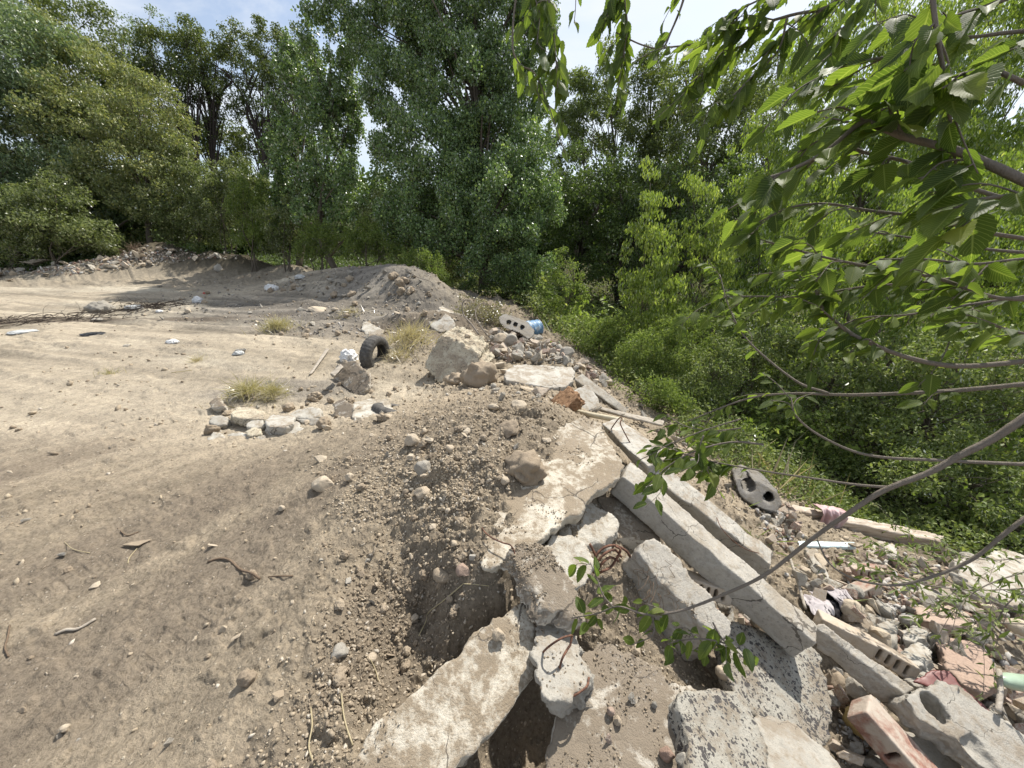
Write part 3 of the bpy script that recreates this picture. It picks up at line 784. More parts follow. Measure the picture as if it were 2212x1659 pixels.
# poplars
tree('poplar_tree', 'slim poplar on the left of the poplar group', 'tree', foot(640, 18), [B(635,250,18,40,110), B(650,380,18,55,110), B(620,420,18,40,80), B(660,170,18,35,70)], M['lf_poplar'], .125, 4.4, .45, group='poplars in the middle', spiky=.6, aspect=.85)
tree('poplar_tree', 'second slim poplar half behind the great poplar', 'tree', foot(730, 16.5), [B(715,150,16.5,50,120), B(740,240,16.5,42,70), B(700,330,16.5,62,110), B(780,440,16.5,75,75), B(690,450,16.5,60,80)], M['lf_poplar'], .12, 4.2, .42, group='poplars in the middle', spiky=.5, aspect=.85)
ptr = [[P(1045,560,14.5), P(1040,400,14.5), P(1030,200,14.5), P(1015,20,14.5), P(1005,-150,14.5)]]
tree('poplar_tree', 'great poplar with glittering leaves and a thick trunk in the middle', 'tree', foot(1040, 14.6),
     [B(760,0,15,75,80), B(840,70,14.8,90,100), B(950,0,14.3,130,120), B(1080,60,14.2,110,110), B(860,200,14.6,85,75), B(980,200,14,110,110),
      B(1110,180,14.4,90,100), B(930,350,14,120,110), B(1060,330,14,110,100), B(1140,320,14.5,50,80), B(1080,440,13.8,110,90), B(950,470,14,95,80),
      B(1160,430,14,60,60), B(1100,540,13.6,80,65), B(1000,540,14,70,50,None,.7), B(890,470,14.4,80,70), B(1160,590,13.6,45,40,None,.6), B(840,-110,15,110,80), B(1000,-140,14.5,140,80), B(1120,-60,14.5,100,80)],
     M['lf_poplar'], .095, 4.1, .40, trunk_r=.21, group='poplars in the middle', aspect=.85, limbs=90, trunk_pts=ptr, flat=1.1, droop=.5)
# bushes of the far edge
def bush(label, px, D, blobs, mat='lf_bush', leaf=.12, dens=3.0, clump=.32, name='bush', **kw):
    bl = [B(b[0], b[1], D, b[2], b[3], None, b[4] if len(b) > 4 else 1.0) for b in blobs]
    kw.setdefault('group', G_BUSH)
    return tree(name, label, 'bush', foot(px, D), bl, M[mat], leaf, dens, clump, trunk_r=.05, stems=4, limbs=24, droop=.25, hollow=.35, **kw)
bush('large bright green bush at the left edge with a pointed top', 110, 17, [(60,470,90,65),(120,420,50,55),(110,480,90,60),(190,500,55,40),(0,450,70,70),(30,530,90,40)], leaf=.13)
bush('low green bush where the left bush tapers onto the rubble', 225, 18, [(215,520,45,28),(180,515,50,32),(250,540,30,16)], leaf=.12)
bush('dark shrub between the left bush and the middle bushes', 290, 22, [(290,500,75,55),(250,440,60,60),(330,470,60,60)], 'lf_shade', leaf=.16)
bush('tall leafy bush under the dark elm trunks', 400, 20, [(400,400,50,60),(360,470,70,65),(430,480,70,60),(395,345,35,30,.6),(450,400,55,50)], leaf=.13)
bush('leafy bush with pale tips right of the sky gap', 490, 19.5, [(500,400,50,45),(480,460,55,70),(510,360,30,25),(540,420,50,60)], leaf=.13)
bush('olive feathery bush in front of the slim poplar', 545, 17.5, [(545,450,48,60),(550,510,50,40),(540,400,30,40,.7)], 'lf_fine', leaf=.085, spiky=.6, clump=.28)
bush('green bush at the foot of the slim poplar', 620, 17, [(615,480,45,50),(600,530,45,25),(650,450,40,40,.7)], leaf=.12)
bush('light green feathery bush behind the grey soil heap', 690, 14.5, [(690,520,45,38),(660,545,30,20),(705,505,22,22)], 'lf_fine', leaf=.065, spiky=.9, clump=.22)
bush('light green bush climbing the back of the grey heap', 790, 13.6, [(790,510,42,32),(760,530,40,28),(830,530,45,30),(860,560,40,22)], 'lf_fine', leaf=.07, clump=.24, spiky=.5)
bush('yellow-green bush at the right end of the grey heap', 935, 11.5, [(930,570,36,30),(900,560,36,22),(955,600,16,24)], 'lf_fine', leaf=.06, clump=.2, spiky=.4)
bush('mid green bush in the shade under the great poplar', 900, 15.5, [(880,500,70,40),(840,470,70,50),(960,540,60,45),(1000,590,50,45)], 'lf_bush', leaf=.09, clump=.3)
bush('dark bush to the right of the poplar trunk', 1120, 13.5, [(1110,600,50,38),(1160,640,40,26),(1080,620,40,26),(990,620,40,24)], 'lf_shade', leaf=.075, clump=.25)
# right background
tree('ash_tree', 'pale-topped tree behind the great poplar on its right', 'tree', foot(1260, 22), [B(1250,210,22,50,60), B(1280,270,22,70,70), B(1215,300,22,40,60), B(1310,170,22,45,60,None,.8)], M['lf_mid'], .15, 4.2, .5, group='trees in the ravine wood')
tree('ash_tree', 'dark cone-shaped tree against the sky in the ravine wood', 'tree', foot(1400, 20), [B(1410,150,20,40,50), B(1400,240,20,65,80), B(1370,340,20,80,90), B(1450,300,20,70,90)], M['lf_elm'], .14, 3.2, .5, bark='bark_dark', group='trees in the ravine wood')
tree('ash_tree', 'light green tree to the right of the dark cone-shaped tree', 'tree', foot(1530, 17), [B(1480,170,17,50,60), B(1550,180,17,65,75), B(1600,290,17,70,80), B(1510,330,17,75,90), B(1620,180,17,55,60,None,.8)], M['lf_mid'], .12, 3.8, .45, group='trees in the ravine wood')
tree('ash_tree', 'hazy tree top showing between the hanging twigs', 'tree', foot(1680, 21), [B(1660,230,21,70,80), B(1720,150,21,60,70,None,.5), B(1700,330,21,90,90)], M['lf_mid'], .15, 2.6, .5, group='trees in the ravine wood')
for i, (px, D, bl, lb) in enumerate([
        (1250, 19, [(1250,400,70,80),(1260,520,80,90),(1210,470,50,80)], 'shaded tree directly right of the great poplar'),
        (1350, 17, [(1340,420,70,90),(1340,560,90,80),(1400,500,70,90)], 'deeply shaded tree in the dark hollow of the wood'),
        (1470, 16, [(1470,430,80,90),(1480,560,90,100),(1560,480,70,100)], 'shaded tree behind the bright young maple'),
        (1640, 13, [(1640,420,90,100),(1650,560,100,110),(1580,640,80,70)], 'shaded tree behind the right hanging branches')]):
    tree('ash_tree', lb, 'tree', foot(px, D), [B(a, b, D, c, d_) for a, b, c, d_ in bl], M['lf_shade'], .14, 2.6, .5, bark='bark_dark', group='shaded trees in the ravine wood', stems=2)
tree('maple_tree', 'big yellow-green maple at the right edge of the wood', 'tree', foot(2000, 9.5), [B(1850,120,9.5,150,130), B(2050,60,9.5,170,150), B(2200,200,9.5,150,170), B(1950,280,9.5,160,120), B(2100,400,9.5,160,130), B(1780,300,9.5,110,110), B(1900,440,9.5,130,90), B(2300,0,9.5,150,150), B(2200,560,9.5,150,100)], M['lf_bright'], .095, 2.9, .26, group='maples at the right', six=True, aspect=.42, droop=.9, trunk_r=.08, stems=3)
tree('maple_tree', 'yellow-green maple in front on the right with drooping leaves', 'tree', foot(2080, 6.4), [B(1880,460,6.6,120,90), B(2060,500,6.4,140,90), B(1780,540,7,100,90), B(1960,620,6.4,130,80), B(2180,600,6.2,120,100), B(1700,440,7.4,60,70,None,.7), B(2250,400,6.4,100,100), B(2080,700,6.2,130,70,None,.8), B(1850,680,6.8,110,60,None,.7)], M['lf_bright'], .075, 3.0, .20, group='maples at the right', six=True, aspect=.40, droop=1.0, trunk_r=.045, stems=4)
tree('maple_tree', 'slender maple filling the space left of the two bigger ones', 'tree', foot(1690, 9.5), [B(1660,330,10,90,80), B(1700,470,10,90,90), B(1640,560,9.5,80,90), B(1740,620,9,90,80), B(1620,700,9,70,70)], M['lf_bright'], .09, 2.4, .24, group='maples at the right', six=True, aspect=.42, droop=1.0, trunk_r=.05, stems=3)
tree('maple_sapling', 'bright young maple with the highest pointed top', 'sapling', foot(1420, 8), [B(1405,395,8,26,50,.25), B(1410,470,8,50,50,.4), B(1400,560,8,65,60,.5), B(1430,640,8,75,60,.6), B(1370,620,8,40,40,.4), B(1450,700,8,80,50,.6)], M['lf_sapling'], .085, 3.0, .17, trunk_r=.03, six=True, aspect=.40, droop=1.2, group='bright young maples', topz=1)
tree('maple_sapling', 'bright young maple with a leafy double top right of the tallest one', 'sapling', foot(1520, 8.3), [B(1495,410,8.3,26,40,.25), B(1530,420,8.3,24,30,.25), B(1510,490,8.3,48,50,.4), B(1530,570,8.3,60,60,.5), B(1560,660,8.3,70,60,.5)], M['lf_sapling'], .085, 2.8, .17, trunk_r=.03, six=True, aspect=.40, droop=1.2, group='bright young maples')
tree('ash_sapling', 'small pointed sapling in front of the dark hollow', 'sapling', foot(1215, 11.3), [B(1212,540,11.3,14,30,.2,.7), B(1225,585,11.3,40,30,.4,.6), B(1215,635,11.3,58,32,.6,.7), B(1200,670,11.3,50,20)], M['lf_fine'], .075, 2.5, .16, trunk_r=.03, group='small saplings')
for args in [
    ('feathery green shrub beside the blue barrel slope', 1310, 8.4, [(1290,720,60,32),(1350,700,50,35),(1250,700,40,18,.6),(1310,760,60,35)], 'lf_fine', .05),
    ('dense small-leaved shrub below the bright young maples', 1440, 6.8, [(1420,760,75,55),(1480,720,60,60),(1380,800,60,45),(1460,830,90,45)], 'lf_fine', .042),
    ('darker small-leaved shrub at the foot of the heap', 1540, 6.2, [(1540,820,70,60),(1500,870,70,40),(1590,760,50,60)], 'lf_mid', .045),
    ('leafy shrub right of the small-leaved shrub', 1650, 6.4, [(1640,720,70,70),(1700,800,80,70),(1620,860,80,50)], 'lf_mid', .07),
    ('shrub in half shade behind the long branches', 1850, 6.0, [(1830,760,110,70),(1900,860,120,60),(1760,900,90,50)], 'lf_mid', .065),
    ('glossy shrub at the right edge', 2080, 5.2, [(2080,780,130,80),(2180,900,130,90),(2000,930,110,60)], 'lf_mid', .065),
    ('low bush at the right edge above the white slab', 2120, 4.6, [(2120,1050,110,60),(2210,1150,80,70),(2000,1020,90,40)], 'lf_mid', .055),
    ('small shrub leaning over the three-sided concrete beam', 1420, 5.6, [(1410,850,60,35),(1450,880,50,30),(1370,830,40,25,.6)], 'lf_fine', .04),
    ('small shrub next to the head of the cracked beam', 1530, 5.0, [(1520,915,60,30),(1590,950,60,30)], 'lf_mid', .045),
    ('low weedy shrub behind the grey hollow block', 1700, 6.0, [(1700,960,90,40),(1620,940,70,30),(1790,1000,80,40)], 'lf_fine', .045)]:
    lb, px, D, bl, mt, lf = args
    bush(lb, px, D, bl, mt, leaf=lf, dens=2.6, clump=.16, group='undergrowth shrubs on the ravine slope', name='shrub', six=False)

def far_wood():
    """the wood beyond: one mass"""
    pts = []
    for k in range(300):
        a = RNG.uniform(-1.35, 1.35); R = RNG.uniform(36, 70)
        x, y = math.sin(a) * R, math.cos(a) * R
        h = RNG.uniform(4.0, 7.0) if a < .05 else RNG.uniform(5, 9)
        n = 1500
        d = rdir(n) * (RNG.uniform(.3, 1, n) ** .5)[:, None] * np.array([3.2, 3.2, h * .5])
        pts.append(d + np.array([x, y, h * .5 - .8]))
    pts = np.concatenate(pts); n = len(pts)
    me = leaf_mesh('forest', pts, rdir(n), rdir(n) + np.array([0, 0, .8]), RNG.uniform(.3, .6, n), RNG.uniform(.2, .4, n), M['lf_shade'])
    tag(link('forest', me), kind='stuff', label='far dark wood behind the tree line')
far_wood()
print('leaves', LEAF_TOTAL)

def ground_cover(name, label, n, fn, rmin, rmax, hmax, leaf, mat, amin=-62, amax=62):
    a = np.radians(RNG.uniform(amin, amax, n)); r = np.exp(RNG.uniform(math.log(rmin), math.log(rmax), n))
    x, y = np.sin(a) * r, np.cos(a) * r
    k = RNG.random(n) < fn(x, y); x, y, r = x[k], y[k], r[k]; n = len(x)
    h = hmax * (.35 + .65 * sstep(-.5, .5, n2(x, y, 1.2, 81, 3))) * RNG.random(n) ** .7 * np.clip(r / 6, .6, 2)
    p = np.stack([x, y, Hq(x, y) + h], -1)
    L = leaf * RNG.uniform(.6, 1.4, n) * np.clip(r / 6, .8, 2.2)
    me = leaf_mesh(name, p, rdir(n) + np.array([0, 0, -.2]), rdir(n) + np.array([0, 0, 1.1]), L, L * .55, M[mat])
    tag(link(name, me), kind='stuff', label=label)
wet = lambda x, y: sstep(-.76, -1.2, Hbase(x, y) + .25 * n2(x, y, 1.3, 82, 2) + .75 * sstep(3.7, 3.0, y) * (x > 1.2))
ground_cover('undergrowth', 'leafy ground cover on the ravine floor', 170000, wet, 2.6, 34, .42, .055, 'lf_mid', -20, 64)
behind = lambda x, y: sstep(19.2, 20.3, y + .8 * n2(x, y, .5, 83, 2)) * (x < 4)
ground_cover('undergrowth', 'dark weeds under the far tree line', 90000, behind, 17, 48, .35, .06, 'lf_shade', -64, 12)

patch = lambda x, y: wet(x, y) * sstep(.05, .45, n2(x, y, .8, 91, 3))
ground_cover('undergrowth', 'taller bright weeds standing in patches on the ravine floor', 45000, patch, 2.6, 22, .85, .085, 'lf_bright', -5, 64)

# ------------------------------------------------------------------ broken slabs, beams and blocks
DG = bpy.context.evaluated_depsgraph_get
def nbr_smooth(v, e, it, w):
    n = len(v); cnt = np.zeros(n); np.add.at(cnt, e[:, 0], 1); np.add.at(cnt, e[:, 1], 1); cnt = np.maximum(cnt, 1)[:, None]
    for _ in range(it):
        s = np.zeros_like(v)
        for k in range(3):
            s[:, k] = np.bincount(e[:, 0], v[e[:, 1], k], n) + np.bincount(e[:, 1], v[e[:, 0], k], n)
        v = v * (1 - w) + s / cnt * w
    return v

SOLIDS = []
def solid(name, bm, mat, voxel=.008, amp=.006, f=9, chip=.7, cutters=(), seed=0, org=None, amp2=.0015, keep=True, aniso=None, top=None):
    """voxel-remeshes a coarse shape, chips its edges and roughens it"""
    bmesh.ops.recalc_face_normals(bm, faces=bm.faces[:])
    me0 = bpy.data.meshes.new('tmp'); bm.to_mesh(me0); bm.free()
    o = bpy.data.objects.new('tmp', me0); COL.objects.link(o)
    cs = []
    for cb in cutters:
        cm = bpy.data.meshes.new('tmpc'); cb.to_mesh(cm); cb.free()
        c = bpy.data.objects.new('tmpc', cm); COL.objects.link(c); cs.append(c)
        b = o.modifiers.new('b', 'BOOLEAN'); b.operation = 'DIFFERENCE'; b.object = c; b.solver = 'EXACT'
    r = o.modifiers.new('r', 'REMESH'); r.mode = 'VOXEL'; r.voxel_size = voxel; r.use_smooth_shade = True
    dg = DG(); dg.update()
    me = bpy.data.meshes.new_from_object(o.evaluated_get(dg))
    if len(me.vertices) < 20:
        for b in o.modifiers:
            if b.type == 'BOOLEAN': b.solver = 'FAST'
        dg.update(); me = bpy.data.meshes.new_from_object(o.evaluated_get(dg)); print('fast boolean', name, seed, len(me.vertices))
    if len(me.vertices) < 20:
        for b in list(o.modifiers):
            if b.type == 'BOOLEAN': o.modifiers.remove(b)
        dg.update(); me = bpy.data.meshes.new_from_object(o.evaluated_get(dg)); print('NO boolean', name, seed, len(me.vertices))
    for c in cs + [o]:
        m_ = c.data; bpy.data.objects.remove(c); bpy.data.meshes.remove(m_)
    n = len(me.vertices); v = np.empty(n * 3, np.float32); me.vertices.foreach_get('co', v); v = v.reshape(-1, 3).astype(float)
    e = np.empty(len(me.edges) * 2, np.int32); me.edges.foreach_get('vertices', e); e = e.reshape(-1, 2)
    nr = np.empty(n * 3, np.float32); me.vertices.foreach_get('normal', nr); nr = nr.reshape(-1, 3)
    vs = nbr_smooth(v, e, 4, .5); vv = nbr_smooth(v, e, 1, .5)
    mk = sstep(-.15, .35, fbm(v * f * 1.3, seed + 5, 3))[:, None]
    v = vv * (1 - mk * chip) + vs * mk * chip
    q = v * (np.array(aniso) if aniso is not None else 1.0)
    d = amp * fbm(q * f, seed, 4) + amp2 * fbm(q * f * 6, seed + 3, 2) - amp * .8 * np.maximum(fbm(q * f * 2.2, seed + 9, 2) - .25, 0)
    fc = facet(v + .02 * fbm(v * 8, 2, 2)[:, None], .055 if voxel < .009 else .11, seed)
    d = d + amp * .45 * fc
    if top is not None:
        sd_ = sstep(.92, .6, np.abs(nr @ top)); d = d * (.55 + 1.6 * sd_) + sd_ * amp * .9 * fbm(v * f * 2.4, seed + 21, 3, .6, True)
    v = v + nr * d[:, None]
    if org is None: org = np.array([v[:, 0].mean(), v[:, 1].mean(), v[:, 2].min()])
    org = np.asarray(org, float)
    me.vertices.foreach_set('co', (v - org).astype(np.float32).ravel())
    me.update(); me.polygons.foreach_set('use_smooth', np.ones(len(me.polygons), bool))
    me.materials.clear(); me.materials.append(mat); me.name = name
    ob = link(name, me); ob.location = org
    if keep: SOLIDS.append((ob, v, nr))
    return ob

def plane_hits(anch, outline):
    a, b, c = [P(*q[:2], q[2][1]) if isinstance(q[2], tuple) else PZ(*q) for q in anch]
    nrm = np.cross(b - a, c - a); nrm /= np.linalg.norm(nrm)
    if nrm @ (CAM - a) < 0: nrm = -nrm
    r = ray([p[0] for p in outline], [p[1] for p in outline])
    t = ((a - CAM) @ nrm) / (r @ nrm)
    return CAM + r * t[:, None], nrm

def slab(name, label, cat, anch, outline, thick, mat, voxel=.0075, amp=.006, jag=.008, ext=None, group=None, cut=None, seed=0, chip=.7, f=9, taper=.94, amp2=.0015, aniso=None):
    """a slab whose visible face has this outline on the plane through three points"""
    pts, nrm = plane_hits(anch, outline)
    rs = np.random.default_rng(seed + 100)
    fine = []
    for i in range(len(pts)):
        a, b = pts[i], pts[(i + 1) % len(pts)]
        L = np.linalg.norm(b - a); k = max(1, int(L / .035))
        for j in range(k):
            p = a + (b - a) * j / k
            if j: p = p + (rs.normal(size=3) - 0) * jag
            p = p - nrm * ((p - pts[0]) @ nrm)
            fine.append(p)
    fine = np.array(fine); c = fine.mean(0)
    e = -nrm * thick if ext is None else np.asarray(ext, float)
    low = c + (fine - c) * taper + e + rs.normal(size=fine.shape) * jag * .6
    bm = bmesh.new()
    A = [bm.verts.new(p) for p in fine]; Bv = [bm.verts.new(p) for p in low]
    n = len(A)
    bm.faces.new(A); bm.faces.new(Bv[::-1])
    for i in range(n):
        j = (i + 1) % n; bm.faces.new((A[j], A[i], Bv[i], Bv[j]))
    bmesh.ops.triangulate(bm, faces=[f_ for f_ in bm.faces if len(f_.verts) > 4])
    cutters = []
    for (pa, pb, rad) in (cut or []):
        cb = bmesh.new(); pa = np.asarray(pa, float); pb = np.asarray(pb, float); L = np.linalg.norm(pb - pa)
        mt = Matrix.Translation(Vector((pa + pb) / 2)) @ Vector((pb - pa)).to_track_quat('Z', 'Y').to_matrix().to_4x4()
        bmesh.ops.create_cone(cb, cap_ends=True, segments=20, radius1=rad, radius2=rad, depth=L, matrix=mt); cutters.append(cb)
    o = solid(name, bm, mat, voxel, amp, f, chip, cutters, seed, amp2=amp2, aniso=aniso, top=nrm)
    tag(o, label, cat, group)
    return o, nrm

def beam(name, label, cat, A, Bp, mat, voxel=.0075, amp=.005, group=None, seed=0, chip=.6, jag=.01, f=9, amp2=.0015, aniso=None):
    """four-sided beam; each end given as ridge, far top edge, low edge as (px,py,z)"""
    ea = [PZ(*q) for q in A]; eb = [PZ(*q) for q in Bp]
    rs = np.random.default_rng(seed + 5)
    bm = bmesh.new(); rings = []
    m = max(4, int(np.linalg.norm(eb[0] - ea[0]) / .09))
    for k in range(m + 1):
        t = k / m
        R, T, L = [ea[i] * (1 - t) + eb[i] * t + rs.normal(size=3) * jag * .5 * (0 < k < m) for i in range(3)]
        rings.append([bm.verts.new(q) for q in (R, T, T + L - R, L)])
    for a, b in zip(rings, rings[1:]):
        for i in range(4):
            j = (i + 1) % 4; bm.faces.new((a[i], a[j], b[j], b[i]))
    bm.faces.new(rings[0][::-1]); bm.faces.new(rings[-1])
    bmesh.ops.triangulate(bm, faces=bm.faces[:])
    o = solid(name, bm, mat, voxel, amp, f, chip, (), seed, amp2=amp2, aniso=aniso)
    return tag(o, label, cat, group)

def rod(name, pts, r, mat, parent=None, n=6, sub=6):
    T = Tubes(); p = smooth_path(pts, sub); T.add(p, r if np.isscalar(r) else np.interp(np.linspace(0, 1, len(p)), np.linspace(0, 1, len(r)), r), n)
    org = np.array(parent.location) if parent is not None else p[0]
    o = link(name, T.mesh(name, mat, org), parent)
    if parent is None: o.location = org
    return o

M['rust'] = patchy_material('rusty_steel', (.085, .045, .032), (.17, .085, .055), 60, .5, .85)
GS = 'broken concrete slabs on the near heap'
# --- near heap
s7, n7 = slab('concrete_slab', 'largest flat slab lying on the gravel mound with a boulder on it', 'concrete slab', [(1250,905,.31),(1345,1010,.25),(1045,1225,.24)],
     [(1225,915),(1262,897),(1300,913),(1313,950),(1345,1000),(1340,1030),(1318,1046),(1292,1060),(1262,1098),(1215,1122),(1188,1140),(1176,1163),(1150,1178),(1105,1185),(1085,1215),(1060,1230),(1040,1226),(1045,1180),(1062,1130),(1085,1075),(1130,1000),(1180,940)],
     .085, M['con_dusty'], amp=.006, group=GS, seed=1)
slab('concrete_chunk', 'chunk with a rough white broken side below the largest slab', 'concrete chunk', [(1230,1110,.12),(1330,1125,.04),(1270,1170,.06)],
     [(1215,1117),(1245,1098),(1272,1082),(1318,1108),(1338,1130),(1327,1152),(1300,1172),(1265,1176),(1235,1165),(1212,1142)], .12, M['con_pale'], ext=(-.03,-.06,-.12), amp=.010, group=GS, seed=2)
slab('concrete_slab', 'pale slab piece with mortar patches right behind the tilted slab', 'concrete slab', [(1180,1175,.17),(1270,1190,.12),(1255,1245,.10)],
     [(1172,1182),(1200,1155),(1236,1152),(1262,1170),(1278,1200),(1277,1238),(1262,1262),(1240,1275),(1205,1235)], .07, M['con_pale'], amp=.006, group=GS, seed=3)
slab('concrete_block', 'smooth brownish block with a hollow front under the front beam', 'concrete block', [(1300,1075,.05),(1425,1165,-.08),(1340,1150,-.02)],
     [(1290,1072),(1330,1075),(1375,1103),(1405,1132),(1432,1172),(1405,1172),(1370,1160),(1335,1160),(1318,1130),(1305,1100)], .2, M['con_soiled'], ext=(-.04,-.06,-.22), amp=.008, group=GS, seed=4)
slab('concrete_slab', 'tilted soil-covered slab with a bare white left edge', 'concrete slab', [(1110,1188,.27),(1185,1182,.25),(1255,1325,.16)],
     [(1097,1186),(1112,1177),(1165,1171),(1190,1186),(1215,1225),(1245,1275),(1262,1313),(1268,1345),(1240,1338),(1215,1318),(1192,1322),(1150,1268),(1117,1215)], .06, M['con_soiled'], ext=(-.045,-.03,-.055), amp=.006, group=GS, seed=5)
ch, _ = slab('concrete_chunk', 'jagged upright chunk with bent rusty bars sticking out in the middle foreground', 'concrete chunk', [(1170,1318,.08),(1245,1380,.08),(1210,1510,.13)],
     [(1163,1310),(1185,1312),(1215,1335),(1240,1370),(1272,1432),(1275,1465),(1255,1495),(1215,1512),(1187,1514),(1166,1490),(1155,1440),(1156,1370)], .13, M['con_grey'], ext=(.03,.03,-.14), amp=.016, jag=.010, f=11, group=GS, seed=6)
for pp, zz in [([(1172,1410),(1184,1398),(1202,1385),(1220,1376),(1236,1372)], [.10,.17,.21,.22,.19]), ([(1236,1372),(1232,1392),(1226,1402),(1214,1424),(1207,1452)], [.19,.17,.16,.15,.09]),
               ([(1272,1464),(1268,1482),(1250,1497),(1232,1507)], [.10,.12,.12,.10])]:
    rod('rebar', [PZ(a, b, z) for (a, b), z in zip(pp, zz)], .0042 if len(zz) > 4 or pp[0][0] > 1230 else .003, M['rust'], ch)
slab('concrete_slab', 'long dusty slab with a white edge reaching the bottom of the picture', 'concrete slab', [(1110,1312,.13),(1150,1450,.03),(820,1600,.12)],
     [(1152,1300),(1128,1298),(1102,1312),(1070,1330),(1010,1385),(950,1440),(885,1500),(815,1560),(790,1600),(740,1690),(700,1760),(930,1760),(975,1680),(1040,1600),(1105,1535),(1152,1462),(1158,1400)],
     .06, M['con_dusty'], ext=(-.035,-.01,-.065), amp=.004, jag=.006, group=GS, seed=7)
slab('concrete_slab', 'soil-covered slab with a toothed white rim at the bottom centre', 'concrete slab', [(1300,1400,.0),(1460,1480,-.06),(1200,1650,-.02)],
     [(1248,1410),(1285,1393),(1320,1393),(1345,1415),(1368,1412),(1398,1430),(1425,1440),(1470,1480),(1520,1495),(1560,1520),(1590,1600),(1600,1780),(1150,1780),(1180,1660),(1196,1590),(1212,1530),(1240,1475)],
     .085, M['con_soiled'], amp=.006, jag=.013, group=GS, seed=8)
slab('concrete_slab', 'pitted grey slab full of black pores at the bottom edge', 'concrete slab', [(1465,1500,-.0),(1600,1505,-.10),(1500,1659,-.0)],
     [(1462,1502),(1500,1490),(1560,1493),(1602,1500),(1630,1545),(1655,1620),(1672,1760),(1485,1760),(1488,1620)], .10, M['con_speck'], amp=.006, group=GS, seed=9)
slab('concrete_slab', 'smooth grey slab beside the pitted one at the bottom edge', 'concrete slab', [(1640,1550,-.17),(1720,1570,-.22),(1740,1690,-.15)],
     [(1630,1545),(1665,1542),(1725,1565),(1790,1622),(1860,1720),(1870,1780),(1680,1780),(1655,1640)], .08, M['con_grey'], amp=.004, group=GS, seed=10)
slab('concrete_slab', 'flat pitted slab carrying the end of the front beam and its shadow', 'concrete slab', [(1580,1360,-.30),(1780,1440,-.47),(1680,1570,-.38)],
     [(1560,1352),(1600,1345),(1650,1362),(1740,1385),(1775,1415),(1790,1490),(1797,1540),(1792,1605),(1750,1640),(1700,1600),(1640,1560),(1590,1500),(1560,1440)], .085, M['con_speck'], amp=.005, group=GS, seed=11)
slab('concrete_block', 'thick wedge block with roots on it left of the front beam', 'concrete block', [(1378,1189,.05),(1582,1345,-.17),(1504,1336,-.13)],
     [(1378,1189),(1391,1166),(1417,1166),(1440,1183),(1510,1260),(1582,1343),(1580,1368),(1560,1383),(1504,1338),(1469,1297),(1411,1237)],
     .2, M['con_beam'], ext=PZ(1318,1246,-.20) - PZ(1378,1189,.05), amp=.007, group=GS, seed=12, chip=.45, taper=1.0)
beam('concrete_beam', 'front one of the long concrete beams ending over the pitted slab', 'concrete beam', [(1344,1029,.24),(1362,996,.24),(1316,1064,.09)],
     [(1764,1392,-.20),(1766,1348,-.20),(1714,1424,-.37)], M['con_beam'], group='long concrete beams', seed=13, chip=.55)
beam('concrete_beam', 'cracked concrete beam lying behind the front one', 'concrete beam', [(1372,1000,.13),(1398,975,.13),(1372,1025,-.02)],
     [(1665,1221,-.36),(1671,1190,-.36),(1652,1258,-.52)], M['con_white'], group='long concrete beams', seed=14, chip=.6)
beam('concrete_beam', 'broad white beam stub next to the wire loop at the head of the beams', 'concrete beam', [(1300,915,.24),(1335,902,.22),(1308,935,.10)],
     [(1400,1008,.16),(1452,985,.13),(1400,1035,.02)], M['con_white'], group='long concrete beams', seed=15, chip=.6)
beam('concrete_beam', 'lower rough beam running down to the hollow piece at the right', 'concrete beam', [(1752,1350,-.43),(1776,1345,-.43),(1762,1400,-.58)],
     [(1952,1500,-.60),(1978,1486,-.60),(1938,1550,-.76)], M['con_beam'], group='long concrete beams', seed=16, amp=.010)
hc = PZ(2022,1527,-.58); hn = plane_hits([(1985,1500,-.56),(2100,1510,-.62),(2150,1640,-.66)], [(2022,1527)])[1]
slab('hollow_slab', 'grey hollow-core slab piece with a round hole in the bottom right corner', 'hollow slab', [(1985,1500,-.56),(2100,1510,-.62),(2150,1640,-.66)],
     [(1952,1508),(1980,1488),(2030,1474),(2068,1478),(2100,1503),(2150,1540),(2212,1588),(2300,1660),(2270,1760),(2215,1740),(2150,1668),(2090,1618),(2035,1582),(1985,1552)],
     .13, M['con_grey'], amp=.008, seed=17, cut=[(hc + hn * .1, hc - hn * .3, .062), (PZ(2095,1585,-.60), PZ(2290,1790,-.66), .065)])
slab('concrete_slab', 'dark grey slab under the hollow piece at the bottom right', 'concrete slab', [(1900,1590,-.85),(2100,1640,-.9),(1950,1700,-.85)],
     [(1885,1600),(1935,1575),(2000,1590),(2070,1640),(2100,1700),(2100,1780),(1900,1780)], .08, M['con_grey'], group=GS, seed=18)
# --- middle heap
slab('concrete_block', 'huge stone-like block with a stepped right side behind the mound', 'concrete block', [(954,722,(0,5.42)),(920,795,(0,5.35)),(1034,772,(0,5.2))],
     [(954,721),(922,776),(918,797),(951,824),(1003,836),(1040,806),(1046,797),(1028,778),(1034,765),(1000,744)], .5, M['con_yellow'], ext=P(1061,740,5.8) - P(1034,765,5.3), voxel=.013, amp=.022, jag=.012, seed=20, chip=.6, f=6)
slab('hollow_slab', 'flat white hollow-core slab behind the mound', 'hollow slab', [(1110,795,-.14),(1235,795,-.22),(1180,835,-.20)],
     [(1088,812),(1098,794),(1123,787),(1190,789),(1236,793),(1241,805),(1236,824),(1219,835),(1186,837),(1134,828),(1092,820)], .16, M['con_white'], ext=(-.01,-.03,-.17), voxel=.013, amp=.010, seed=21,
     cut=[(PZ(1122,840,-.30), PZ(1150,800,-.30), .055)])
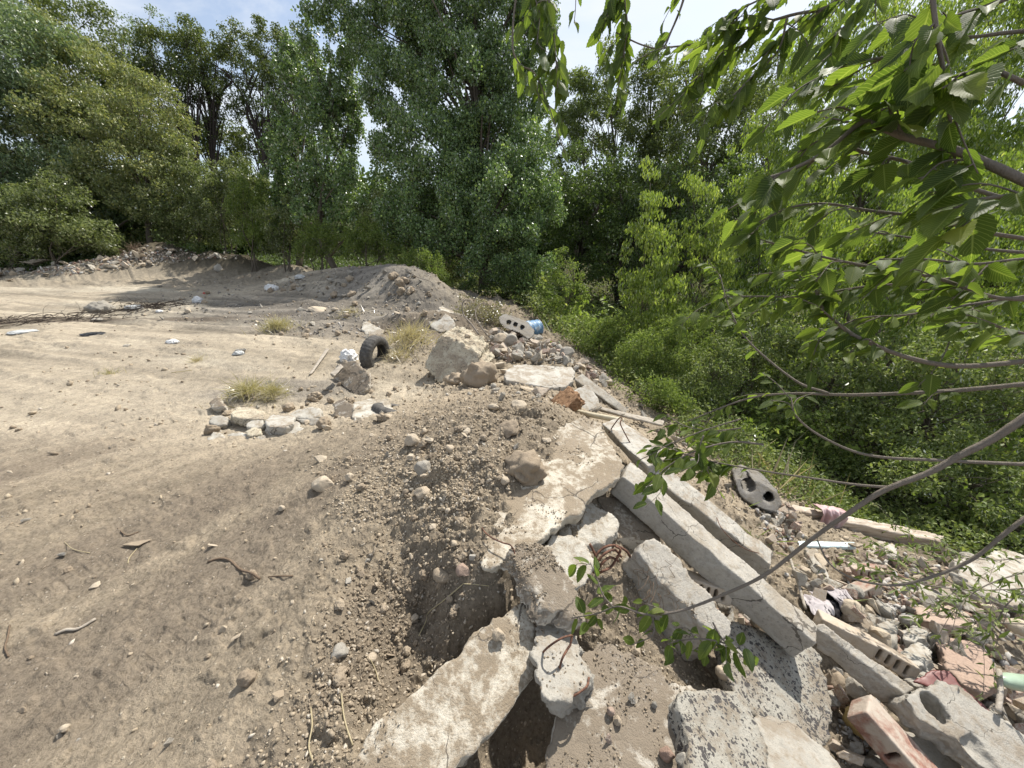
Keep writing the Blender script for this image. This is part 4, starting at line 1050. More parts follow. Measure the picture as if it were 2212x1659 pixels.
beam('concrete_beam', 'grey three-sided concrete beam leaning down to the shrubs', 'concrete beam', [(1240,818,-.18),(1258,806,-.18),(1246,842,-.42)],
     [(1346,893,-.62),(1364,888,-.62),(1340,902,-.74)], M['con_grey'], voxel=.012, amp=.004, seed=22, chip=.35)
slab('concrete_slab', 'upright whitewashed slab corner left of the three-sided beam', 'concrete slab', [(1239,843,(0,4.35)),(1268,831,(0,4.45)),(1260,885,(0,4.15))],
     [(1237,845),(1268,830),(1282,845),(1303,880),(1262,890),(1222,880),(1228,860)], .08, M['con_white'], voxel=.012, seed=23)
M['rotten'] = wood_material('rotten_wood', (.20, .115, .065), (.34, .22, .13), 0)
M['grey_wood'] = wood_material('weathered_wood', (.30, .265, .22), (.44, .40, .34), 0)
slab('timber_stub', 'splintered rotten timber stub beside the pale pipe', 'timber', [(1190,868,(0,3.95)),(1240,845,(0,3.75)),(1215,875,(0,3.7))],
     [(1188,862),(1205,853),(1226,832),(1234,838),(1233,846),(1251,848),(1246,859),(1222,882),(1197,878)], .12, M['rotten'], voxel=.010, amp=.018, seed=24, f=14, chip=.3)
rod('pipe', [P(1200,876,4.15), P(1262,893,3.8), P(1345,909,3.4)], .026, plain_material('cream_pipe', (.50, .45, .33), .6), None, 12)
tag(COL.objects[-1], 'pale cream pipe lying behind the largest slab', 'pipe')
beam('plank', 'long weathered plank lying across behind the pale pipe', 'plank', [(1272,880,-.30),(1282,875,-.30),(1272,884,-.33)], [(1432,918,-.62),(1436,908,-.62),(1430,923,-.65)], M['grey_wood'], voxel=.010, amp=.004, seed=25, jag=.002)
beam('plank', 'short grey board end resting over the long weathered plank', 'plank', [(1270,876,-.25),(1278,871,-.25),(1270,879,-.28)], [(1340,897,-.40),(1352,893,-.40),(1340,900,-.43)], M['grey_wood'], voxel=.010, amp=.004, seed=26, jag=.002)
slab('concrete_block', 'white-topped concrete cube beside the half-buried tyre', 'concrete block', [(768,870,-.22),(845,868,-.22),(800,905,-.20)],
     [(766,868),(800,860),(838,862),(850,890),(846,903),(800,915),(764,912),(760,890)], .16, M['con_pale'], ext=(.0,.02,-.22), voxel=.012, amp=.012, seed=27)
slab('concrete_block', 'clod-covered tilted block with roots in front of the standing tyre', 'concrete block', [(735,790,-.20),(790,800,-.18),(765,845,-.40)],
     [(722,800),(740,782),(762,778),(785,796),(797,818),(790,842),(770,852),(745,838),(725,815)], .2, M['con_soiled'], ext=(.02,.10,-.12), voxel=.012, amp=.022, f=8, seed=28)
slab('concrete_block', 'broken pale slab leaning against the dry grass behind the tyre', 'concrete slab', [(785,700,(0,7.9)),(825,715,(0,7.6)),(800,722,(0,7.5))],
     [(784,696),(792,693),(829,712),(826,719),(812,727),(790,722),(780,710)], .06, M['con_pale'], voxel=.014, seed=29)
slab('concrete_slab', 'bluish white slab half under the brush pile', 'concrete slab', [(920,675,(0,8.2)),(975,690,(0,8.0)),(940,715,(0,7.75))],
     [(917,669),(935,674),(945,668),(972,682),(984,696),(978,712),(950,718),(930,706),(922,690)], .10, M['con_white'], voxel=.016, amp=.012, seed=30)
slab('concrete_slab', 'thin pale board-like slab above the bluish white slab', 'concrete slab', [(950,664,(0,8.7)),(1000,685,(0,8.5)),(960,675,(0,8.4))],
     [(947,664),(953,661),(1001,680),(999,688),(985,692),(958,677)], .05, M['con_pale'], voxel=.016, seed=31)
cutp = [(P(a, b, 7.4), P(a + 4, b - 4, 8.1), .052) for a, b in ((1095,700),(1110,705.5),(1125,711))]
slab('hollow_slab', 'hollow-core slab piece with three round holes near the blue barrel', 'hollow slab', [(1080,690,(0,7.9)),(1140,722,(0,7.7)),(1095,707,(0,7.7))],
     [(1076,686),(1083,683),(1110,692),(1137,705),(1152,722),(1149,731),(1140,732),(1122,720),(1090,709),(1080,700)], .3, M['con_dark'], ext=P(1098,682,8.4) - P(1090,690,7.9), voxel=.015, amp=.010, seed=32, cut=cutp)
slab('concrete_pipe', 'broken grey hollow piece at the slope edge below the bricks', 'concrete pipe', [(1190,765,(0,6.6)),(1235,780,(0,6.5)),(1200,785,(0,6.4))],
     [(1187,768),(1195,757),(1212,760),(1240,778),(1238,788),(1222,791),(1200,782)], .16, M['con_grey'], voxel=.014, amp=.008, seed=33, cut=[(P(1186,768,6.3), P(1225,776,6.75), .07)])
ex = P(1598,1003,4.3) - P(1612,1032,3.75); h1, h2 = P(1618,1053,3.72), P(1662,1081,3.62)
slab('hollow_slab', 'dark grey hollow block with two openings above the rubble slope', 'hollow slab', [(1605,1040,(0,3.8)),(1675,1085,(0,3.65)),(1625,1075,(0,3.7))],
     [(1588,1040),(1612,1030),(1652,1046),(1684,1068),(1690,1088),(1677,1106),(1648,1101),(1618,1086),(1596,1068)], .2, M['con_dark'], ext=ex, voxel=.010, amp=.007, seed=34, jag=.004,
     cut=[(h1 - ex * .3, h1 + ex * .8, .066), (h2 - ex * .3, h2 + ex * .8, .052)])
# the timber at the foot of the slope with a rag over it
lg = beam('timber_beam', 'bleached timber beam at the foot of the rubble slope', 'timber', [(1702,1100,-1.12),(1712,1088,-1.12),(1702,1128,-1.32)], [(2032,1172,-1.48),(2040,1156,-1.48),(2030,1195,-1.64)],
     wood_material('bleached_wood', (.40, .33, .26), (.62, .57, .49), 0, .6), voxel=.012, amp=.006, seed=35, aniso=(.3, .3, 1))
M['board_paint'] = patchy_material('flaking_blue_paint', (.56, .67, .70), (.30, .27, .23), 24, .60)
beam('board', 'white-blue painted board lying level above the rubble', 'board', [(1652,1178,-1.0),(1650,1166,-1.0),(1652,1184,-1.04)], [(1849,1182,-1.06),(1846,1170,-1.06),(1849,1189,-1.10)], M['board_paint'], voxel=.010, amp=.002, seed=36, jag=.001, chip=.3)

GR = 'pale concrete pieces in the rubble slope'
for i, (lb, anch, ol, th, mt) in enumerate([
    ('long pale stick of concrete standing over the garment', [(1745,1190,-.95),(1790,1260,-.93),(1770,1260,-.93)], [(1740,1186),(1765,1182),(1785,1225),(1800,1262),(1778,1272),(1758,1230)], .06, 'con_white'),
    ('flat grey slab under the black and white garment', [(1780,1270,-.92),(1830,1300,-.94),(1790,1310,-.90)], [(1755,1280),(1800,1262),(1838,1285),(1842,1302),(1810,1312),(1770,1305)], .06, 'con_grey'),
    ('long flat grey slab left of the white slabs', [(1905,1265,-1.1),(2050,1280,-1.15),(1950,1290,-1.08)], [(1880,1272),(1920,1255),(1990,1250),(2050,1268),(2060,1285),(1990,1296),(1910,1292)], .07, 'con_grey'),
    ('large white slab at the right edge', [(2080,1200,-1.25),(2200,1250,-1.3),(2120,1290,-1.15)], [(2060,1208),(2095,1196),(2150,1212),(2215,1240),(2260,1290),(2190,1310),(2130,1282),(2085,1262)], .10, 'con_white'),
    ('white slab wedge above the large white slab', [(2150,1200,-1.4),(2212,1220,-1.45),(2200,1250,-1.35)], [(2130,1200),(2170,1185),(2230,1205),(2290,1245),(2230,1250),(2180,1225)], .08, 'con_pale'),
    ('white chunk behind the elm twigs right of the painted board', [(1890,1175,-1.25),(1930,1180,-1.25),(1900,1205,-1.15)], [(1872,1180),(1900,1168),(1935,1176),(1942,1195),(1910,1212),(1880,1200)], .10, 'con_white'),
    ('flat reddish boulder at the right', [(2040,1390,-.9),(2140,1420,-.92),(2090,1480,-.82)], [(2030,1392),(2055,1376),(2095,1382),(2130,1402),(2152,1450),(2148,1488),(2118,1496),(2080,1478),(2045,1440)], .09, 'rock_red'),
    ('tan flat block edge-on right of the tan plain brick', [(1855,1330,-.85),(1895,1370,-.84),(1870,1380,-.80)], [(1845,1322),(1870,1325),(1905,1368),(1900,1382),(1862,1378),(1848,1350)], .06, 'con_soiled'),
    ('round grey concrete lump above the holed brick', [(1900,1350,-.84),(1930,1360,-.84),(1915,1385,-.80)], [(1893,1345),(1915,1336),(1935,1352),(1936,1375),(1915,1388),(1896,1376)], .09, 'con_grey'),
    ('pale grey angular rock right of the holed brick', [(1960,1400,-.82),(2005,1410,-.82),(1980,1435,-.78)], [(1955,1400),(1985,1388),(2010,1408),(2012,1430),(1980,1442),(1958,1425)], .08, 'con_white'),
    ('grey rock with a cracked side below the holed brick', [(1965,1450,-.82),(2000,1450,-.82),(1980,1475,-.78)], [(1958,1448),(1985,1436),(2010,1452),(2005,1476),(1975,1482),(1957,1468)], .08, 'con_grey'),
    ('striped grey stone in the middle of the rubble slope', [(1950,1365,-.86),(1990,1365,-.86),(1970,1385,-.82)], [(1945,1362),(1975,1352),(1998,1360),(1998,1380),(1970,1386),(1950,1380)], .07, 'con_white'),
    ('orange-topped red rubble piece near the right shrubs', [(1990,1310,-.98),(2060,1325,-.98),(2020,1345,-.9)], [(1975,1312),(2005,1302),(2060,1310),(2095,1335),(2080,1352),(2020,1346),(1985,1335)], .09, 'rock_red')]):
    slab('concrete_piece', lb, 'rubble piece', anch, ol, th, M[mt], voxel=.010, amp=.009, jag=.006, seed=40 + i, group=GR)

# left rubble nest in the driven ground
GL = 'blocks of the rubble nest in the driven ground'
for i, (lb, anch, ol, th, mt) in enumerate([
    ('upper half of the split white block in the rubble nest', [(578,905,-.24),(640,903,-.24),(600,918,-.22)], [(574,908),(584,896),(622,894),(637,902),(634,912),(618,921),(580,922)], .1, 'con_white'),
    ('lower half of the split white block in the rubble nest', [(578,925,-.30),(650,920,-.28),(600,955,-.33)], [(574,924),(620,922),(640,909),(655,925),(640,940),(612,952),(578,962),(573,945)], .12, 'con_white'),
    ('flat slab in front of the holed block in the rubble nest', [(490,940,-.32),(568,945,-.30),(530,960,-.34)], [(487,938),(520,934),(570,940),(572,960),(548,962),(505,955)], .07, 'con_pale'),
    ('tan rounded block behind the holed block', [(500,890,-.25),(560,890,-.25),(530,905,-.24)], [(498,890),(510,877),(545,880),(572,890),(570,904),(530,905),(505,900)], .1, 'con_yellow'),
    ('long grey block at the right of the rubble nest', [(625,895,-.25),(690,885,-.22),(660,902,-.26)], [(618,899),(640,884),(672,878),(692,884),(690,900),(660,903),(632,903)], .1, 'con_pale'),
    ('greenish board-shaped slab at the right of the rubble nest', [(640,908,-.28),(698,906,-.26),(665,918,-.3)], [(637,904),(690,901),(702,908),(698,920),(660,918)], .05, 'con_grey'),
    ('flat stone slab at the left of the rubble nest', [(455,902,-.28),(488,900,-.28),(470,915,-.3)], [(453,900),(475,896),(492,901),(490,916),(465,920),(452,912)], .09, 'con_grey'),
    ('dark-fronted stone at the left corner of the rubble nest', [(450,940,-.3),(482,938,-.3),(465,955,-.33)], [(446,948),(460,931),(478,936),(485,948),(470,954),(452,957)], .09, 'con_pale'),
    ('white stone leaning on the split block', [(535,912,-.26),(568,910,-.26),(550,922,-.28)], [(532,914),(550,904),(568,903),(571,918),(555,925),(537,924)], .08, 'con_pale'),
    ('pale oval stone lying on the flat slab of the rubble nest', [(530,930,-.27),(562,930,-.27),(545,938,-.28)], [(528,932),(545,922),(563,926),(566,936),(545,942),(530,940)], .05, 'con_yellow'),
    ('pointed rock standing left behind the rubble nest', [(455,865,-.25),(480,868,-.25),(465,878,-.28)], [(450,872),(466,854),(480,868),(484,878),(462,882)], .1, 'con_soiled'),
    ('tan rock half in the soil right of the rubble nest', [(725,870,-.25),(760,880,-.22),(740,905,-.3)], [(718,872),(740,862),(762,875),(765,905),(745,912),(722,900)], .12, 'con_soiled')]):
    slab('concrete_piece', lb, 'rubble block', anch, ol, th, M[mt], voxel=.012, amp=.009, jag=.006, seed=60 + i, group=GL)

# ------------------------------------------------------------------ stones, bricks and small rubble
def rock_mesh(kind, seed):
    rs = np.random.default_rng(seed)
    bm = bmesh.new()
    if kind == 'stone':
        bmesh.ops.create_icosphere(bm, subdivisions=4, radius=.5)
        v = np.array([q.co[:] for q in bm.verts]); v = v / .5
        for _ in range(7):                       # a few flattened sides
            d = rs.normal(size=3); d /= np.linalg.norm(d); h = rs.uniform(.55, .9)
            k = v @ d; v = v - np.outer(np.maximum(k - h, 0) * .85, d)
        v = v * .5 * (1 + .07 * facet(v, .6, seed)[:, None] + .10 * fbm(v * 1.3, seed, 3)[:, None] + .035 * fbm(v * 6, seed + 1, 3)[:, None])
        for q, c in zip(bm.verts, v): q.co = c
    elif kind == 'clod':
        bmesh.ops.create_icosphere(bm, subdivisions=4, radius=.5)
        v = np.array([q.co[:] for q in bm.verts]) 
        v = v * (1 + .42 * fbm(v * 2.6, seed, 3)[:, None] + .20 * fbm(v * 7, seed + 1, 4, .6, True)[:, None] + .22 * facet(v, .3, seed)[:, None])
        for q, c in zip(bm.verts, v): q.co = c
    else:
        if kind == 'brick':
            L, W, Hh = rs.uniform(.55, 1), .48, .34
            pts = [(x * L * .5, y * W * .5, z * Hh * .5) for x in (-1, 1) for y in (-1, 1) for z in (-1, 1)]
            for p in pts: bm.verts.new(Vector(p))
            bmesh.ops.convex_hull(bm, input=bm.verts)
            for _ in range(rs.integers(1, 4)):
                n = Vector((rs.choice([-1, 1]), rs.normal() * .6, rs.normal() * .6)).normalized()
                bmesh.ops.bisect_plane(bm, geom=bm.verts[:] + bm.edges[:] + bm.faces[:], plane_co=n * rs.uniform(.16, .30), plane_no=n, clear_outer=True)
                bmesh.ops.holes_fill(bm, edges=bm.edges)
        else:
            pts = rs.uniform(-.5, .5, (rs.integers(9, 15), 3)) * np.array([1, .8, .62])
            for p in pts: bm.verts.new(Vector(p))
            r = bmesh.ops.convex_hull(bm, input=bm.verts)
            bmesh.ops.delete(bm, geom=[g for g in r['geom_interior'] if isinstance(g, bmesh.types.BMVert)], context='VERTS')
        bmesh.ops.bevel(bm, geom=bm.edges[:] + bm.verts[:], offset=.022, segments=1, affect='EDGES')
        bmesh.ops.triangulate(bm, faces=bm.faces[:])
        for _ in range(3):
            ed = [e for e in bm.edges if e.calc_length() > .10]
            if not ed: break
            bmesh.ops.subdivide_edges(bm, edges=ed, cuts=1, use_grid_fill=False)
            bmesh.ops.triangulate(bm, faces=[f for f in bm.faces if len(f.verts) > 3])
        bm.normal_update()
        v = np.array([q.co[:] for q in bm.verts]); nn = np.array([q.normal[:] for q in bm.verts])
        a = .014 if kind == 'brick' else .030
        v = v + nn * ((.3 * a) * facet(v, .22, seed))[:, None]
        v = v + nn * (a * fbm(v * 7, seed, 3))[:, None]
        for q, c in zip(bm.verts, v): q.co = c
    bmesh.ops.recalc_face_normals(bm, faces=bm.faces[:])
    me = bpy.data.meshes.new(kind); bm.to_mesh(me); bm.free()
    me.polygons.foreach_set('use_smooth', np.full(len(me.polygons), kind in ('stone', 'clod')))
    return me

LIB = {}
def lib(kind, mat, k):
    key = (kind, mat, k)
    if key not in LIB:
        if (kind, k) not in LIB: LIB[(kind, k)] = rock_mesh(kind, 50 + k * 7 + {'stone': 0, 'clod': 1000, 'brick': 2000, 'chunk': 3000}[kind])
        me = LIB[(kind, k)].copy(); me.materials.clear(); me.materials.append(M[mat]); me.name = kind
        LIB[key] = me
    return LIB[key]

def piece(name, label, cat, pos, size, kind='chunk', mat='rock_tan', k=None, rot=None, sink=.25, group=None, tilt=.5):
    k = random.randrange(9) if k is None else k
    o = link(name, lib(kind, mat, k))
    s = np.array(size if hasattr(size, '__len__') else (size, size * random.uniform(.75, 1), size * random.uniform(.6, .9)), float)
    o.scale = s
    o.rotation_euler = rot if rot is not None else (random.gauss(0, tilt), random.gauss(0, tilt), random.uniform(0, 6.28))
    o.location = (pos[0], pos[1], pos[2] + s[2] * (.5 - sink) * (.72 if kind in ('chunk', 'brick') else 1))
    return tag(o, label, cat, group)

M['grit_dark'] = grit_material('dark_grit', [(0, (.18, .145, .105)), (.5, (.245, .20, .148)), (.9, (.30, .25, .185)), (1, (.42, .38, .32))])
# --- stones one can point at: (px, py, width px, height px, kind, material, label)
NS = [(1130,1008,84,66,'clod','clod','big rough boulder lying on the largest slab','boulder',.30),
 (1078,1375,30,30,'stone','rock_tan','single round stone on the long dusty slab','stone',.0),
 (700,1042,48,36,'stone','rock_tan','smooth rounded stone at the left foot of the gravel mound','stone',.3),
 (690,990,38,26,'chunk','rock_tan','angular stone above the smooth rounded one on the left of the mound','stone',.3),
 (915,1008,38,36,'stone','rock_grey','greyish stone in the middle of the gravel mound','stone',.3),
 (892,950,32,30,'stone','rock_tan','tilted oblong stone on the upper left of the gravel mound','stone',.25),
 (925,948,28,24,'chunk','rock_tan','broken stone right of the oblong one on the upper mound','stone',.25),
 (912,1063,36,24,'stone','rock_tan','pale flat cobble low on the gravel mound','stone',.3),
 (775,905,26,24,'chunk','rock_tan','tan cube-like stone in front of the white-topped cube','stone',.3),
 (300,1172,58,32,'chunk','clod','lone brown rock on the driven ground at the left','rock',.35),
 (733,1405,44,30,'stone','rock_grey','grey oval cobble stuck in the rim of the pit','stone',.4),
 (1022,1198,18,30,'brick','rock_grey','dark upright stone left of the tilted slab','stone',.3),
 (1002,1230,34,30,'stone','rock_red','split reddish cobble below the dark upright stone','stone',.3),
 (958,1238,46,30,'stone','clod','soil-crusted cobble on the bank above the long slab','stone',.4),
 (952,1200,16,26,'chunk','rock_tan','small pointed stone on the bank above the soil-crusted cobble','stone',.3),
 (802,1199,16,14,'chunk','con_white','small white chip in the shade of the pit rim','stone',.2),
 (895,1335,22,18,'stone','rock_tan','small stone on the pit slope','stone',.3),
 (1362,1507,26,26,'chunk','con_white','white cube-shaped pebble on the toothed slab','stone',.05),
 (1318,1537,18,22,'stone','rock_red','pinkish oval pebble on the toothed slab','stone',.05),
 (1333,1558,20,18,'stone','rock_tan','round pebble below the pinkish oval one','stone',.05),
 (1412,1523,14,14,'stone','con_white','tiny white pebble at the right of the white cube-shaped one','stone',.05),
 (1312,1592,22,34,'chunk','brick_red','orange brick splinter on the toothed slab','brick splinter',.1),
 (1438,1625,34,42,'stone','rock_red','pink stone at the bottom edge on the toothed slab','stone',.2),
 (1470,1640,26,30,'stone','rock_grey','grey stone touching the pink one at the bottom edge','stone',.2),
 (1370,1400,34,26,'chunk','rock_tan','tan stone half under the toothed slab rim','stone',.2),
 (1850,1556,82,66,'stone','rock_yellow','smooth yellow boulder beside the lower rough beam','boulder',.2),
 (1560,1450,34,28,'stone','rock_tan','pale cobble in the gap below the wedge block','stone',.3),
 (1800,1470,50,36,'stone','clod','brown cobble in the dark gap under the lower beam','stone',.3),
 (1036,805,64,66,'clod','clod','ridged lump of dried soil between the mound and the huge block','soil clod',.35),
 (985,818,40,30,'clod','clod','dark clod in the hollow in front of the huge block','soil clod',.3),
 (1072,787,40,26,'chunk','rock_tan','tan rock right of the huge block','rock',.3),
 (1088,800,26,22,'chunk','rock_tan','small rock above the left end of the white hollow slab','rock',.3),
 (1165,845,46,30,'chunk','brick_tan','brown-fronted masonry lump leaning on the white hollow slab','masonry lump',.1),
 (1135,838,36,18,'chunk','rock_tan','low tan rock at the foot of the masonry lump','rock',.3),
 (1120,872,36,14,'stone','rock_tan','flat stone on the crest of the gravel mound','stone',.4),
 (1066,878,24,16,'stone','rock_tan','pale round stone on the crest of the gravel mound','stone',.3),
 (1180,950,26,16,'chunk','rock_tan','brown stone near the upper edge of the largest slab','stone',.3),
 (1205,958,22,12,'chunk','rock_tan','flat stone next to the brown one near the slab edge','stone',.3),
 (1095,925,50,18,'clod','clod','long crusty clod high on the mound','soil clod',.5),
 (220,662,40,30,'clod','rock_grey','grey boulder at the end of the dead branches','boulder',.35),
 (473,577,18,20,'stone','rock_grey','lone upright grey boulder on the far driven ground','boulder',.3),
 (80,563,50,22,'chunk','rock_tan','flat tan boulder on the far rubble rim at the left','boulder',.2),
 (40,581,26,14,'chunk','con_white','white block at the left end of the far rubble rim','block',.2),
 (187,571,32,16,'chunk','con_white','large white slab piece on the far rubble rim','block',.2),
 (248,575,20,14,'chunk','con_pale','pale block right of the large white slab piece on the far rim','block',.2),
 (383,566,28,14,'chunk','con_grey','grey slab piece lying on the far driven ground','block',.2),
 (18,606,30,8,'chunk','rock_tan','low flat stone at the far left edge','stone',.2),
 (217,689,32,9,'chunk','con_white','white flat stone in front of the dead branches','stone',.3),
 (407,670,12,16,'stone','rock_tan','small brown stone below the white bags','stone',.3),
 (520,755,28,14,'chunk','con_white','white stone with a brown base on the driven ground','stone',.3),
 (275,745,20,9,'chunk','con_white','pale flat stone left of the scraps of plastic','stone',.3),
 (690,668,44,12,'stone','rock_tan','long pale stone half buried behind the grass tuft','stone',.4),
 (725,668,18,9,'stone','rock_tan','small pale stone right of the long pale one','stone',.3),
 (650,668,18,10,'stone','rock_grey','grey stone left of the long pale one','stone',.3),
 (1010,725,14,12,'stone','rock_tan','round stone in the soil above the huge block','stone',.3),
 (905,655,12,9,'stone','con_white','white round stone on the soil above the tyre','stone',.2),
 (460,1178,26,14,'chunk','rock_tan','small brown stone at the end of the curved root','stone',.3),
 (208,1265,22,8,'stone','rock_tan','flat pebble on the left driven ground','stone',.3),
 (1010,930,26,16,'chunk','rock_tan','stone right under the crest on the left of the mound','stone',.3)]
nsx = np.array([a[0] for a in NS], float); nsy = np.array([a[1] + a[3] * .38 for a in NS], float)
# the tops of the big slabs carry stones too: find those heights by casting on the finished meshes
def on_solids(px, py):
    """first hit of a sight line with ground or any slab"""
    dg = DG(); dg.update()
    out = G(px, py)
    r = ray(px, py)
    for i in range(len(px)):
        best = np.linalg.norm(out[i] - CAM) if not np.isnan(out[i][0]) else 1e9
        ok, loc, nrm, idx, ob, mt = scene.ray_cast(dg, Vector(CAM), Vector(r[i]).normalized())
        if ok and (Vector(loc) - Vector(CAM)).length < best and ob.name.split('.')[0] not in ('crown', 'trunk', 'forest'): out[i] = np.array(loc[:])
    return out
pos = on_solids(nsx, nsy)
for (px, py, w, h, kind, mat, lb, cat, snk), p in zip(NS, pos):
    D = (p - CAM) @ ray(CX, CY)
    s = w * D / F; hz = h * D / F * 1.05
    if mat.startswith('con'): pass
    nm = {'clod': 'soil_clod' if mat == 'clod' else 'boulder'}.get(kind, cat.replace(' ', '_'))
    piece(nm, lb, cat, p + ray(px, py) * np.array([1, 1, 0]) * s * .2, (s, s * .85, hz), kind, mat, sink=snk, rot=(random.gauss(0, .2), random.gauss(0, .15), random.uniform(-.4, .4)))

# --- bricks
def brick_with_slots(nslot, seed):
    bm = bmesh.new(); bmesh.ops.create_cube(bm, size=1, matrix=Matrix.Diagonal((.25, .115, .085, 1)))
    cs = []
    for i in range(nslot):
        x = (-.5 + (i + 1) / (nslot + 1)) * .235
        cb = bmesh.new(); bmesh.ops.create_cube(cb, size=1, matrix=Matrix.Translation((x, 0, 0)) @ Matrix.Diagonal((.016, .3, .055, 1))); cs.append(cb)
    o = solid('brick', bm, M['brick_tan'], .0045, .0015, 20, .8, cs, seed, org=(0, 0, 0), amp2=.0008, keep=False)
    return o
def put_brick(o, label, p, face, up=(0, 0, 1), scale=1.0, mat='brick_tan', name='slotted_brick', cat='brick', group='slotted bricks in the rubble'):
    """its slotted long side looks along 'face'"""
    f = Vector(face).normalized(); u = Vector(up); x = u.cross(f); x = -x.normalized(); z = x.cross(Vector(-f)) ; z = f.cross(x) * -1
    y = f; z = Vector(x).cross(y)
    m = Matrix((x, y, z)).transposed().to_4x4(); o.matrix_world = Matrix.Translation(Vector(p)) @ m @ Matrix.Diagonal((scale,) * 3 + (1,))
    o.name = name; o.data.materials[0] = M[mat]
    return tag(o, label, cat, group)
put_brick(brick_with_slots(5, 1), 'tan slotted brick with its row of slots facing out beside the lower beam', PZ(1905,1412,-.78), (-.35,-.8,.45), (.25,-.1,1), 1.15)
put_brick(brick_with_slots(3, 2), 'reddish slotted brick near the foot of the painted board', PZ(1868,1232,-.93), (-.2,-.9,.2), (-.1,0,1), .85, 'brick_red')
put_brick(brick_with_slots(5, 3), 'slotted brick showing between the wedge block and the front beam', PZ(1525,1268,-.22), (-.25,-.8,.35), (.1,0,1), .95)
put_brick(brick_with_slots(1, 4), 'round-shouldered red brick with one wide slot', PZ(1862,1275,-.88), (.1,-.85,.3), (-.3,0,1), .9, 'brick_red')
put_brick(brick_with_slots(0, 5), 'plain tan brick above the slotted brick by the lower beam', PZ(1822,1368,-.72), (-.4,-.7,.3), (.1,-.1,1), 1.1, 'brick_tan', 'brick')
put_brick(brick_with_slots(1, 6), 'large pinkish brick standing on its end at the bottom right', PZ(1930,1610,-.70), (-.75,-.6,.2), (.45,-.25,1), 1.35, 'brick_red')

# --- the many loose fragments
def in_poly(px, py, poly):
    r = np.zeros(len(px), bool); j = len(poly) - 1
    for i in range(len(poly)):
        xi, yi = poly[i]; xj, yj = poly[j]
        c = ((yi > py) != (yj > py)) & (px < (xj - xi) * (py - yi) / (yj - yi + 1e-9) + xi)
        r ^= c; j = i
    return r

def field(n, poly, smin, smax, mix, where, seed, group, lift=.0, tilt=.7, power=1.8):
    rs = np.random.default_rng(seed)
    xs = [p[0] for p in poly]; ys = [p[1] for p in poly]
    X = rs.uniform(min(xs), max(xs), n * 6); Y = rs.uniform(min(ys), max(ys), n * 6)
    m = in_poly(X, Y, poly); X, Y = X[m][:n], Y[m][:n]
    pts = G(X, Y)
    random.seed(seed)
    for p in pts:
        if np.isnan(p[0]): continue
        kind, mat, nm, desc = random.choices([q[:4] for q in mix], [q[4] for q in mix])[0]
        s = smin + (smax - smin) * random.random() ** power
        big = 'large' if s > smin + .62 * (smax - smin) else ('small' if s < smin + .25 * (smax - smin) else 'middling')
        piece(nm, '%s %s among %s' % (big, desc, where), desc.split()[-1], p + np.array([0, 0, lift * random.random()]), s, kind, mat, sink=random.uniform(.05, .35), group=group, tilt=tilt)

MIX = [('brick','brick_red','brick_fragment','red brick fragment',.20), ('brick','brick_tan','brick_fragment','dusty tan brick fragment',.17), ('chunk','con_pale','concrete_fragment','pale concrete fragment',.22),
       ('chunk','con_grey','concrete_fragment','grey concrete fragment',.17), ('stone','rock_grey','cobble','grey cobble',.10), ('chunk','rock_tan','stone_fragment','tan broken stone',.10), ('stone','rock_tan','cobble','tan cobble',.04)]
R1 = [(1690,1200),(1860,1190),(2050,1200),(2212,1290),(2212,1659),(2080,1560),(1990,1470),(1880,1400),(1780,1330),(1680,1250)]
field(250, R1, .055, .17, MIX, 'the rubble slope right of the long beams', 1, 'fragments on the rubble slope', .10, .8)
R2 = [(1775,1440),(1850,1460),(1940,1560),(2000,1590),(2060,1659),(1800,1659),(1790,1560)]
field(34, R2, .05, .14, MIX, 'the dark gap below the lower beam', 2, 'fragments below the lower beam', .05)
R3 = [(1045,735),(1090,712),(1140,728),(1190,745),(1245,790),(1180,787),(1100,787),(1060,770)]
field(160, R3, .09, .30, MIX, 'the brick heap behind the huge block', 3, 'fragments of the brick heap', .14)
R4 = [(1420,1160),(1450,1165),(1600,1310),(1660,1370),(1560,1360),(1480,1220)]
field(26, R4, .05, .13, MIX, 'the gap between the wedge block and the beam', 4, 'fragments in the gap beside the front beam', .05)
R4b = [(1610,1090),(1700,1080),(1740,1160),(1690,1200),(1650,1160)]
field(30, R4b, .05, .16, MIX, 'the timber end and the hollow block', 14, 'fragments beside the hollow block', .05)
MIXF = [('chunk','rock_tan','rubble_stone','tan rubble stone',.5), ('chunk','con_pale','concrete_fragment','pale rubble piece',.3), ('brick','brick_tan','brick_fragment','tan brick piece',.2)]
R14 = [(985,800),(1040,815),(1090,830),(1200,850),(1230,870),(1180,880),(1080,870),(1000,850)]
field(40, R14, .03, .12, MIXM if False else MIX[2:], 'the crest and the white hollow slab', 18, 'stones behind the crest of the mound', .0)
R15 = [(1180,740),(1250,770),(1330,830),(1300,850),(1240,800),(1190,775)]
field(45, R15, .08, .24, MIX, 'the slope edge right of the brick heap', 19, 'fragments at the slope edge beyond the white slab', .05)
R11 = [(1230,770),(1290,800),(1400,890),(1560,1000),(1650,1065),(1600,1095),(1480,1000),(1440,945),(1360,905),(1280,850)]
field(70, R11, .05, .18, MIX, 'the strip between the beams and the bushes', 15, 'fragments at the edge of the bushes', .03)
R5 = [(0,570),(90,548),(200,536),(290,530),(360,532),(420,545),(520,545),(600,548),(620,560),(500,562),(420,566),(300,580),(150,600),(0,598)]
field(170, R5, .12, .50, MIXF, 'the far rubble rim', 5, 'rubble of the far rim', .05, power=2.6)
R6 = [(640,580),(720,560),(900,590),(930,640),(800,650),(640,640),(560,630)]
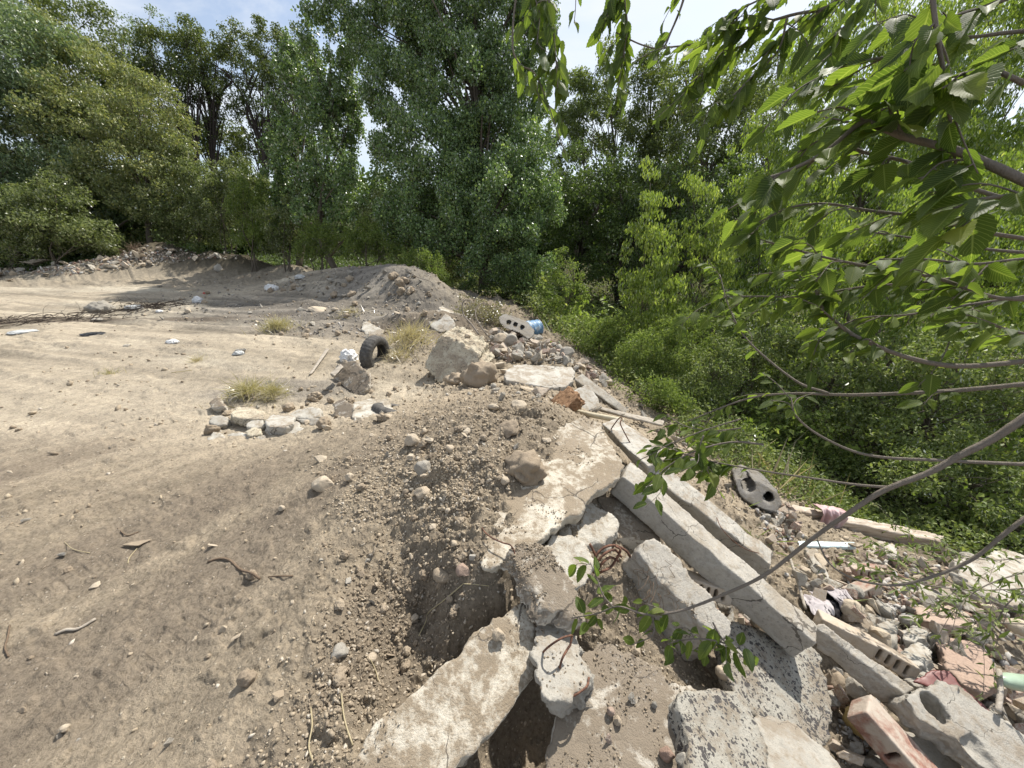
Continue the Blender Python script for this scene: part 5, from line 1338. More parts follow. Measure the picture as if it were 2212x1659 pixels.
MIXG = [('chunk','rock_grey','earth_lump','grey lump',.5), ('chunk','con_grey','concrete_fragment','grey slab fragment',.3), ('clod','clod','soil_clod','soil clod',.2)]
field(90, R6, .08, .30, MIXG, 'the grey soil heap', 6, 'lumps of the grey soil heap', .02, power=2.4)
R7 = [(480,850),(700,800),(930,780),(900,900),(720,930),(600,960),(430,950)]
MIXH = [('chunk','rock_tan','field_stone','tan stone',.4), ('clod','clod','soil_clod','crumbly clod',.4), ('chunk','con_pale','concrete_fragment','pale crumb of concrete',.2)]
field(70, R7, .04, .13, MIXH, 'the rubble nest and the tyre', 7, 'stones round the rubble nest', .0, power=2)
R8 = [(700,960),(900,900),(1100,880),(1180,930),(1090,1060),(1000,1160),(850,1120),(700,1060)]
MIXM = [('stone','rock_tan','stone','tan pebble stone',.10), ('chunk','rock_tan','stone_fragment','tan stone',.25), ('chunk','clod','stone_fragment','earthy brown stone',.25), ('clod','clod','soil_clod','soil clod',.33), ('chunk','rock_grey','stone_fragment','grey stone',.07)]
field(95, R8, .022, .065, MIXM, 'the gravel of the mound', 8, 'larger stones of the gravel mound', .0, power=2.2)
R9 = [(0,880),(430,900),(700,1080),(760,1180),(640,1659),(0,1659)]
field(60, R9, .02, .06, MIXM, 'the driven ground at the left', 9, 'stones on the driven ground', -.004, power=2.4)
R10 = [(740,1200),(860,1150),(1000,1180),(1060,1290),(930,1400),(850,1490),(780,1450),(700,1500),(680,1300)]
field(80, R10, .018, .06, MIXM, 'the loose soil of the pit', 10, 'stones in the pit', .0, power=2)

R12 = [(560,650),(700,640),(860,630),(960,680),(940,715),(870,700),(800,740),(700,740),(600,730),(520,700)]
field(110, R12, .035, .16, MIXG[2:] + MIXH, 'the turned soil behind the tyre', 16, 'stones of the turned soil behind the tyre', .0, power=2.2)
R13 = [(230,640),(420,600),(620,580),(700,620),(600,680),(420,700),(260,700)]
field(90, R13, .04, .20, MIXG, 'the grey fill left of the heap', 17, 'lumps of the grey fill', .0, power=2.6)
# --- loose grit: what nobody could count
def ico_lite():
    bm = bmesh.new(); bmesh.ops.create_icosphere(bm, subdivisions=1, radius=.5)
    v = np.array([q.co[:] for q in bm.verts]); f = np.array([[q.index for q in t.verts] for t in bm.faces]); bm.free(); return v, f
IV, IF = ico_lite()
def grit(name, label, pts, size, mat, sink=.25):
    n = len(pts)
    q = RNG.normal(size=(n, 4)); q /= np.linalg.norm(q, axis=1)[:, None]
    w, x, y, z = q.T
    Rm = np.stack([1-2*(y*y+z*z), 2*(x*y-z*w), 2*(x*z+y*w), 2*(x*y+z*w), 1-2*(x*x+z*z), 2*(y*z-x*w), 2*(x*z-y*w), 2*(y*z+x*w), 1-2*(x*x+y*y)], -1).reshape(n, 3, 3)
    sc = size[:, None] * np.stack([RNG.uniform(.8, 1.5, n), RNG.uniform(.5, 1, n), RNG.uniform(.35, .8, n)], -1)
    base = IV[None] * (1 + RNG.uniform(-.45, .35, (n, len(IV), 1)))
    v = np.einsum('nij,nkj->nki', Rm, base * sc[:, None, :]) + pts[:, None, :] + np.array([0, 0, 1]) * (size * (.5 - sink) * .7)[:, None, None]
    f = IF[None] + (np.arange(n) * len(IV))[:, None, None]
    o = link(name, npmesh(name, v.reshape(-1, 3), f.reshape(-1, 3), mat, False))
    return tag(o, label, kind='stuff')

def scatter_xy(n, fn, rmin, rmax, amin=-62, amax=62):
    """density falls with the square of the distance; fn(x,y) in 0..1 thins it"""
    a = np.radians(RNG.uniform(amin, amax, n)); r = np.exp(RNG.uniform(math.log(rmin), math.log(rmax), n))
    x, y = np.sin(a) * r, np.cos(a) * r
    k = RNG.random(n) < fn(x, y); return x[k], y[k], r[k]
def dens(x, y):
    s = rough(x, y)
    hz = 1 - sstep(-1.5, -2.0, Hbase(x, y))
    cl = sstep(-.25, .45, n2(x, y, 2.2, 71, 3))
    s = np.clip(s - .18, 0, 1) * 1.2
    return np.clip((.05 + .9 * s) * (.35 + .65 * cl), 0, 1) * hz
x, y, r = scatter_xy(95000, dens, .5, 16)
size = (.0045 + .020 * RNG.random(len(x)) ** 4) * np.clip(r / 1.9, .8, 3.4)
grit('gravel', 'loose tan grit and clods on the heaped soil', np.stack([x, y, Hq(x, y)], -1), size, M['grit'])
x, y, r = scatter_xy(26000, lambda x, y: (1 - rough(x, y)) * sstep(-.1, .5, n2(x, y, 1.3, 72, 3)), .8, 20)
size = (.003 + .014 * RNG.random(len(x)) ** 5) * np.clip(r / 1.9, .8, 3.0)
grit('gravel', 'fine pale grit trodden into the driven ground', np.stack([x, y, Hq(x, y)], -1), size, M['grit'], .4)
# grit between the bricks on the slope
def poly_pts(n, poly, seed):
    rs = np.random.default_rng(seed); xs = [p[0] for p in poly]; ys = [p[1] for p in poly]
    X = rs.uniform(min(xs), max(xs), n); Y = rs.uniform(min(ys), max(ys), n); m = in_poly(X, Y, poly)
    X, Y = X[m], Y[m]; dm = np.full(len(X), 1e9)
    for i in range(len(poly)):
        (ax, ay), (bx, by) = poly[i - 1], poly[i]; L2 = (bx - ax) ** 2 + (by - ay) ** 2 + 1e-9
        t = np.clip(((X - ax) * (bx - ax) + (Y - ay) * (by - ay)) / L2, 0, 1)
        dm = np.minimum(dm, np.hypot(X - ax - t * (bx - ax), Y - ay - t * (by - ay)))
    w_ = min(max(xs) - min(xs), max(ys) - min(ys)) * .28      # thin out towards the rim
    k = rs.random(len(X)) < np.clip(dm / w_, 0, 1) ** 1.3; X, Y = X[k], Y[k]
    p = G(X, Y); p = p[~np.isnan(p[:, 0])]
    k = rs.random(len(p)) < .35 + .65 * sstep(-.3, .3, n2(p[:, 0], p[:, 1], 3.0, seed, 3)); return p[k]
p = np.concatenate([poly_pts(16000, R1, 1), poly_pts(3000, R2, 2), poly_pts(3000, R4, 3), poly_pts(3000, R4b, 4), poly_pts(3500, R3, 5)])
r = np.linalg.norm(p - CAM, axis=1)
grit('rubble_grit', 'brick and mortar crumbs filling the rubble slopes', p, (.008 + .034 * RNG.random(len(p)) ** 2.2) * np.clip(r / 2.6, .8, 2.2), M['rubble_mix'])
p = poly_pts(38000, [(640,980),(860,870),(1100,850),(1230,900),(1120,1080),(1030,1200),(850,1180),(690,1130)], 21); grit('gravel', 'angular tan gravel covering the mound', p, .004 + .022 * RNG.random(len(p)) ** 3.4, M['grit'], .42)
p = np.concatenate([poly_pts(14000, [(640,1180),(860,1110),(1080,1150),(1110,1300),(960,1440),(850,1560),(700,1640),(600,1560),(640,1350)], 8)]); grit('gravel', 'dark crumbs of fresh soil in the pit', p, .0035 + .019 * RNG.random(len(p)) ** 3, M['grit_dark'], .25)
p = np.concatenate([poly_pts(2600, R12, 9), poly_pts(2600, R6, 10), poly_pts(2200, R13, 11)]); grit('gravel', 'grey and brown crumbs on the turned soil further off', p, .012 + .06 * RNG.random(len(p)) ** 3, M['grit_grey'], .3)
p = poly_pts(9000, R5, 6); r = np.linalg.norm(p - CAM, axis=1)
grit('rubble_grit', 'small broken stones of the far rubble rim', p, (.04 + .12 * RNG.random(len(p)) ** 2), M['rubble_mix'])
# grit lying on the soil-covered slabs
def slab_grit(idx, n, smax=.012, mask=None):
    out = []
    for i in idx:
        ob, v, nr = SOLIDS[i]
        up = np.where(nr[:, 2] > .6)[0]
        if mask is not None:
            w = fbm(v[up] * 7, 90 + i, 3) > mask; up = up[w]
        if len(up) == 0: continue
        k = RNG.choice(up, min(n, len(up) * 2)); out.append(v[k] + RNG.normal(size=(len(k), 3)) * .004 * [1, 1, 0])
    p = np.concatenate(out); return p
names = [s[0].get('label', '') for s in SOLIDS]
def ix(*w): return [i for i, s in enumerate(names) if any(k in s for k in w)]
p = np.concatenate([slab_grit(ix('tilted soil-covered', 'toothed white rim'), 3200, mask=-.05), slab_grit(ix('largest flat'), 1100, mask=.15), slab_grit(ix('long dusty slab'), 500, mask=.25), slab_grit(ix('jagged upright', 'smooth brownish'), 250), slab_grit(ix('flat pitted slab', 'thick wedge'), 260, mask=.1)])
grit('gravel', 'soil crumbs and grit lying on the soil-covered slabs', p, .0018 + .011 * RNG.random(len(p)) ** 5, M['grit_dark'], .2)

# ------------------------------------------------------------------ tyre, drum, bags, cloth, boards
M['rubber'] = plain_material('worn_rubber', (.105, .10, .093), .85, .2, 0, .55, 14, .004)
def tyre(label, c, axis, R=.31, W=.19, arc=None):
    c = np.asarray(c, float); root = thing('tyre', label, 'tyre', c, 'car tyres on the dump')
    prof = [(-.42,.60),(-.5,.66),(-.52,.78),(-.47,.90),(-.40,.965),(-.2,1.0),(0,1.0),(.2,1.0),(.40,.965),(.47,.90),(.52,.78),(.5,.66),(.42,.60),(.36,.62),(.42,.70),(.42,.84),(.34,.92),(0,.94),(-.34,.92),(-.42,.84),(-.42,.70),(-.36,.62)]
    n = 120; V = []; a = Vector(axis).normalized(); u = a.orthogonal().normalized(); w = a.cross(u)
    for i in range(n):
        t = 2 * math.pi * i / n
        for k, (x, r) in enumerate(prof):
            rr_ = r * R
            if 4 <= k <= 8 and k in (4, 5, 7, 8) and i % 4 < 1: rr_ -= .010
            if k in (3, 9) and i % 4 < 1: rr_ -= .007
            if k == 6 : rr_ -= .006
            V.append(u * math.cos(t) * rr_ + w * math.sin(t) * rr_ + a * x * W)
    m = len(prof); Fc = [(i * m + k, i * m + (k + 1) % m, ((i + 1) % n) * m + (k + 1) % m, ((i + 1) % n) * m + k) for i in range(n) for k in range(m)]
    me = bpy.data.meshes.new('tread'); me.from_pydata([tuple(q) for q in V], [], Fc); me.polygons.foreach_set('use_smooth', np.ones(len(Fc), bool)); me.materials.append(M['rubber'])
    tr = link('tread_and_sidewalls', me, root); 
    bead = Tubes()
    for s in (-1, 1):
        ring = [np.array(u * math.cos(t) * R * .605 + w * math.sin(t) * R * .605 + a * s * W * .43) for t in np.linspace(0, 2 * math.pi, 49)]
        bead.add(np.array(ring), .007, 6)
    link('bead', bead.mesh('bead', M['rubber']), root)
    return root
tyre('worn car tyre standing upright beside the dry grass', P(810,765,6.12), (.95,-.30,-.10))
g = G1(850, 888)
tyre('car tyre buried up to its shoulder behind the white-topped cube', g + np.array([0, .12, -.12]), (.25,.35,.9), .30, .18)
M['bag'] = plain_material('white_plastic', (.70, .70, .69), .45, .4, 0, .25, 9)
M['bag_grey'] = plain_material('dirty_plastic', (.48, .49, .48), .5, .4, 0, .35, 9)
M['black_plastic'] = plain_material('black_plastic', (.02, .02, .022), .4, .5)
def crumple(name, label, cat, c, size, mat, seed, group=None, flat=.5, rot=0, f=2.2, amp=.35):
    """a crumpled bag or rag: closed, creased"""
    bm = bmesh.new(); bmesh.ops.create_icosphere(bm, subdivisions=5, radius=.5)
    v = np.array([q.co[:] for q in bm.verts])
    d = amp * fbm(v * f * 1.7, seed, 3, .6, True) + amp * .5 * facet(v, .28, seed) 
    v = v * (1 + d)[:, None]; v[:, 2] = np.where(v[:, 2] < -.12, -.12 + (v[:, 2] + .12) * .2, v[:, 2])
    v = v * np.array(size); cz, sz = math.cos(rot), math.sin(rot)
    v = v @ np.array([[cz, sz, 0], [-sz, cz, 0], [0, 0, 1]])
    for q, p_ in zip(bm.verts, v): q.co = p_
    me = bpy.data.meshes.new(name); bm.to_mesh(me); bm.free(); me.materials.append(mat)
    me.polygons.foreach_set('use_smooth', np.ones(len(me.polygons), bool))
    o = link(name, me); o.location = (c[0], c[1], c[2] + size[2] * .12)
    return tag(o, label, cat, group)
for px, py, w, h, mt, lb in [(588,622,26,16,'bag','crumpled white bag lying highest on the grey ground'), (428,648,22,15,'bag','square-looking white bag in the middle of the grey ground'),
                             (290,663,36,9,'bag_grey','greyish plastic sheet at the end of the dead branches'), (373,737,26,9,'bag','flat white scrap of plastic on the pale tracks'),
                             (517,762,24,9,'bag_grey','pale torn plastic in the soil near the plank'), (200,721,44,6,'black_plastic','strip of black plastic on the pale tracks'),
                             (50,716,50,5,'bag_grey','flattened white plastic along the dead branches'), (648,598,22,10,'bag_grey','grey rag among the lumps of the soil heap'),
                             (1000,716,20,16,'bag','white bag next to the huge block'), (345,672,14,6,'bag','small white scrap beside the greyish plastic sheet'),
                             (443,633,8,5,'brick_red','tiny red scrap above the square-looking white bag')]:
    if mt == 'brick_red': mat_ = plain_material('red_scrap', (.45, .06, .05))
    else: mat_ = M[mt]
    p = G1(px, py + h * .3); D = (p - CAM) @ ray(CX, CY); s = D / F
    crumple('plastic_bag' if 'bag' in lb else 'plastic_scrap', lb, 'plastic bag' if 'bag' in lb else 'plastic scrap', p, (w * s * .85, w * s * .6, h * s * 1.1), mat_, int(px), 'litter on the driven ground')
p = G1(755, 778)
crumple('plastic_bag', 'torn white plastic sack left of the standing tyre', 'plastic bag', p, (.26, .22, .26), M['bag'], 5, 'litter on the driven ground', rot=.4)
M['blue_paint'] = patchy_material('blue_drum_paint', (.13, .24, .38), (.40, .46, .50), 9, .56, .45, .0)
def drum():
    c = P(1147, 711, 8.7); root = thing('barrel', 'blue drum lying on its side at the slope edge', 'barrel', c)
    a = np.array([.75, .62, -.05]); a /= np.linalg.norm(a)
    T = Tubes(); L = .42; prof = [(0,.198),(.008,.208),(.02,.208),(.03,.198),(.13,.197),(.14,.206),(.15,.197),(.27,.197),(.28,.206),(.29,.197),(.40,.197),(.41,.207),(.42,.199)]
    T.add(np.array([a * (q[0] - .2) * 1.0 for q in prof]), np.array([q[1] * 1.0 for q in prof]), 32)
    link('body', T.mesh('body', M['blue_paint']), root)
    T = Tubes(); T.add(np.array([a * (-.188), a * (-.197)]), .185, 28); link('lid', T.mesh('lid', plain_material('dark_blue_lid', (.05, .09, .17), .5)), root)
drum()
p = G1(1650, 1180)

def sheet(name, label, cat, fn, nu, nv, mat, thick=.004, seed=0):
    """a draped cloth: fn(u,v) -> world point for u,v in 0..1"""
    U, Vv = np.meshgrid(np.linspace(0, 1, nu), np.linspace(0, 1, nv)); p = fn(U.ravel(), Vv.ravel()); o0 = p.mean(0)
    i, j = np.meshgrid(np.arange(nv - 1), np.arange(nu - 1), indexing='ij'); a = (i * nu + j).ravel()
    me = npmesh(name, p - o0, np.stack([a, a + 1, a + nu + 1, a + nu], -1), mat, True)
    o = link(name, me); o.location = o0
    s = o.modifiers.new('thick', 'SOLIDIFY'); s.thickness = thick
    return tag(o, label, cat)
def cloth_mat(name, c1, c2, c3=None):
    m, n, l = new_mat(name); v = coords(n, l); a = noise(n, l, v, 4, 4, .6); w = noise(n, l, v, 120, 3, .6)
    st = [(.35, c1), (.62, c2)] + ([(.72, c3)] if c3 else [])
    finish(n, l, ramp(n, l, a, st).outputs[0], .95, w, .002, .4, .1); return m
M['pink_cloth'] = cloth_mat('pinkish_cloth', (.42, .25, .25), (.50, .42, .42))
M['pale_cloth'] = cloth_mat('grey_white_cloth', (.34, .31, .32), (.46, .43, .43))
M['black_cloth'] = cloth_mat('black_cloth', (.015, .015, .017), (.035, .033, .035))
la, lb_ = PZ(1765, 1098, -1.10), PZ(1822, 1107, -1.16)
def fpink(u, v):
    top = la + (lb_ - la) * u[:, None]
    fold = .022 * np.sin(u * 22 + 3 * v) + .012 * np.sin(u * 41 + 1.7)
    back = np.clip(.22 - v, 0, 1) / .22
    dz = -np.maximum(v - .25, 0) * .42 - back * .05
    narrow = 1 - .25 * np.maximum(v - .3, 0) * 1.4
    mid = (la + lb_) / 2
    p = mid + (top - mid) * narrow[:, None]
    out = np.array([-.12, -.9, 0]) * (np.clip((v - .12) / .2, 0, 1) * .085 + fold * np.clip(v * 3, .3, 1) - back * .10)[:, None]
    p = p + out; p[:, 2] += dz + .035 + .010 * fbm(np.stack([u * 6, v * 6, u], -1), 4)
    p[:, 0] += -.05 * np.maximum(v - .4, 0)
    return p
sheet('cloth', 'pinkish striped cloth hanging over the bleached timber beam', 'cloth', fpink, 70, 50, M['pink_cloth'])
def rag(label, corners, mat, seed, amp=.03, lift=.05, name='garment', f=5):
    c = [PZ(*q) for q in corners]
    def fn(u, v):
        p = (c[0] * ((1-u)*(1-v))[:, None] + c[1] * (u*(1-v))[:, None] + c[2] * (u*v)[:, None] + c[3] * ((1-u)*v)[:, None])
        q = np.stack([u * f, v * f * .45, u * 0 + seed], -1)
        p[:, 2] += lift * np.sin(np.pi * np.clip(v, 0, 1)) ** .7 + amp * fbm(q, seed, 3, .5, True)
        p[:, 0] += .04 * fbm(q * 1.3 + 9, seed + 2, 2); p[:, 1] += .04 * fbm(q * 1.3 + 5, seed + 4, 2)
        return p
    return sheet(name, label, 'garment', fn, 60, 60, mat, .006)
rag('grey and white sleeve of the crumpled garment on the rubble', [(1716,1292,-.86),(1752,1278,-.88),(1800,1335,-.82),(1772,1352,-.80)], M['pale_cloth'], 3)
rag('black lining part of the crumpled garment on the rubble', [(1738,1300,-.86),(1800,1286,-.90),(1852,1322,-.86),(1790,1335,-.82)], M['black_cloth'], 5, .03, .04)
rag('light right-hand sleeve of the garment heap', [(1766,1280,-.86),(1805,1278,-.88),(1850,1318,-.82),(1822,1322,-.82)], M['pale_cloth'], 8, .025, .06)
T = Tubes(); T.add(np.array([P(2158,1470,2.0), P(2166,1470,2.0), P(2172,1470,2.02), P(2185,1472,2.04), P(2235,1478,2.1)]), np.array([.020, .024, .034, .040, .041]), 20)
o = link('bottle', T.mesh('bottle', plain_material('pale_green_plastic', (.34, .44, .33), .35, .6, 0, .1)), None); tag(o, 'pale green plastic bottle at the right edge of the rubble', 'bottle')
slab('metal_sheet', 'bent dark red sheet with a white painted edge above the hollow piece', 'sheet metal', [(1990,1470,-.72),(2050,1455,-.70),(2130,1540,-.72)],
     [(1975,1472),(2020,1446),(2052,1448),(2075,1480),(2120,1515),(2160,1560),(2120,1555),(2060,1510),(2020,1490)], .012, plain_material('dark_red_paint', (.16, .055, .05), .5), voxel=.006, amp=.003, seed=90, taper=1, jag=.002)
rod('stick', [P(2158,1448,1.98), P(2161,1495,1.9), P(2156,1538,1.84)], .012, M['grey_wood']); tag(COL.objects[-1], 'short grey stick standing up at the right edge', 'stick')
# planks and sticks
beam('plank', 'narrow plank lying aslant left of the standing tyre', 'plank', [(667,808,-.33),(674,806,-.33),(667,811,-.36)], [(704,752,-.28),(712,753,-.28),(704,755,-.31)], M['grey_wood'], voxel=.010, amp=.003, seed=91, jag=.002)
beam('plank', 'short board end sticking out of the tilted clod-covered block', 'plank', [(713,806,-.16),(722,812,-.16),(714,812,-.22)], [(736,786,-.12),(742,792,-.12),(737,790,-.18)], M['grey_wood'], voxel=.010, amp=.003, seed=92, jag=.002)
beam('post', 'dark rotten post lying along the slope edge by the bricks', 'post', [(1181,733,-.55),(1188,730,-.55),(1183,742,-.65)], [(1236,772,-.72),(1240,768,-.72),(1236,778,-.82)], wood_material('dark_wood', (.10, .065, .045), (.17, .12, .09), 0), voxel=.012, amp=.01, seed=93)
beam('board', 'grey board in the rubble left of the painted board', 'board', [(1600,1120,-.88),(1612,1112,-.88),(1602,1126,-.92)], [(1690,1150,-1.0),(1694,1142,-1.0),(1690,1156,-1.04)], M['grey_wood'], voxel=.010, amp=.003, seed=94, jag=.002)
for i, (a, b, r, lb) in enumerate([((1120,755,6.6),(1150,772,6.3),.02,'thin grey lath among the bricks'), ((1178,780,6.2),(1208,770,6.3),.018,'second thin grey lath among the bricks'),
                                   ((1740,1315,2.5),(1705,1200,2.9),.010,'thin stick behind the garment'), ((1515,1440,1.95),(1545,1482,1.86),.018,'reddish peeled stick in the gap below the wedge block')]):
    rod('lath' if i < 2 else 'stick', [P(*a), (P(*a) + P(*b)) / 2 + np.array([0, 0, .004]), P(*b)], r, M['grey_wood'] if i < 3 else M['root']); tag(COL.objects[-1], lb, 'lath' if i < 2 else 'stick')
# rusty bars
root = thing('rebar_bundle', 'bundle of bent rusty bars between the pale slab piece and the wedge block', 'rebar', PZ(1290,1210,-.02))
for pp in [[(1276,1235,.0),(1286,1205,.05),(1300,1186,.08),(1325,1178,.09),(1350,1188,.05),(1362,1204,-.02)], [(1282,1238,.0),(1292,1212,.05),(1308,1195,.08),(1328,1188,.08),(1342,1203,.03)],
           [(1290,1235,-.02),(1300,1218,.04),(1318,1204,.05),(1336,1212,.0)], [(1274,1175,.10),(1284,1195,.06),(1290,1215,.03)], [(1288,1240,-.02),(1306,1232,.02),(1322,1222,.0),(1340,1190,.08),(1330,1180,.1)]]:
    rod('bar', [PZ(*q) for q in pp], .0065, M['rust'], root, 7)
rod('rebar', [PZ(*q) for q in [(1046,1095,.24),(1039,1118,.27),(1042,1142,.28),(1060,1160,.29),(1085,1172,.29),(1102,1177,.29),(1110,1190,.27),(1115,1206,.25)]], .0034, M['rust'], None, 6); tag(COL.objects[-1], 'thin rusty bar arching out of the gravel to the tilted slab', 'rebar')
rod('wire', [PZ(*q) for q in [(1315,935,.20),(1326,918,.26),(1338,903,.34),(1344,905,.34),(1340,915,.32),(1352,940,.24),(1366,965,.16),(1378,984,.15)]], .0045, M['rust'], None, 6); tag(COL.objects[-1], 'looped rusty wire at the head of the white beam stub', 'wire')
rod('wire', [PZ(*q) for q in [(1548,1118,-.16),(1558,1140,-.14),(1580,1165,-.18),(1610,1186,-.24),(1640,1195,-.30)]], .0025, M['rust'], None, 5); tag(COL.objects[-1], 'thin rusty wire lying on the cracked beam', 'wire')

# ------------------------------------------------------------------ grass, roots, dead twigs
ds = lambda x, y: sstep(-.9, -1.3, Hbase(x, y) + .7 * sstep(3.4, 2.8, y)) * sstep(.0, .5, n2(x, y, 1.0, 95, 3))
a_ = np.radians(RNG.uniform(0, 64, 4500)); r_ = np.exp(RNG.uniform(math.log(2.6), math.log(16), 4500)); x_, y_ = np.sin(a_) * r_, np.cos(a_) * r_
k_ = RNG.random(4500) < ds(x_, y_); x_, y_, r_ = x_[k_], y_[k_], r_[k_]; n_ = len(x_)
d_ = rdir(n_); d_[:, 2] = np.abs(d_[:, 2]) + 1.0
o = link('dead_stalks', leaf_mesh('dead_stalks', np.stack([x_, y_, Hq(x_, y_)], -1), d_, rdir(n_), RNG.uniform(.2, .7, n_), RNG.uniform(.003, .006, n_) * np.clip(r_ / 5, .7, 1.6), M['straw'])); tag(o, kind='stuff', label='thin dead stalks standing in the weeds of the ravine')
def blades(name, label, cat, c, rad, n, L, mat, lying=.5, lean=(0, 0), width=.004, flat=.6, group=None, parent=None, h0=0):
    c = np.asarray(c, float)
    a = RNG.uniform(0, 6.28, n); r = rad * np.minimum(np.abs(RNG.normal(size=n)) * .5, 1.6); b = np.stack([c[0] + r * np.cos(a), c[1] + flat * r * np.sin(a), np.zeros(n)], -1); b[:, 2] = Hq(b[:, 0], b[:, 1]) - .01 + h0 * (1 - (r / rad) ** 2)
    d = rdir(n); d[:, 2] = np.abs(d[:, 2]) + (1 - lying) * 1.2; d[:, 0] += lean[0]; d[:, 1] += lean[1]; d /= np.linalg.norm(d, axis=1)[:, None]
    Ls = L * RNG.uniform(.4, 1.2, n); s = np.cross(d, rdir(n)); s /= np.linalg.norm(s, axis=1)[:, None]
    bend = rdir(n) * .45 + np.array([0, 0, -.5])
    k = 5; V = []
    for i in range(k):
        t = i / (k - 1); p = b + d * (Ls * t)[:, None] + bend * (Ls * t * t * .55)[:, None]; w = width * (1 - t * .8)
        V += [p + s * w, p - s * w]
    V = np.stack(V, 1).reshape(-1, 3); base = np.arange(n)[:, None] * (2 * k)
    f = np.concatenate([base + np.array([2*i, 2*i+1, 2*i+3, 2*i+2]) for i in range(k - 1)], 1).reshape(-1, 4)
    o = link(name, npmesh(name, V - c, f, mat)); o.location = c
    return tag(o, label, cat, group)
GG = 'tufts of grass on the bare ground'
blades('dry_grass', 'large swath of dry straw right of the standing tyre', 'dry grass', G1(885,745) , .55, 620, .42, M['straw'], .45, (.5,-.3), .006, 1.4, GG, h0=.14)
blades('dry_grass', 'straw trailing down from the large swath', 'dry grass', G1(862,775), .28, 260, .26, M['straw'], .7, (-.2,-.4), .003, 1.3, GG, h0=.08)
blades('grass_tuft', 'uprooted yellow-green grass above the rubble nest', 'grass', G1(535,858), .34, 420, .28, M['straw_green'], .6, (.3,-.2), .005, .7, GG, h0=.08)
blades('grass_tuft', 'right half of the uprooted grass hanging over the hole', 'grass', G1(590,858), .20, 320, .26, M['straw_green'], .6, (.5,-.4), .003, .8, GG, h0=.08)
blades('grass_tuft', 'green and straw tuft in the middle of the driven ground', 'grass', G1(600,712), .42, 380, .34, M['straw_green'], .35, (.1,0), .005, .6, GG, h0=.06)
blades('grass_tuft', 'small straw tuft left of the plank', 'grass', G1(425,780), .1, 90, .2, M['straw'], .5, (0,0), .003, .7, GG)
blades('grass_tuft', 'thin green weed patch on the pale ground at the left', 'grass', G1(235,808), .18, 110, .14, M['straw_green'], .6, (0,0), .003, .7, GG)
blades('dry_grass', 'straw on the crest left of the bluish white slab', 'dry grass', G1(760,675), .5, 160, .28, M['straw'], .8, (0,0), .004, .5, GG)
blades('dry_grass', 'dry roots bristling from the tilted clod-covered block', 'dry grass', G1(792,842), .16, 160, .16, M['root'], .6, (.3,-.3), .002, .9, GG, h0=.14)
blades('dry_grass', 'brown weeds at the foot of the bushes on the far rim', 'dry grass', G1(290,540), .9, 160, .5, M['root'], .5, (0,0), .008, .7, GG, h0=.05)
gt = lambda x, y: sstep(-.75, -1.15, Hbase(x, y)) * (1 - sstep(-1.9, -2.1, Hbase(x, y))) * sstep(-.1, .4, n2(x, y, 1.1, 88, 3)) * (y > 1.9)
x, y, r = scatter_xy(7000, gt, 2.6, 16, 5, 62)
n = len(x); c = np.stack([x, y, Hq(x, y)], -1)
d_ = rdir(n); d_[:, 2] = np.abs(d_[:, 2]) + .5
o = link('grass', leaf_mesh('grass', c, d_, rdir(n), RNG.uniform(.10, .34, n) * np.clip(r / 5, .7, 1.6), RNG.uniform(.006, .012, n) * np.clip(r / 5, .7, 2), M['lf_fine'])); tag(o, kind='stuff', label='long grass and weeds along the top of the slope')

def twigs(name, label, cat, c, rad, n, L, mat, r=.004, up=.3, group=None, leafmat=None, nleaf=0, leaf=.03, flat=1.0, rot=0.0):
    c = np.asarray(c, float); T = Tubes(); tips = []
    for i in range(n):
        a = random.uniform(0, 6.28); q = rad * random.random() ** .6; lx, ly = q * math.cos(a), q * math.sin(a) * flat
        b = np.array([c[0] + lx * math.cos(rot) - ly * math.sin(rot), c[1] + lx * math.sin(rot) + ly * math.cos(rot), 0]); b[2] = float(Hq(b[0], b[1])) + random.random() * up * .4
        d = rdir(1)[0]; d[2] = abs(d[2]) * up; d /= np.linalg.norm(d); l_ = L * random.uniform(.4, 1.2); k = rdir(1)[0] * .18 * l_
        pts = smooth_path([b, b + d * l_ * .35 + k * .6, b + d * l_ * .7 + k, b + d * l_ + k * .4], 3)
        T.add(pts, r * random.uniform(.5, 1.3) * np.linspace(1, .35, len(pts)), 5); tips.append(pts)
    root = thing(name, label, cat, c, group)
    link('twigs', T.mesh('twigs', mat, c), root)
    if leafmat is not None:
        allp = np.concatenate(tips); k = RNG.choice(len(allp), nleaf); p = allp[k] + rdir(nleaf) * .02
        link('leaves', leaf_mesh('leaves', p - c, rdir(nleaf) + np.array([0, 0, -.3]), rdir(nleaf), leaf * RNG.uniform(.5, 1.3, nleaf), leaf * .45 * RNG.uniform(.5, 1.3, nleaf), leafmat), root)
    return root
M['lf_dry'] = leaf_material('wilted_leaves', [(0, (.16, .15, .08)), (.6, (.24, .225, .12)), (1, (.36, .31, .19))], .3, .04)
twigs('brush_pile', 'heap of wilted cut brush above the huge block', 'brush', G1(1045,690), .62, 90, .55, M['twig'], .006, .7, leafmat=M['lf_dry'], nleaf=2600, leaf=.05, flat=.7)
twigs('brush_pile', 'wilted brush trailing down to the three-holed slab', 'brush', G1(1075,700), .40, 40, .4, M['twig'], .005, .5, leafmat=M['lf_dry'], nleaf=1100, leaf=.045, flat=.7)
twigs('brush_pile', 'thin leafy brush lying over the slope right of the blue drum', 'brush', G1(1215,715), .7, 50, .6, M['twig'], .005, .5, leafmat=M['lf_fine'], nleaf=2200, leaf=.05)
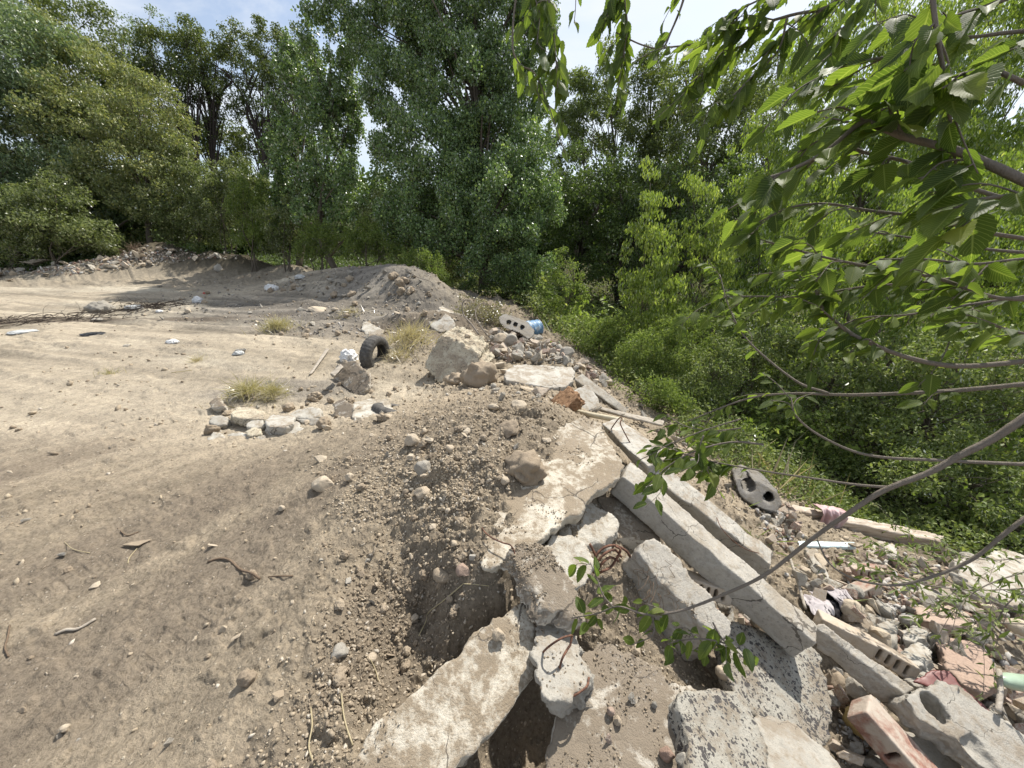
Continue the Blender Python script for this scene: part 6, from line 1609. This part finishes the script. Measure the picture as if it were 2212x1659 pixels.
for i, (px, py, ra) in enumerate([(40,700,1.6),(150,690,1.4),(270,672,1.1),(340,662,.8)]):
    twigs('dead_branches', ['dead black branches at the far left edge of the driven ground','dead black branches in the middle of the long dark line','dead dark branches by the grey boulder','thin end of the long line of dead branches'][i], 'dead branches', G1(px, py), ra, 90, .5, M['bark_dark'], .007, .16, group='dead branches lying in a line', flat=.28, rot=.15)
rod('branch', [P(1034,722,6.9), P(1018,700,7.2), P(1003,682,7.5), P(998,662,7.6), P(1003,650,7.6), P(1013,648,7.6), P(1016,657,7.6)], [.018,.006], M['twig'], None, 6); tag(COL.objects[-1], 'hooked bare branch curving up from the brush', 'branch')
rod('branch', [P(1050,722,7.0), P(1030,690,7.3), P(1028,668,7.5), P(1042,655,7.6), P(1060,660,7.7)], [.014,.005], M['twig'], None, 6); tag(COL.objects[-1], 'second bare branch arching over the brush', 'branch')
rod('branch', [P(880,585,9.8), P(905,600,9.6), P(930,608,9.5), P(942,625,9.4)], [.012,.005], M['twig'], None, 6); tag(COL.objects[-1], 'bare twig sticking out over the end of the grey heap', 'branch')

# single stalks, roots and sticks that can be pointed at in the foreground
def lay(pix, lift=.006):
    g = on_solids(np.array([q[0] for q in pix], float), np.array([q[1] for q in pix], float)); g[:, 2] += lift; return g
for px, r, mt, lb, nm in [
    ([(905,1375),(920,1345),(926,1325),(960,1298),(1000,1264)], .0022, 'straw', 'long pale grass stalk bent over the pit', 'grass_stalk'),
    ([(1000,1263),(1030,1265),(1056,1268)], .0018, 'straw', 'short pale stalk pointing right above the long slab', 'grass_stalk'),
    ([(738,1500),(742,1540),(750,1575),(763,1612)], .0022, 'straw', 'pale stalk standing left of the long slab', 'grass_stalk'),
    ([(672,1530),(675,1570),(668,1615),(680,1655)], .0022, 'straw', 'curved pale root at the bottom edge left of the slab', 'root'),
    ([(800,1425),(812,1450),(818,1472)], .0018, 'straw', 'tiny bent straw under the pit rim', 'grass_stalk'),
    ([(450,1215),(475,1208),(497,1212),(520,1232),(545,1240),(562,1252)], .0055, 'root', 'curved brown root on the driven ground', 'root'),
    ([(120,1372),(145,1362),(170,1360),(208,1338)], .006, 'grey_wood', 'grey stick on the driven ground at the left', 'stick'),
    ([(22,1352),(18,1378),(12,1400),(20,1420)], .003, 'root', 'thin root at the left edge', 'root'),
    ([(140,1172),(160,1188),(195,1196)], .0015, 'straw', 'thin straw on the left driven ground', 'grass_stalk'),
    ([(277,1218),(281,1205),(297,1186)], .002, 'straw', 'folded straw below the lone brown rock', 'grass_stalk'),
    ([(580,1248),(605,1246),(633,1246)], .003, 'root', 'short dark root right of the curved brown one', 'root'),
    ([(255,1142),(275,1158),(300,1150)], .003, 'root', 'small twig beside the lone brown rock', 'twig'),
    ([(370,806),(415,800)], .004, 'straw', 'pale straw lying on the tracks', 'grass_stalk')]:
    g_ = lay(px); rod(nm, g_, r * 1.25, M[mt], None, 5, 4); tag(COL.objects[-1], lb, nm.replace('_', ' '))
rt = Tubes()
for k in range(26):
    a = PZ(random.uniform(1385,1440), random.uniform(1195,1290), random.uniform(-.06,.05)); pts = [a]
    for q in range(5): pts.append(pts[-1] + np.array([random.gauss(-.005, .02), random.gauss(-.01, .015), random.gauss(-.018, .012)]))
    rt.add(smooth_path(pts, 3), .0013, 4)
o = link('roots', rt.mesh('roots', M['root'])); tag(o, 'tangle of fine roots hanging over the wedge block', 'roots')

# ------------------------------------------------------------------ the near elm whose branches hang into the picture
def elm_leaf_material():
    m, n, l = new_mat('near_elm_leaves')
    g = n.new('ShaderNodeNewGeometry')
    col = ramp(n, l, g.outputs['Random Per Island'], [(0, (.050, .080, .024)), (.45, (.080, .118, .032)), (.85, (.115, .158, .040)), (.97, (.13, .17, .05)), (1, (.17, .20, .06))]).outputs[0]
    at = n.new('ShaderNodeAttribute'); at.attribute_name = 'luv'
    sp = n.new('ShaderNodeSeparateXYZ'); l.new(at.outputs['Vector'], sp.inputs[0])
    au = math_(n, l, 'ABSOLUTE', sp.outputs[0])
    mid = ramp(n, l, au, [(.03, (1, 1, 1)), (.09, (0, 0, 0))]).outputs[0]
    ph = math_(n, l, 'SUBTRACT', math_(n, l, 'MULTIPLY', sp.outputs[1], 13.0), math_(n, l, 'MULTIPLY', au, 3.2))
    fr = math_(n, l, 'ABSOLUTE', math_(n, l, 'SUBTRACT', math_(n, l, 'FRACT', ph), .5))
    side = ramp(n, l, fr, [(.03, (.75, .75, .75)), (.12, (0, 0, 0))]).outputs[0]
    vein = math_(n, l, 'MAXIMUM', mid, side)
    col = mixc(n, l, math_(n, l, 'MULTIPLY', vein, .75), col, (.25, .29, .12))
    under = mixc(n, l, g.outputs['Backfacing'], col, mixc(n, l, .45, col, (.17, .22, .13)))
    d = n.new('ShaderNodeBsdfPrincipled'); l.new(under, d.inputs['Base Color']); d.inputs['Roughness'].default_value = .55; d.inputs['Specular IOR Level'].default_value = .22
    bp = n.new('ShaderNodeBump'); bp.inputs['Distance'].default_value = .0012; bp.inputs['Strength'].default_value = .7; bp.invert = True
    l.new(vein, bp.inputs['Height']); l.new(bp.outputs[0], d.inputs['Normal'])
    t = n.new('ShaderNodeBsdfTranslucent'); tm = mixc(n, l, 1.0, col, (1.7, 1.85, .6), 'MULTIPLY'); l.new(tm, t.inputs['Color'])
    m1 = n.new('ShaderNodeMixShader'); m1.inputs[0].default_value = .50; l.new(d.outputs[0], m1.inputs[1]); l.new(t.outputs[0], m1.inputs[2])
    o = n.new('ShaderNodeOutputMaterial'); l.new(m1.outputs[0], o.inputs['Surface']); return m
M['near_leaf'] = elm_leaf_material()

def leaf_template():
    """serrated, pointed elm leaf, lopsided at the base; x across, y along (0..1)"""
    ns = 15; P_, UV, Fc = [], [], []
    for i in range(ns + 1):
        t = i / ns
        w = .27 * math.sin(math.pi * min(1, t ** .78)) ** .85 * (1 - .18 * t) + .002
        P_.append((0, t)); UV.append((0, t))
        for s in (-1, 1):
            ser = .022 * (1 if i % 2 else -.3) * (0 < i < ns)
            off = .02 * (s > 0) * (t < .2)
            P_.append((s * w * .5, t)); UV.append((s * .5, t))
            P_.append((s * (w + ser), t + .012 * (1 if i % 2 else 0) - off)); UV.append((s, t))
    idx = lambda i, k: i * 5 + k        # 0 mid, 1 left half, 2 left rim, 3 right half, 4 right rim
    for i in range(ns):
        for a, b in ((2, 1), (1, 0), (0, 3), (3, 4)):
            Fc.append((idx(i, a), idx(i, b), idx(i + 1, b), idx(i + 1, a)))
    return np.array(P_), np.array(UV), np.array(Fc)
LP, LUV, LF = leaf_template()

def leaves_mesh(name, c, axis, nrm, L, org, wide=1.0):
    n = len(c); a = axis / np.linalg.norm(axis, axis=1)[:, None]
    s = np.cross(a, nrm); s /= np.linalg.norm(s, axis=1)[:, None]; u = np.cross(s, a)
    k = len(LP); x = LP[:, 0][None] * wide; t = LP[:, 1][None]
    curl = RNG.uniform(.02, .30, n)[:, None]; fold = RNG.uniform(.15, .55, n)[:, None]; wav = RNG.uniform(0, .035, n)[:, None]; twist = RNG.uniform(-.5, .5, n)[:, None]
    ct, st = np.cos(twist * t), np.sin(twist * t)
    hx = np.abs(x) * fold + wav * np.sin(t * 9 + x * 8)
    X = x * ct - hx * st; Z = x * st + hx * ct - curl * t * t
    V = c[:, None, :] + L[:, None, None] * (s[:, None, :] * X[..., None] + a[:, None, :] * t[..., None] * (1 - .12 * curl[..., None] * t[..., None]) + u[:, None, :] * Z[..., None])
    f = LF[None] + (np.arange(n) * k)[:, None, None]
    me = npmesh(name, V.reshape(-1, 3) - org, f.reshape(-1, 4), M['near_leaf'], True)
    at = me.attributes.new('luv', 'FLOAT_VECTOR', 'POINT')
    uv = np.concatenate([np.tile(LUV, (n, 1)), np.zeros((n * k, 1))], 1)
    at.data.foreach_set('vector', uv.astype(np.float32).ravel())
    return me

ELM = np.array([3.3, .25, float(Hq(3.3, .25))])
elm_root = thing('elm_tree', 'near elm outside the right edge whose leafy branches hang across the picture', 'tree', ELM)
tt = Tubes(); tt.add(smooth_path([ELM + [0, 0, -.2], ELM + [-.02, .03, .9], ELM + [.05, 0, 2.2], ELM + [.0, .05, 4.2]], 6), np.linspace(.11, .05, 19), 12)
link('trunk', tt.mesh('trunk', M['bark'], ELM), elm_root)

def branch(path, r0, r1, leafy=(0, 1), n=20, size=.07, twig=0, twig_len=.14, twig_leaves=6, hang=.6, wind=(-.45, 0, 0), join=None, parent=None, wide=1.0, seed=None, spread=.9):
    """path from the tip inward to where it leaves the picture; join: height on the trunk"""
    P3 = [P(*q) for q in path]
    if join is not None:
        P3.append(P3[-1] + (P3[-1] - P3[-2]) / np.linalg.norm(P3[-1] - P3[-2]) * .35)
        P3 = P3 + [P3[-1] * .45 + (ELM + [0, 0, join]) * .55 + np.array([0, 0, .1]), ELM + [0, 0, join]]
    sp = smooth_path(P3, 8); m = len(sp); vis = (len(path) - 1) * 8 + 1
    rad = np.interp(np.arange(m), [0, vis, m - 1], [r1, r0, r0 * 1.5])
    rad = rad * (1 + .10 * fbm(sp * 60, 3, 2))
    T = Tubes(); T.add(sp, rad, 8)
    C_, A_, N_, S_ = [], [], [], []
    wd = np.array(wind)
    def put(p, tg, k, sz):
        side = np.cross(tg, [0, 0, 1.0]); side /= np.linalg.norm(side) + 1e-6
        s = 1 if k % 2 else -1
        ax = tg * .55 + side * s * spread + np.array([0, 0, -hang]) + wd + RNG.normal(size=3) * .28
        ax /= np.linalg.norm(ax); pet = sz * .12
        T.add(np.array([p, p + ax * pet]), .0008 + sz * .004, 4)
        C_.append(p + ax * pet); A_.append(ax); N_.append(np.array([0, 0, 1.0]) + RNG.normal(size=3) * .45 + side * s * -.2); S_.append(sz * RNG.uniform(.7, 1.25))
    lo, hi = int(leafy[0] * (vis - 1)), int(leafy[1] * (vis - 1))
    big = 1.0 if size < .07 else .9
    if size > .07: size *= .9
    r0, r1 = r0 * .88, r1 * .88
    n = int(n * big); twig = int(twig * big)
    for k in range(n):
        i = int(lo + (hi - lo) * (k + RNG.random() * .8) / n); i = min(max(i, 1), m - 2)
        put(sp[i], (sp[i - 1] - sp[i + 1]) / np.linalg.norm(sp[i - 1] - sp[i + 1]), k, size)
    for k in range(twig):
        i = int(lo + (hi - lo) * (k + RNG.random()) / twig); i = min(max(i, 1), m - 2)
        tg = sp[i - 1] - sp[i + 1]; tg /= np.linalg.norm(tg); side = np.cross(tg, [0, 0, 1.0]); side /= np.linalg.norm(side) + 1e-6
        d = tg * .8 + side * (1 if k % 2 else -1) * RNG.uniform(.3, .9) + np.array([0, 0, RNG.uniform(-.7, .3)]) + wd * .3; d /= np.linalg.norm(d)
        l_ = twig_len * RNG.uniform(.6, 1.3); q = smooth_path([sp[i], sp[i] + d * l_ * .5 + RNG.normal(size=3) * .01, sp[i] + d * l_ + np.array([0, 0, -.15 * l_])], 5)
        T.add(q, np.linspace(r1 * 1.0, r1 * .45, len(q)), 5)
        for j in range(twig_leaves):
            e = min(len(q) - 2, max(1, int(len(q) * (j + .6) / twig_leaves))); tt_ = q[e + 1] - q[e - 1]; put(q[e], tt_ / np.linalg.norm(tt_), j, size * .9)
    org = ELM
    b = link('branch', T.mesh('branch', M['twig'], org), elm_root)
    if C_:
        me = leaves_mesh('foliage', np.array(C_), np.array(A_), np.array(N_), np.array(S_), org, wide)
        link('foliage', me, b)
    return b
R0 = (2290, 2420)
# long bare boughs crossing the right side
branch([(1400,1330,.95),(1475,1318,.92),(1575,1279,.88),(1658,1238,.84),(1758,1161,.80),(1841,1103,.76),(1908,1060,.73),(2008,1020,.70),(2075,983,.68),(2141,950,.66),(2212,903,.64),(2330,820,.62)], .0068, .0026, (0,.08), 3, .045, 2, .07, 4, join=1.6)
branch([(1765,1166,.85),(1791,1216,.82),(1841,1249,.80),(1908,1263,.78),(1958,1261,.77),(2041,1236,.75),(2108,1203,.73),(2175,1149,.71),(2240,1100,.70),(2360,1010,.7)], .0042, .0015, (0,.5), 0, .04, join=1.3)
branch([(1741,570,1.0),(1761,620,.98),(1775,663,.96),(1828,713,.94),(1891,746,.92),(1975,776,.9),(2075,791,.88),(2212,780,.86),(2330,760,.84)], .0072, .0025, (0,.55), 16, .06, 7, .13, 5, join=2.0)
branch([(1485,910,1.35),(1608,863,1.25),(1708,850,1.18),(1841,853,1.1),(2041,845,1.02),(2212,830,.96),(2330,820,.94)], .0078, .0022, (0,.9), 3, .05, 3, .12, 4, join=1.9)
branch([(1708,858,1.05),(1721,900,1.02),(1775,943,1.0),(1875,983,.96),(2041,995,.92),(2212,1003,.90),(2330,1010,.88)], .0052, .0020, (0,.15), 6, .05, 3, .09, 5, join=1.5)
branch([(1440,965,1.25),(1508,990,1.2),(1641,1016,1.12),(1775,1036,1.05),(1850,1047,1.02),(1925,1053,.98)], .0040, .0016, (0,.42), 10, .055, 7, .11, 6)
branch([(1555,593,1.4),(1575,663,1.35),(1615,735,1.3),(1715,820,1.2),(1790,850,1.12)], .0042, .0016, (0,.6), 14, .055, 4, .10, 5)
branch([(1365,1000,1.25),(1400,985,1.22),(1445,960,1.2),(1520,930,1.18),(1600,905,1.15)], .0025, .0013, (0,.7), 3, .04, 1, .06, 3)
# leaf sprays at the lower left ends
branch([(1235,1335,.98),(1290,1325,.96),(1335,1310,.95),(1385,1325,.94),(1430,1332,.93)], .0028, .0014, (0,.8), 6, .046, 2, .05, 3, hang=.3, wind=(0,0,0))
branch([(1275,1215,1.0),(1290,1250,.98),(1303,1285,.96),(1325,1312,.95)], .0022, .0012, (0,1), 6, .045, 2, .05, 3, hang=.3, wind=(0,0,0))
branch([(1440,1390,.92),(1500,1380,.90),(1550,1385,.88),(1590,1400,.87)], .0024, .0013, (0,1), 7, .045, 3, .06, 4, wind=(.1,0,0))
branch([(1610,1425,.86),(1585,1400,.87),(1560,1380,.88),(1540,1345,.89)], .0022, .0012, (0,1), 4, .045, 2, .06, 3, wind=(.1,0,0))
# sprays before the beams
branch([(1390,1060,1.15),(1440,1010,1.13),(1500,975,1.11),(1580,955,1.09),(1650,960,1.06)], .0032, .0014, (0,.9), 9, .058, 4, .10, 4)
branch([(1560,1075,1.1),(1530,1020,1.1),(1510,975,1.1),(1520,940,1.1)], .0025, .0012, (0,1), 6, .050, 2, .08, 4)
branch([(1440,895,1.3),(1480,920,1.25),(1540,930,1.2),(1600,925,1.15)], .0025, .0012, (0,1), 9, .055, 3, .08, 4)
# upper right, close to the lens
branch([(1640,390,.72),(1700,370,.71),(1780,330,.70),(1858,267,.68),(1900,275,.67),(1958,297,.66),(2058,323,.64),(2141,357,.62),(2212,390,.60),(2330,440,.58)], .0080, .0026, (0,.75), 14, .085, 6, .13, 4, join=2.4)
branch([(1915,213,.66),(1930,255,.66),(1950,292,.66)], .0030, .0018, (0,1), 4, .085, 3, .08, 4)
branch([(2058,320,.64),(2050,240,.63),(2041,173,.62),(2025,80,.60),(2015,0,.60),(2010,-90,.6)], .0038, .0022, (0,.9), 8, .090, 5, .12, 4)
branch([(1740,190,.78),(1800,150,.76),(1880,130,.74),(1960,110,.72),(2058,40,.70),(2125,17,.68),(2212,-20,.66),(2330,-60,.64)], .0055, .0022, (0,.9), 12, .085, 6, .13, 4, join=2.8)
branch([(1720,330,.80),(1790,300,.78),(1870,330,.76),(1960,350,.74),(2080,400,.72),(2212,440,.7),(2330,460,.68)], .0045, .0020, (0,.9), 10, .080, 5, .12, 4, join=2.2)
branch([(1640,480,.85),(1700,450,.83),(1780,440,.82),(1880,455,.8),(2000,470,.78),(2120,500,.76),(2240,520,.74)], .0040, .0018, (0,.8), 12, .075, 5, .11, 4, join=2.1)
branch([(1835,493,.95),(1941,510,.92),(2041,523,.90),(2130,538,.88),(2240,548,.86),(2340,560,.85)], .0042, .0020, (0,.5), 5, .05, 2, .12, 4, join=2.0)
branch([(1650,520,.9),(1720,540,.88),(1800,560,.86),(1900,580,.85),(2020,600,.84),(2140,640,.82),(2240,650,.8)], .0045, .0018, (0,.9), 14, .065, 6, .12, 4, join=1.95)
branch([(1760,740,1.0),(1850,690,.98),(1960,680,.96),(2080,660,.94),(2212,640,.92),(2330,620,.9)], .0042, .0018, (0,.9), 10, .06, 6, .12, 5, join=1.9)
branch([(2212,180,.6),(2140,150,.6),(2080,160,.6),(2000,180,.6)][::-1], .0040, .0020, (0,1), 6, .095, 3, .1, 4)
branch([(2060,450,.62),(2120,430,.61),(2212,420,.6),(2330,410,.6)], .0040, .0020, (0,1), 6, .090, 3, .1, 4)
branch([(2000,60,.72),(2080,80,.7),(2180,70,.68),(2300,60,.66)], .0040, .0020, (0,1), 6, .085, 4, .12, 4)
# across the top
branch([(1430,103,1.15),(1500,95,1.12),(1608,63,1.05),(1708,33,1.0),(1775,20,.97),(1808,0,.95),(1880,-50,.92),(2000,-120,.9)], .0062, .0022, (0,.85), 18, .060, 9, .14, 5, join=3.4)
branch([(1330,70,1.2),(1387,97,1.18),(1430,103,1.16),(1450,67,1.14),(1474,7,1.12),(1490,-60,1.1)], .0040, .0018, (.35,1), 4, .05, 2, .10, 4)
branch([(1220,330,1.15),(1180,215,1.15),(1154,157,1.15),(1124,140,1.14),(1107,97,1.13),(1114,0,1.12),(1130,-90,1.1)], .0034, .0014, (0,.8), 8, .055, 3, .08, 4, hang=1.2, wind=(.1,0,0))
branch([(1205,190,1.12),(1200,120,1.12),(1195,60,1.11),(1185,0,1.1),(1180,-80,1.1)], .0030, .0014, (0,1), 18, .062, 4, .08, 5, hang=1.4, wind=(-.1,0,0))
branch([(1160,90,1.1),(1165,30,1.1),(1150,-30,1.1),(1160,-90,1.1)], .0030, .0014, (0,1), 12, .065, 3, .07, 4, hang=1.4, wind=(-.1,0,0))
branch([(1330,220,1.2),(1345,130,1.2),(1355,60,1.18),(1350,0,1.16),(1350,-80,1.15)], .0030, .0014, (0,1), 20, .058, 6, .08, 5, hang=1.4, wind=(-.3,0,0))
branch([(1290,60,1.2),(1320,20,1.2),(1345,-20,1.18),(1360,-90,1.15)], .0026, .0014, (0,1), 10, .055, 3, .08, 4, hang=1.2)
branch([(1480,190,1.1),(1540,140,1.08),(1600,100,1.06),(1650,60,1.04)], .0030, .0016, (0,1), 14, .058, 7, .12, 5, hang=1.0)
branch([(1560,230,1.05),(1620,170,1.03),(1680,110,1.01),(1700,40,1.0)], .0030, .0016, (0,1), 14, .060, 7, .12, 5, hang=1.0)
branch([(1240,50,1.2),(1243,20,1.2),(1245,-40,1.18)], .0014, .0010, (0,1), 3, .045, 0, hang=1.5, wind=(0,0,0))
branch([(1560,40,1.0),(1640,0,.98),(1740,-40,.96)], .0030, .0016, (0,1), 12, .06, 5, .1, 5, hang=1.0)
branch([(1800,80,.85),(1850,30,.84),(1900,-40,.83)], .0030, .0016, (0,1), 10, .075, 4, .1, 4, hang=.9)

# young willow shoots over the right end of the rubble
def shoot(label, path, n, leaf, mat='lf_mid'):
    P3 = [P(*q) for q in path]; base = P3[-1]; sp = smooth_path(P3, 8)
    root = thing('willow_shoot', label, 'shoot', base, 'leafy shoots over the rubble slope')
    T = Tubes(); T.add(sp, np.linspace(.0016, .0045, len(sp)), 5); pts = [sp]
    for k in range(7):
        i = int(len(sp) * (.05 + .85 * k / 7)); tg = sp[max(i - 1, 0)] - sp[min(i + 1, len(sp) - 1)]; tg /= np.linalg.norm(tg)
        d = tg + rdir(1)[0] * .7; d /= np.linalg.norm(d); q = smooth_path([sp[i], sp[i] + d * .12, sp[i] + d * .24 + [0, 0, -.03]], 5); T.add(q, .0012, 4); pts.append(q)
    link('stem', T.mesh('stem', M['twig'], base), root)
    allp = np.concatenate(pts); k = RNG.choice(len(allp), n); p = allp[k] + rdir(n) * .006
    a = rdir(n) * .8 + np.array([-.5, 0, -.1])
    link('leaves', leaf_mesh('leaves', p - base, a, rdir(n) + [0, 0, 1.2], leaf * RNG.uniform(.6, 1.2, n), leaf * .26 * RNG.uniform(.7, 1.2, n), M[mat], six=True), root)
for i, pth in enumerate([[(1880,1170,2.5),(1940,1200,2.5),(2020,1240,2.5),(2120,1290,2.5),(2230,1330,2.5)], [(1930,1130,2.7),(1990,1180,2.7),(2080,1220,2.7),(2180,1280,2.6),(2300,1300,2.6)],
                         [(1850,1215,2.3),(1930,1245,2.3),(2010,1265,2.3),(2110,1275,2.3),(2240,1270,2.3)], [(2050,1330,2.2),(2090,1290,2.2),(2140,1260,2.2),(2230,1230,2.2)],
                         [(2120,1400,2.0),(2150,1350,2.0),(2180,1300,2.0),(2240,1260,2.0)], [(2010,1180,2.5),(2080,1200,2.5),(2150,1210,2.5),(2260,1200,2.5)], [(1960,1290,2.2),(2030,1310,2.2),(2120,1340,2.2),(2240,1350,2.2)]]):
    shoot(['leafy shoot reaching furthest left towards the painted board', 'leafy shoot crossing the end of the timber beam', 'leafy shoot hanging over the reddish slotted brick', 'upright leafy shoot before the white slab',
           'lowest leafy shoot near the flat reddish boulder', 'leafy shoot behind the white slab wedge', 'leafy shoot over the orange-topped rubble'][i], pth, 85, .06)

branch([(1560,640,1.1),(1640,640,1.05),(1740,640,1.0),(1860,620,.95),(1990,610,.92),(2120,590,.9)], .0036, .0016, (0,1), 14, .06, 7, .12, 5)
branch([(1900,560,.85),(2000,560,.84),(2100,570,.83),(2200,560,.82),(2330,550,.8)], .0036, .0018, (0,1), 10, .07, 5, .12, 4)
branch([(2050,720,.9),(2120,700,.88),(2212,720,.86),(2330,730,.85)], .0036, .0018, (0,1), 6, .06, 4, .12, 4)
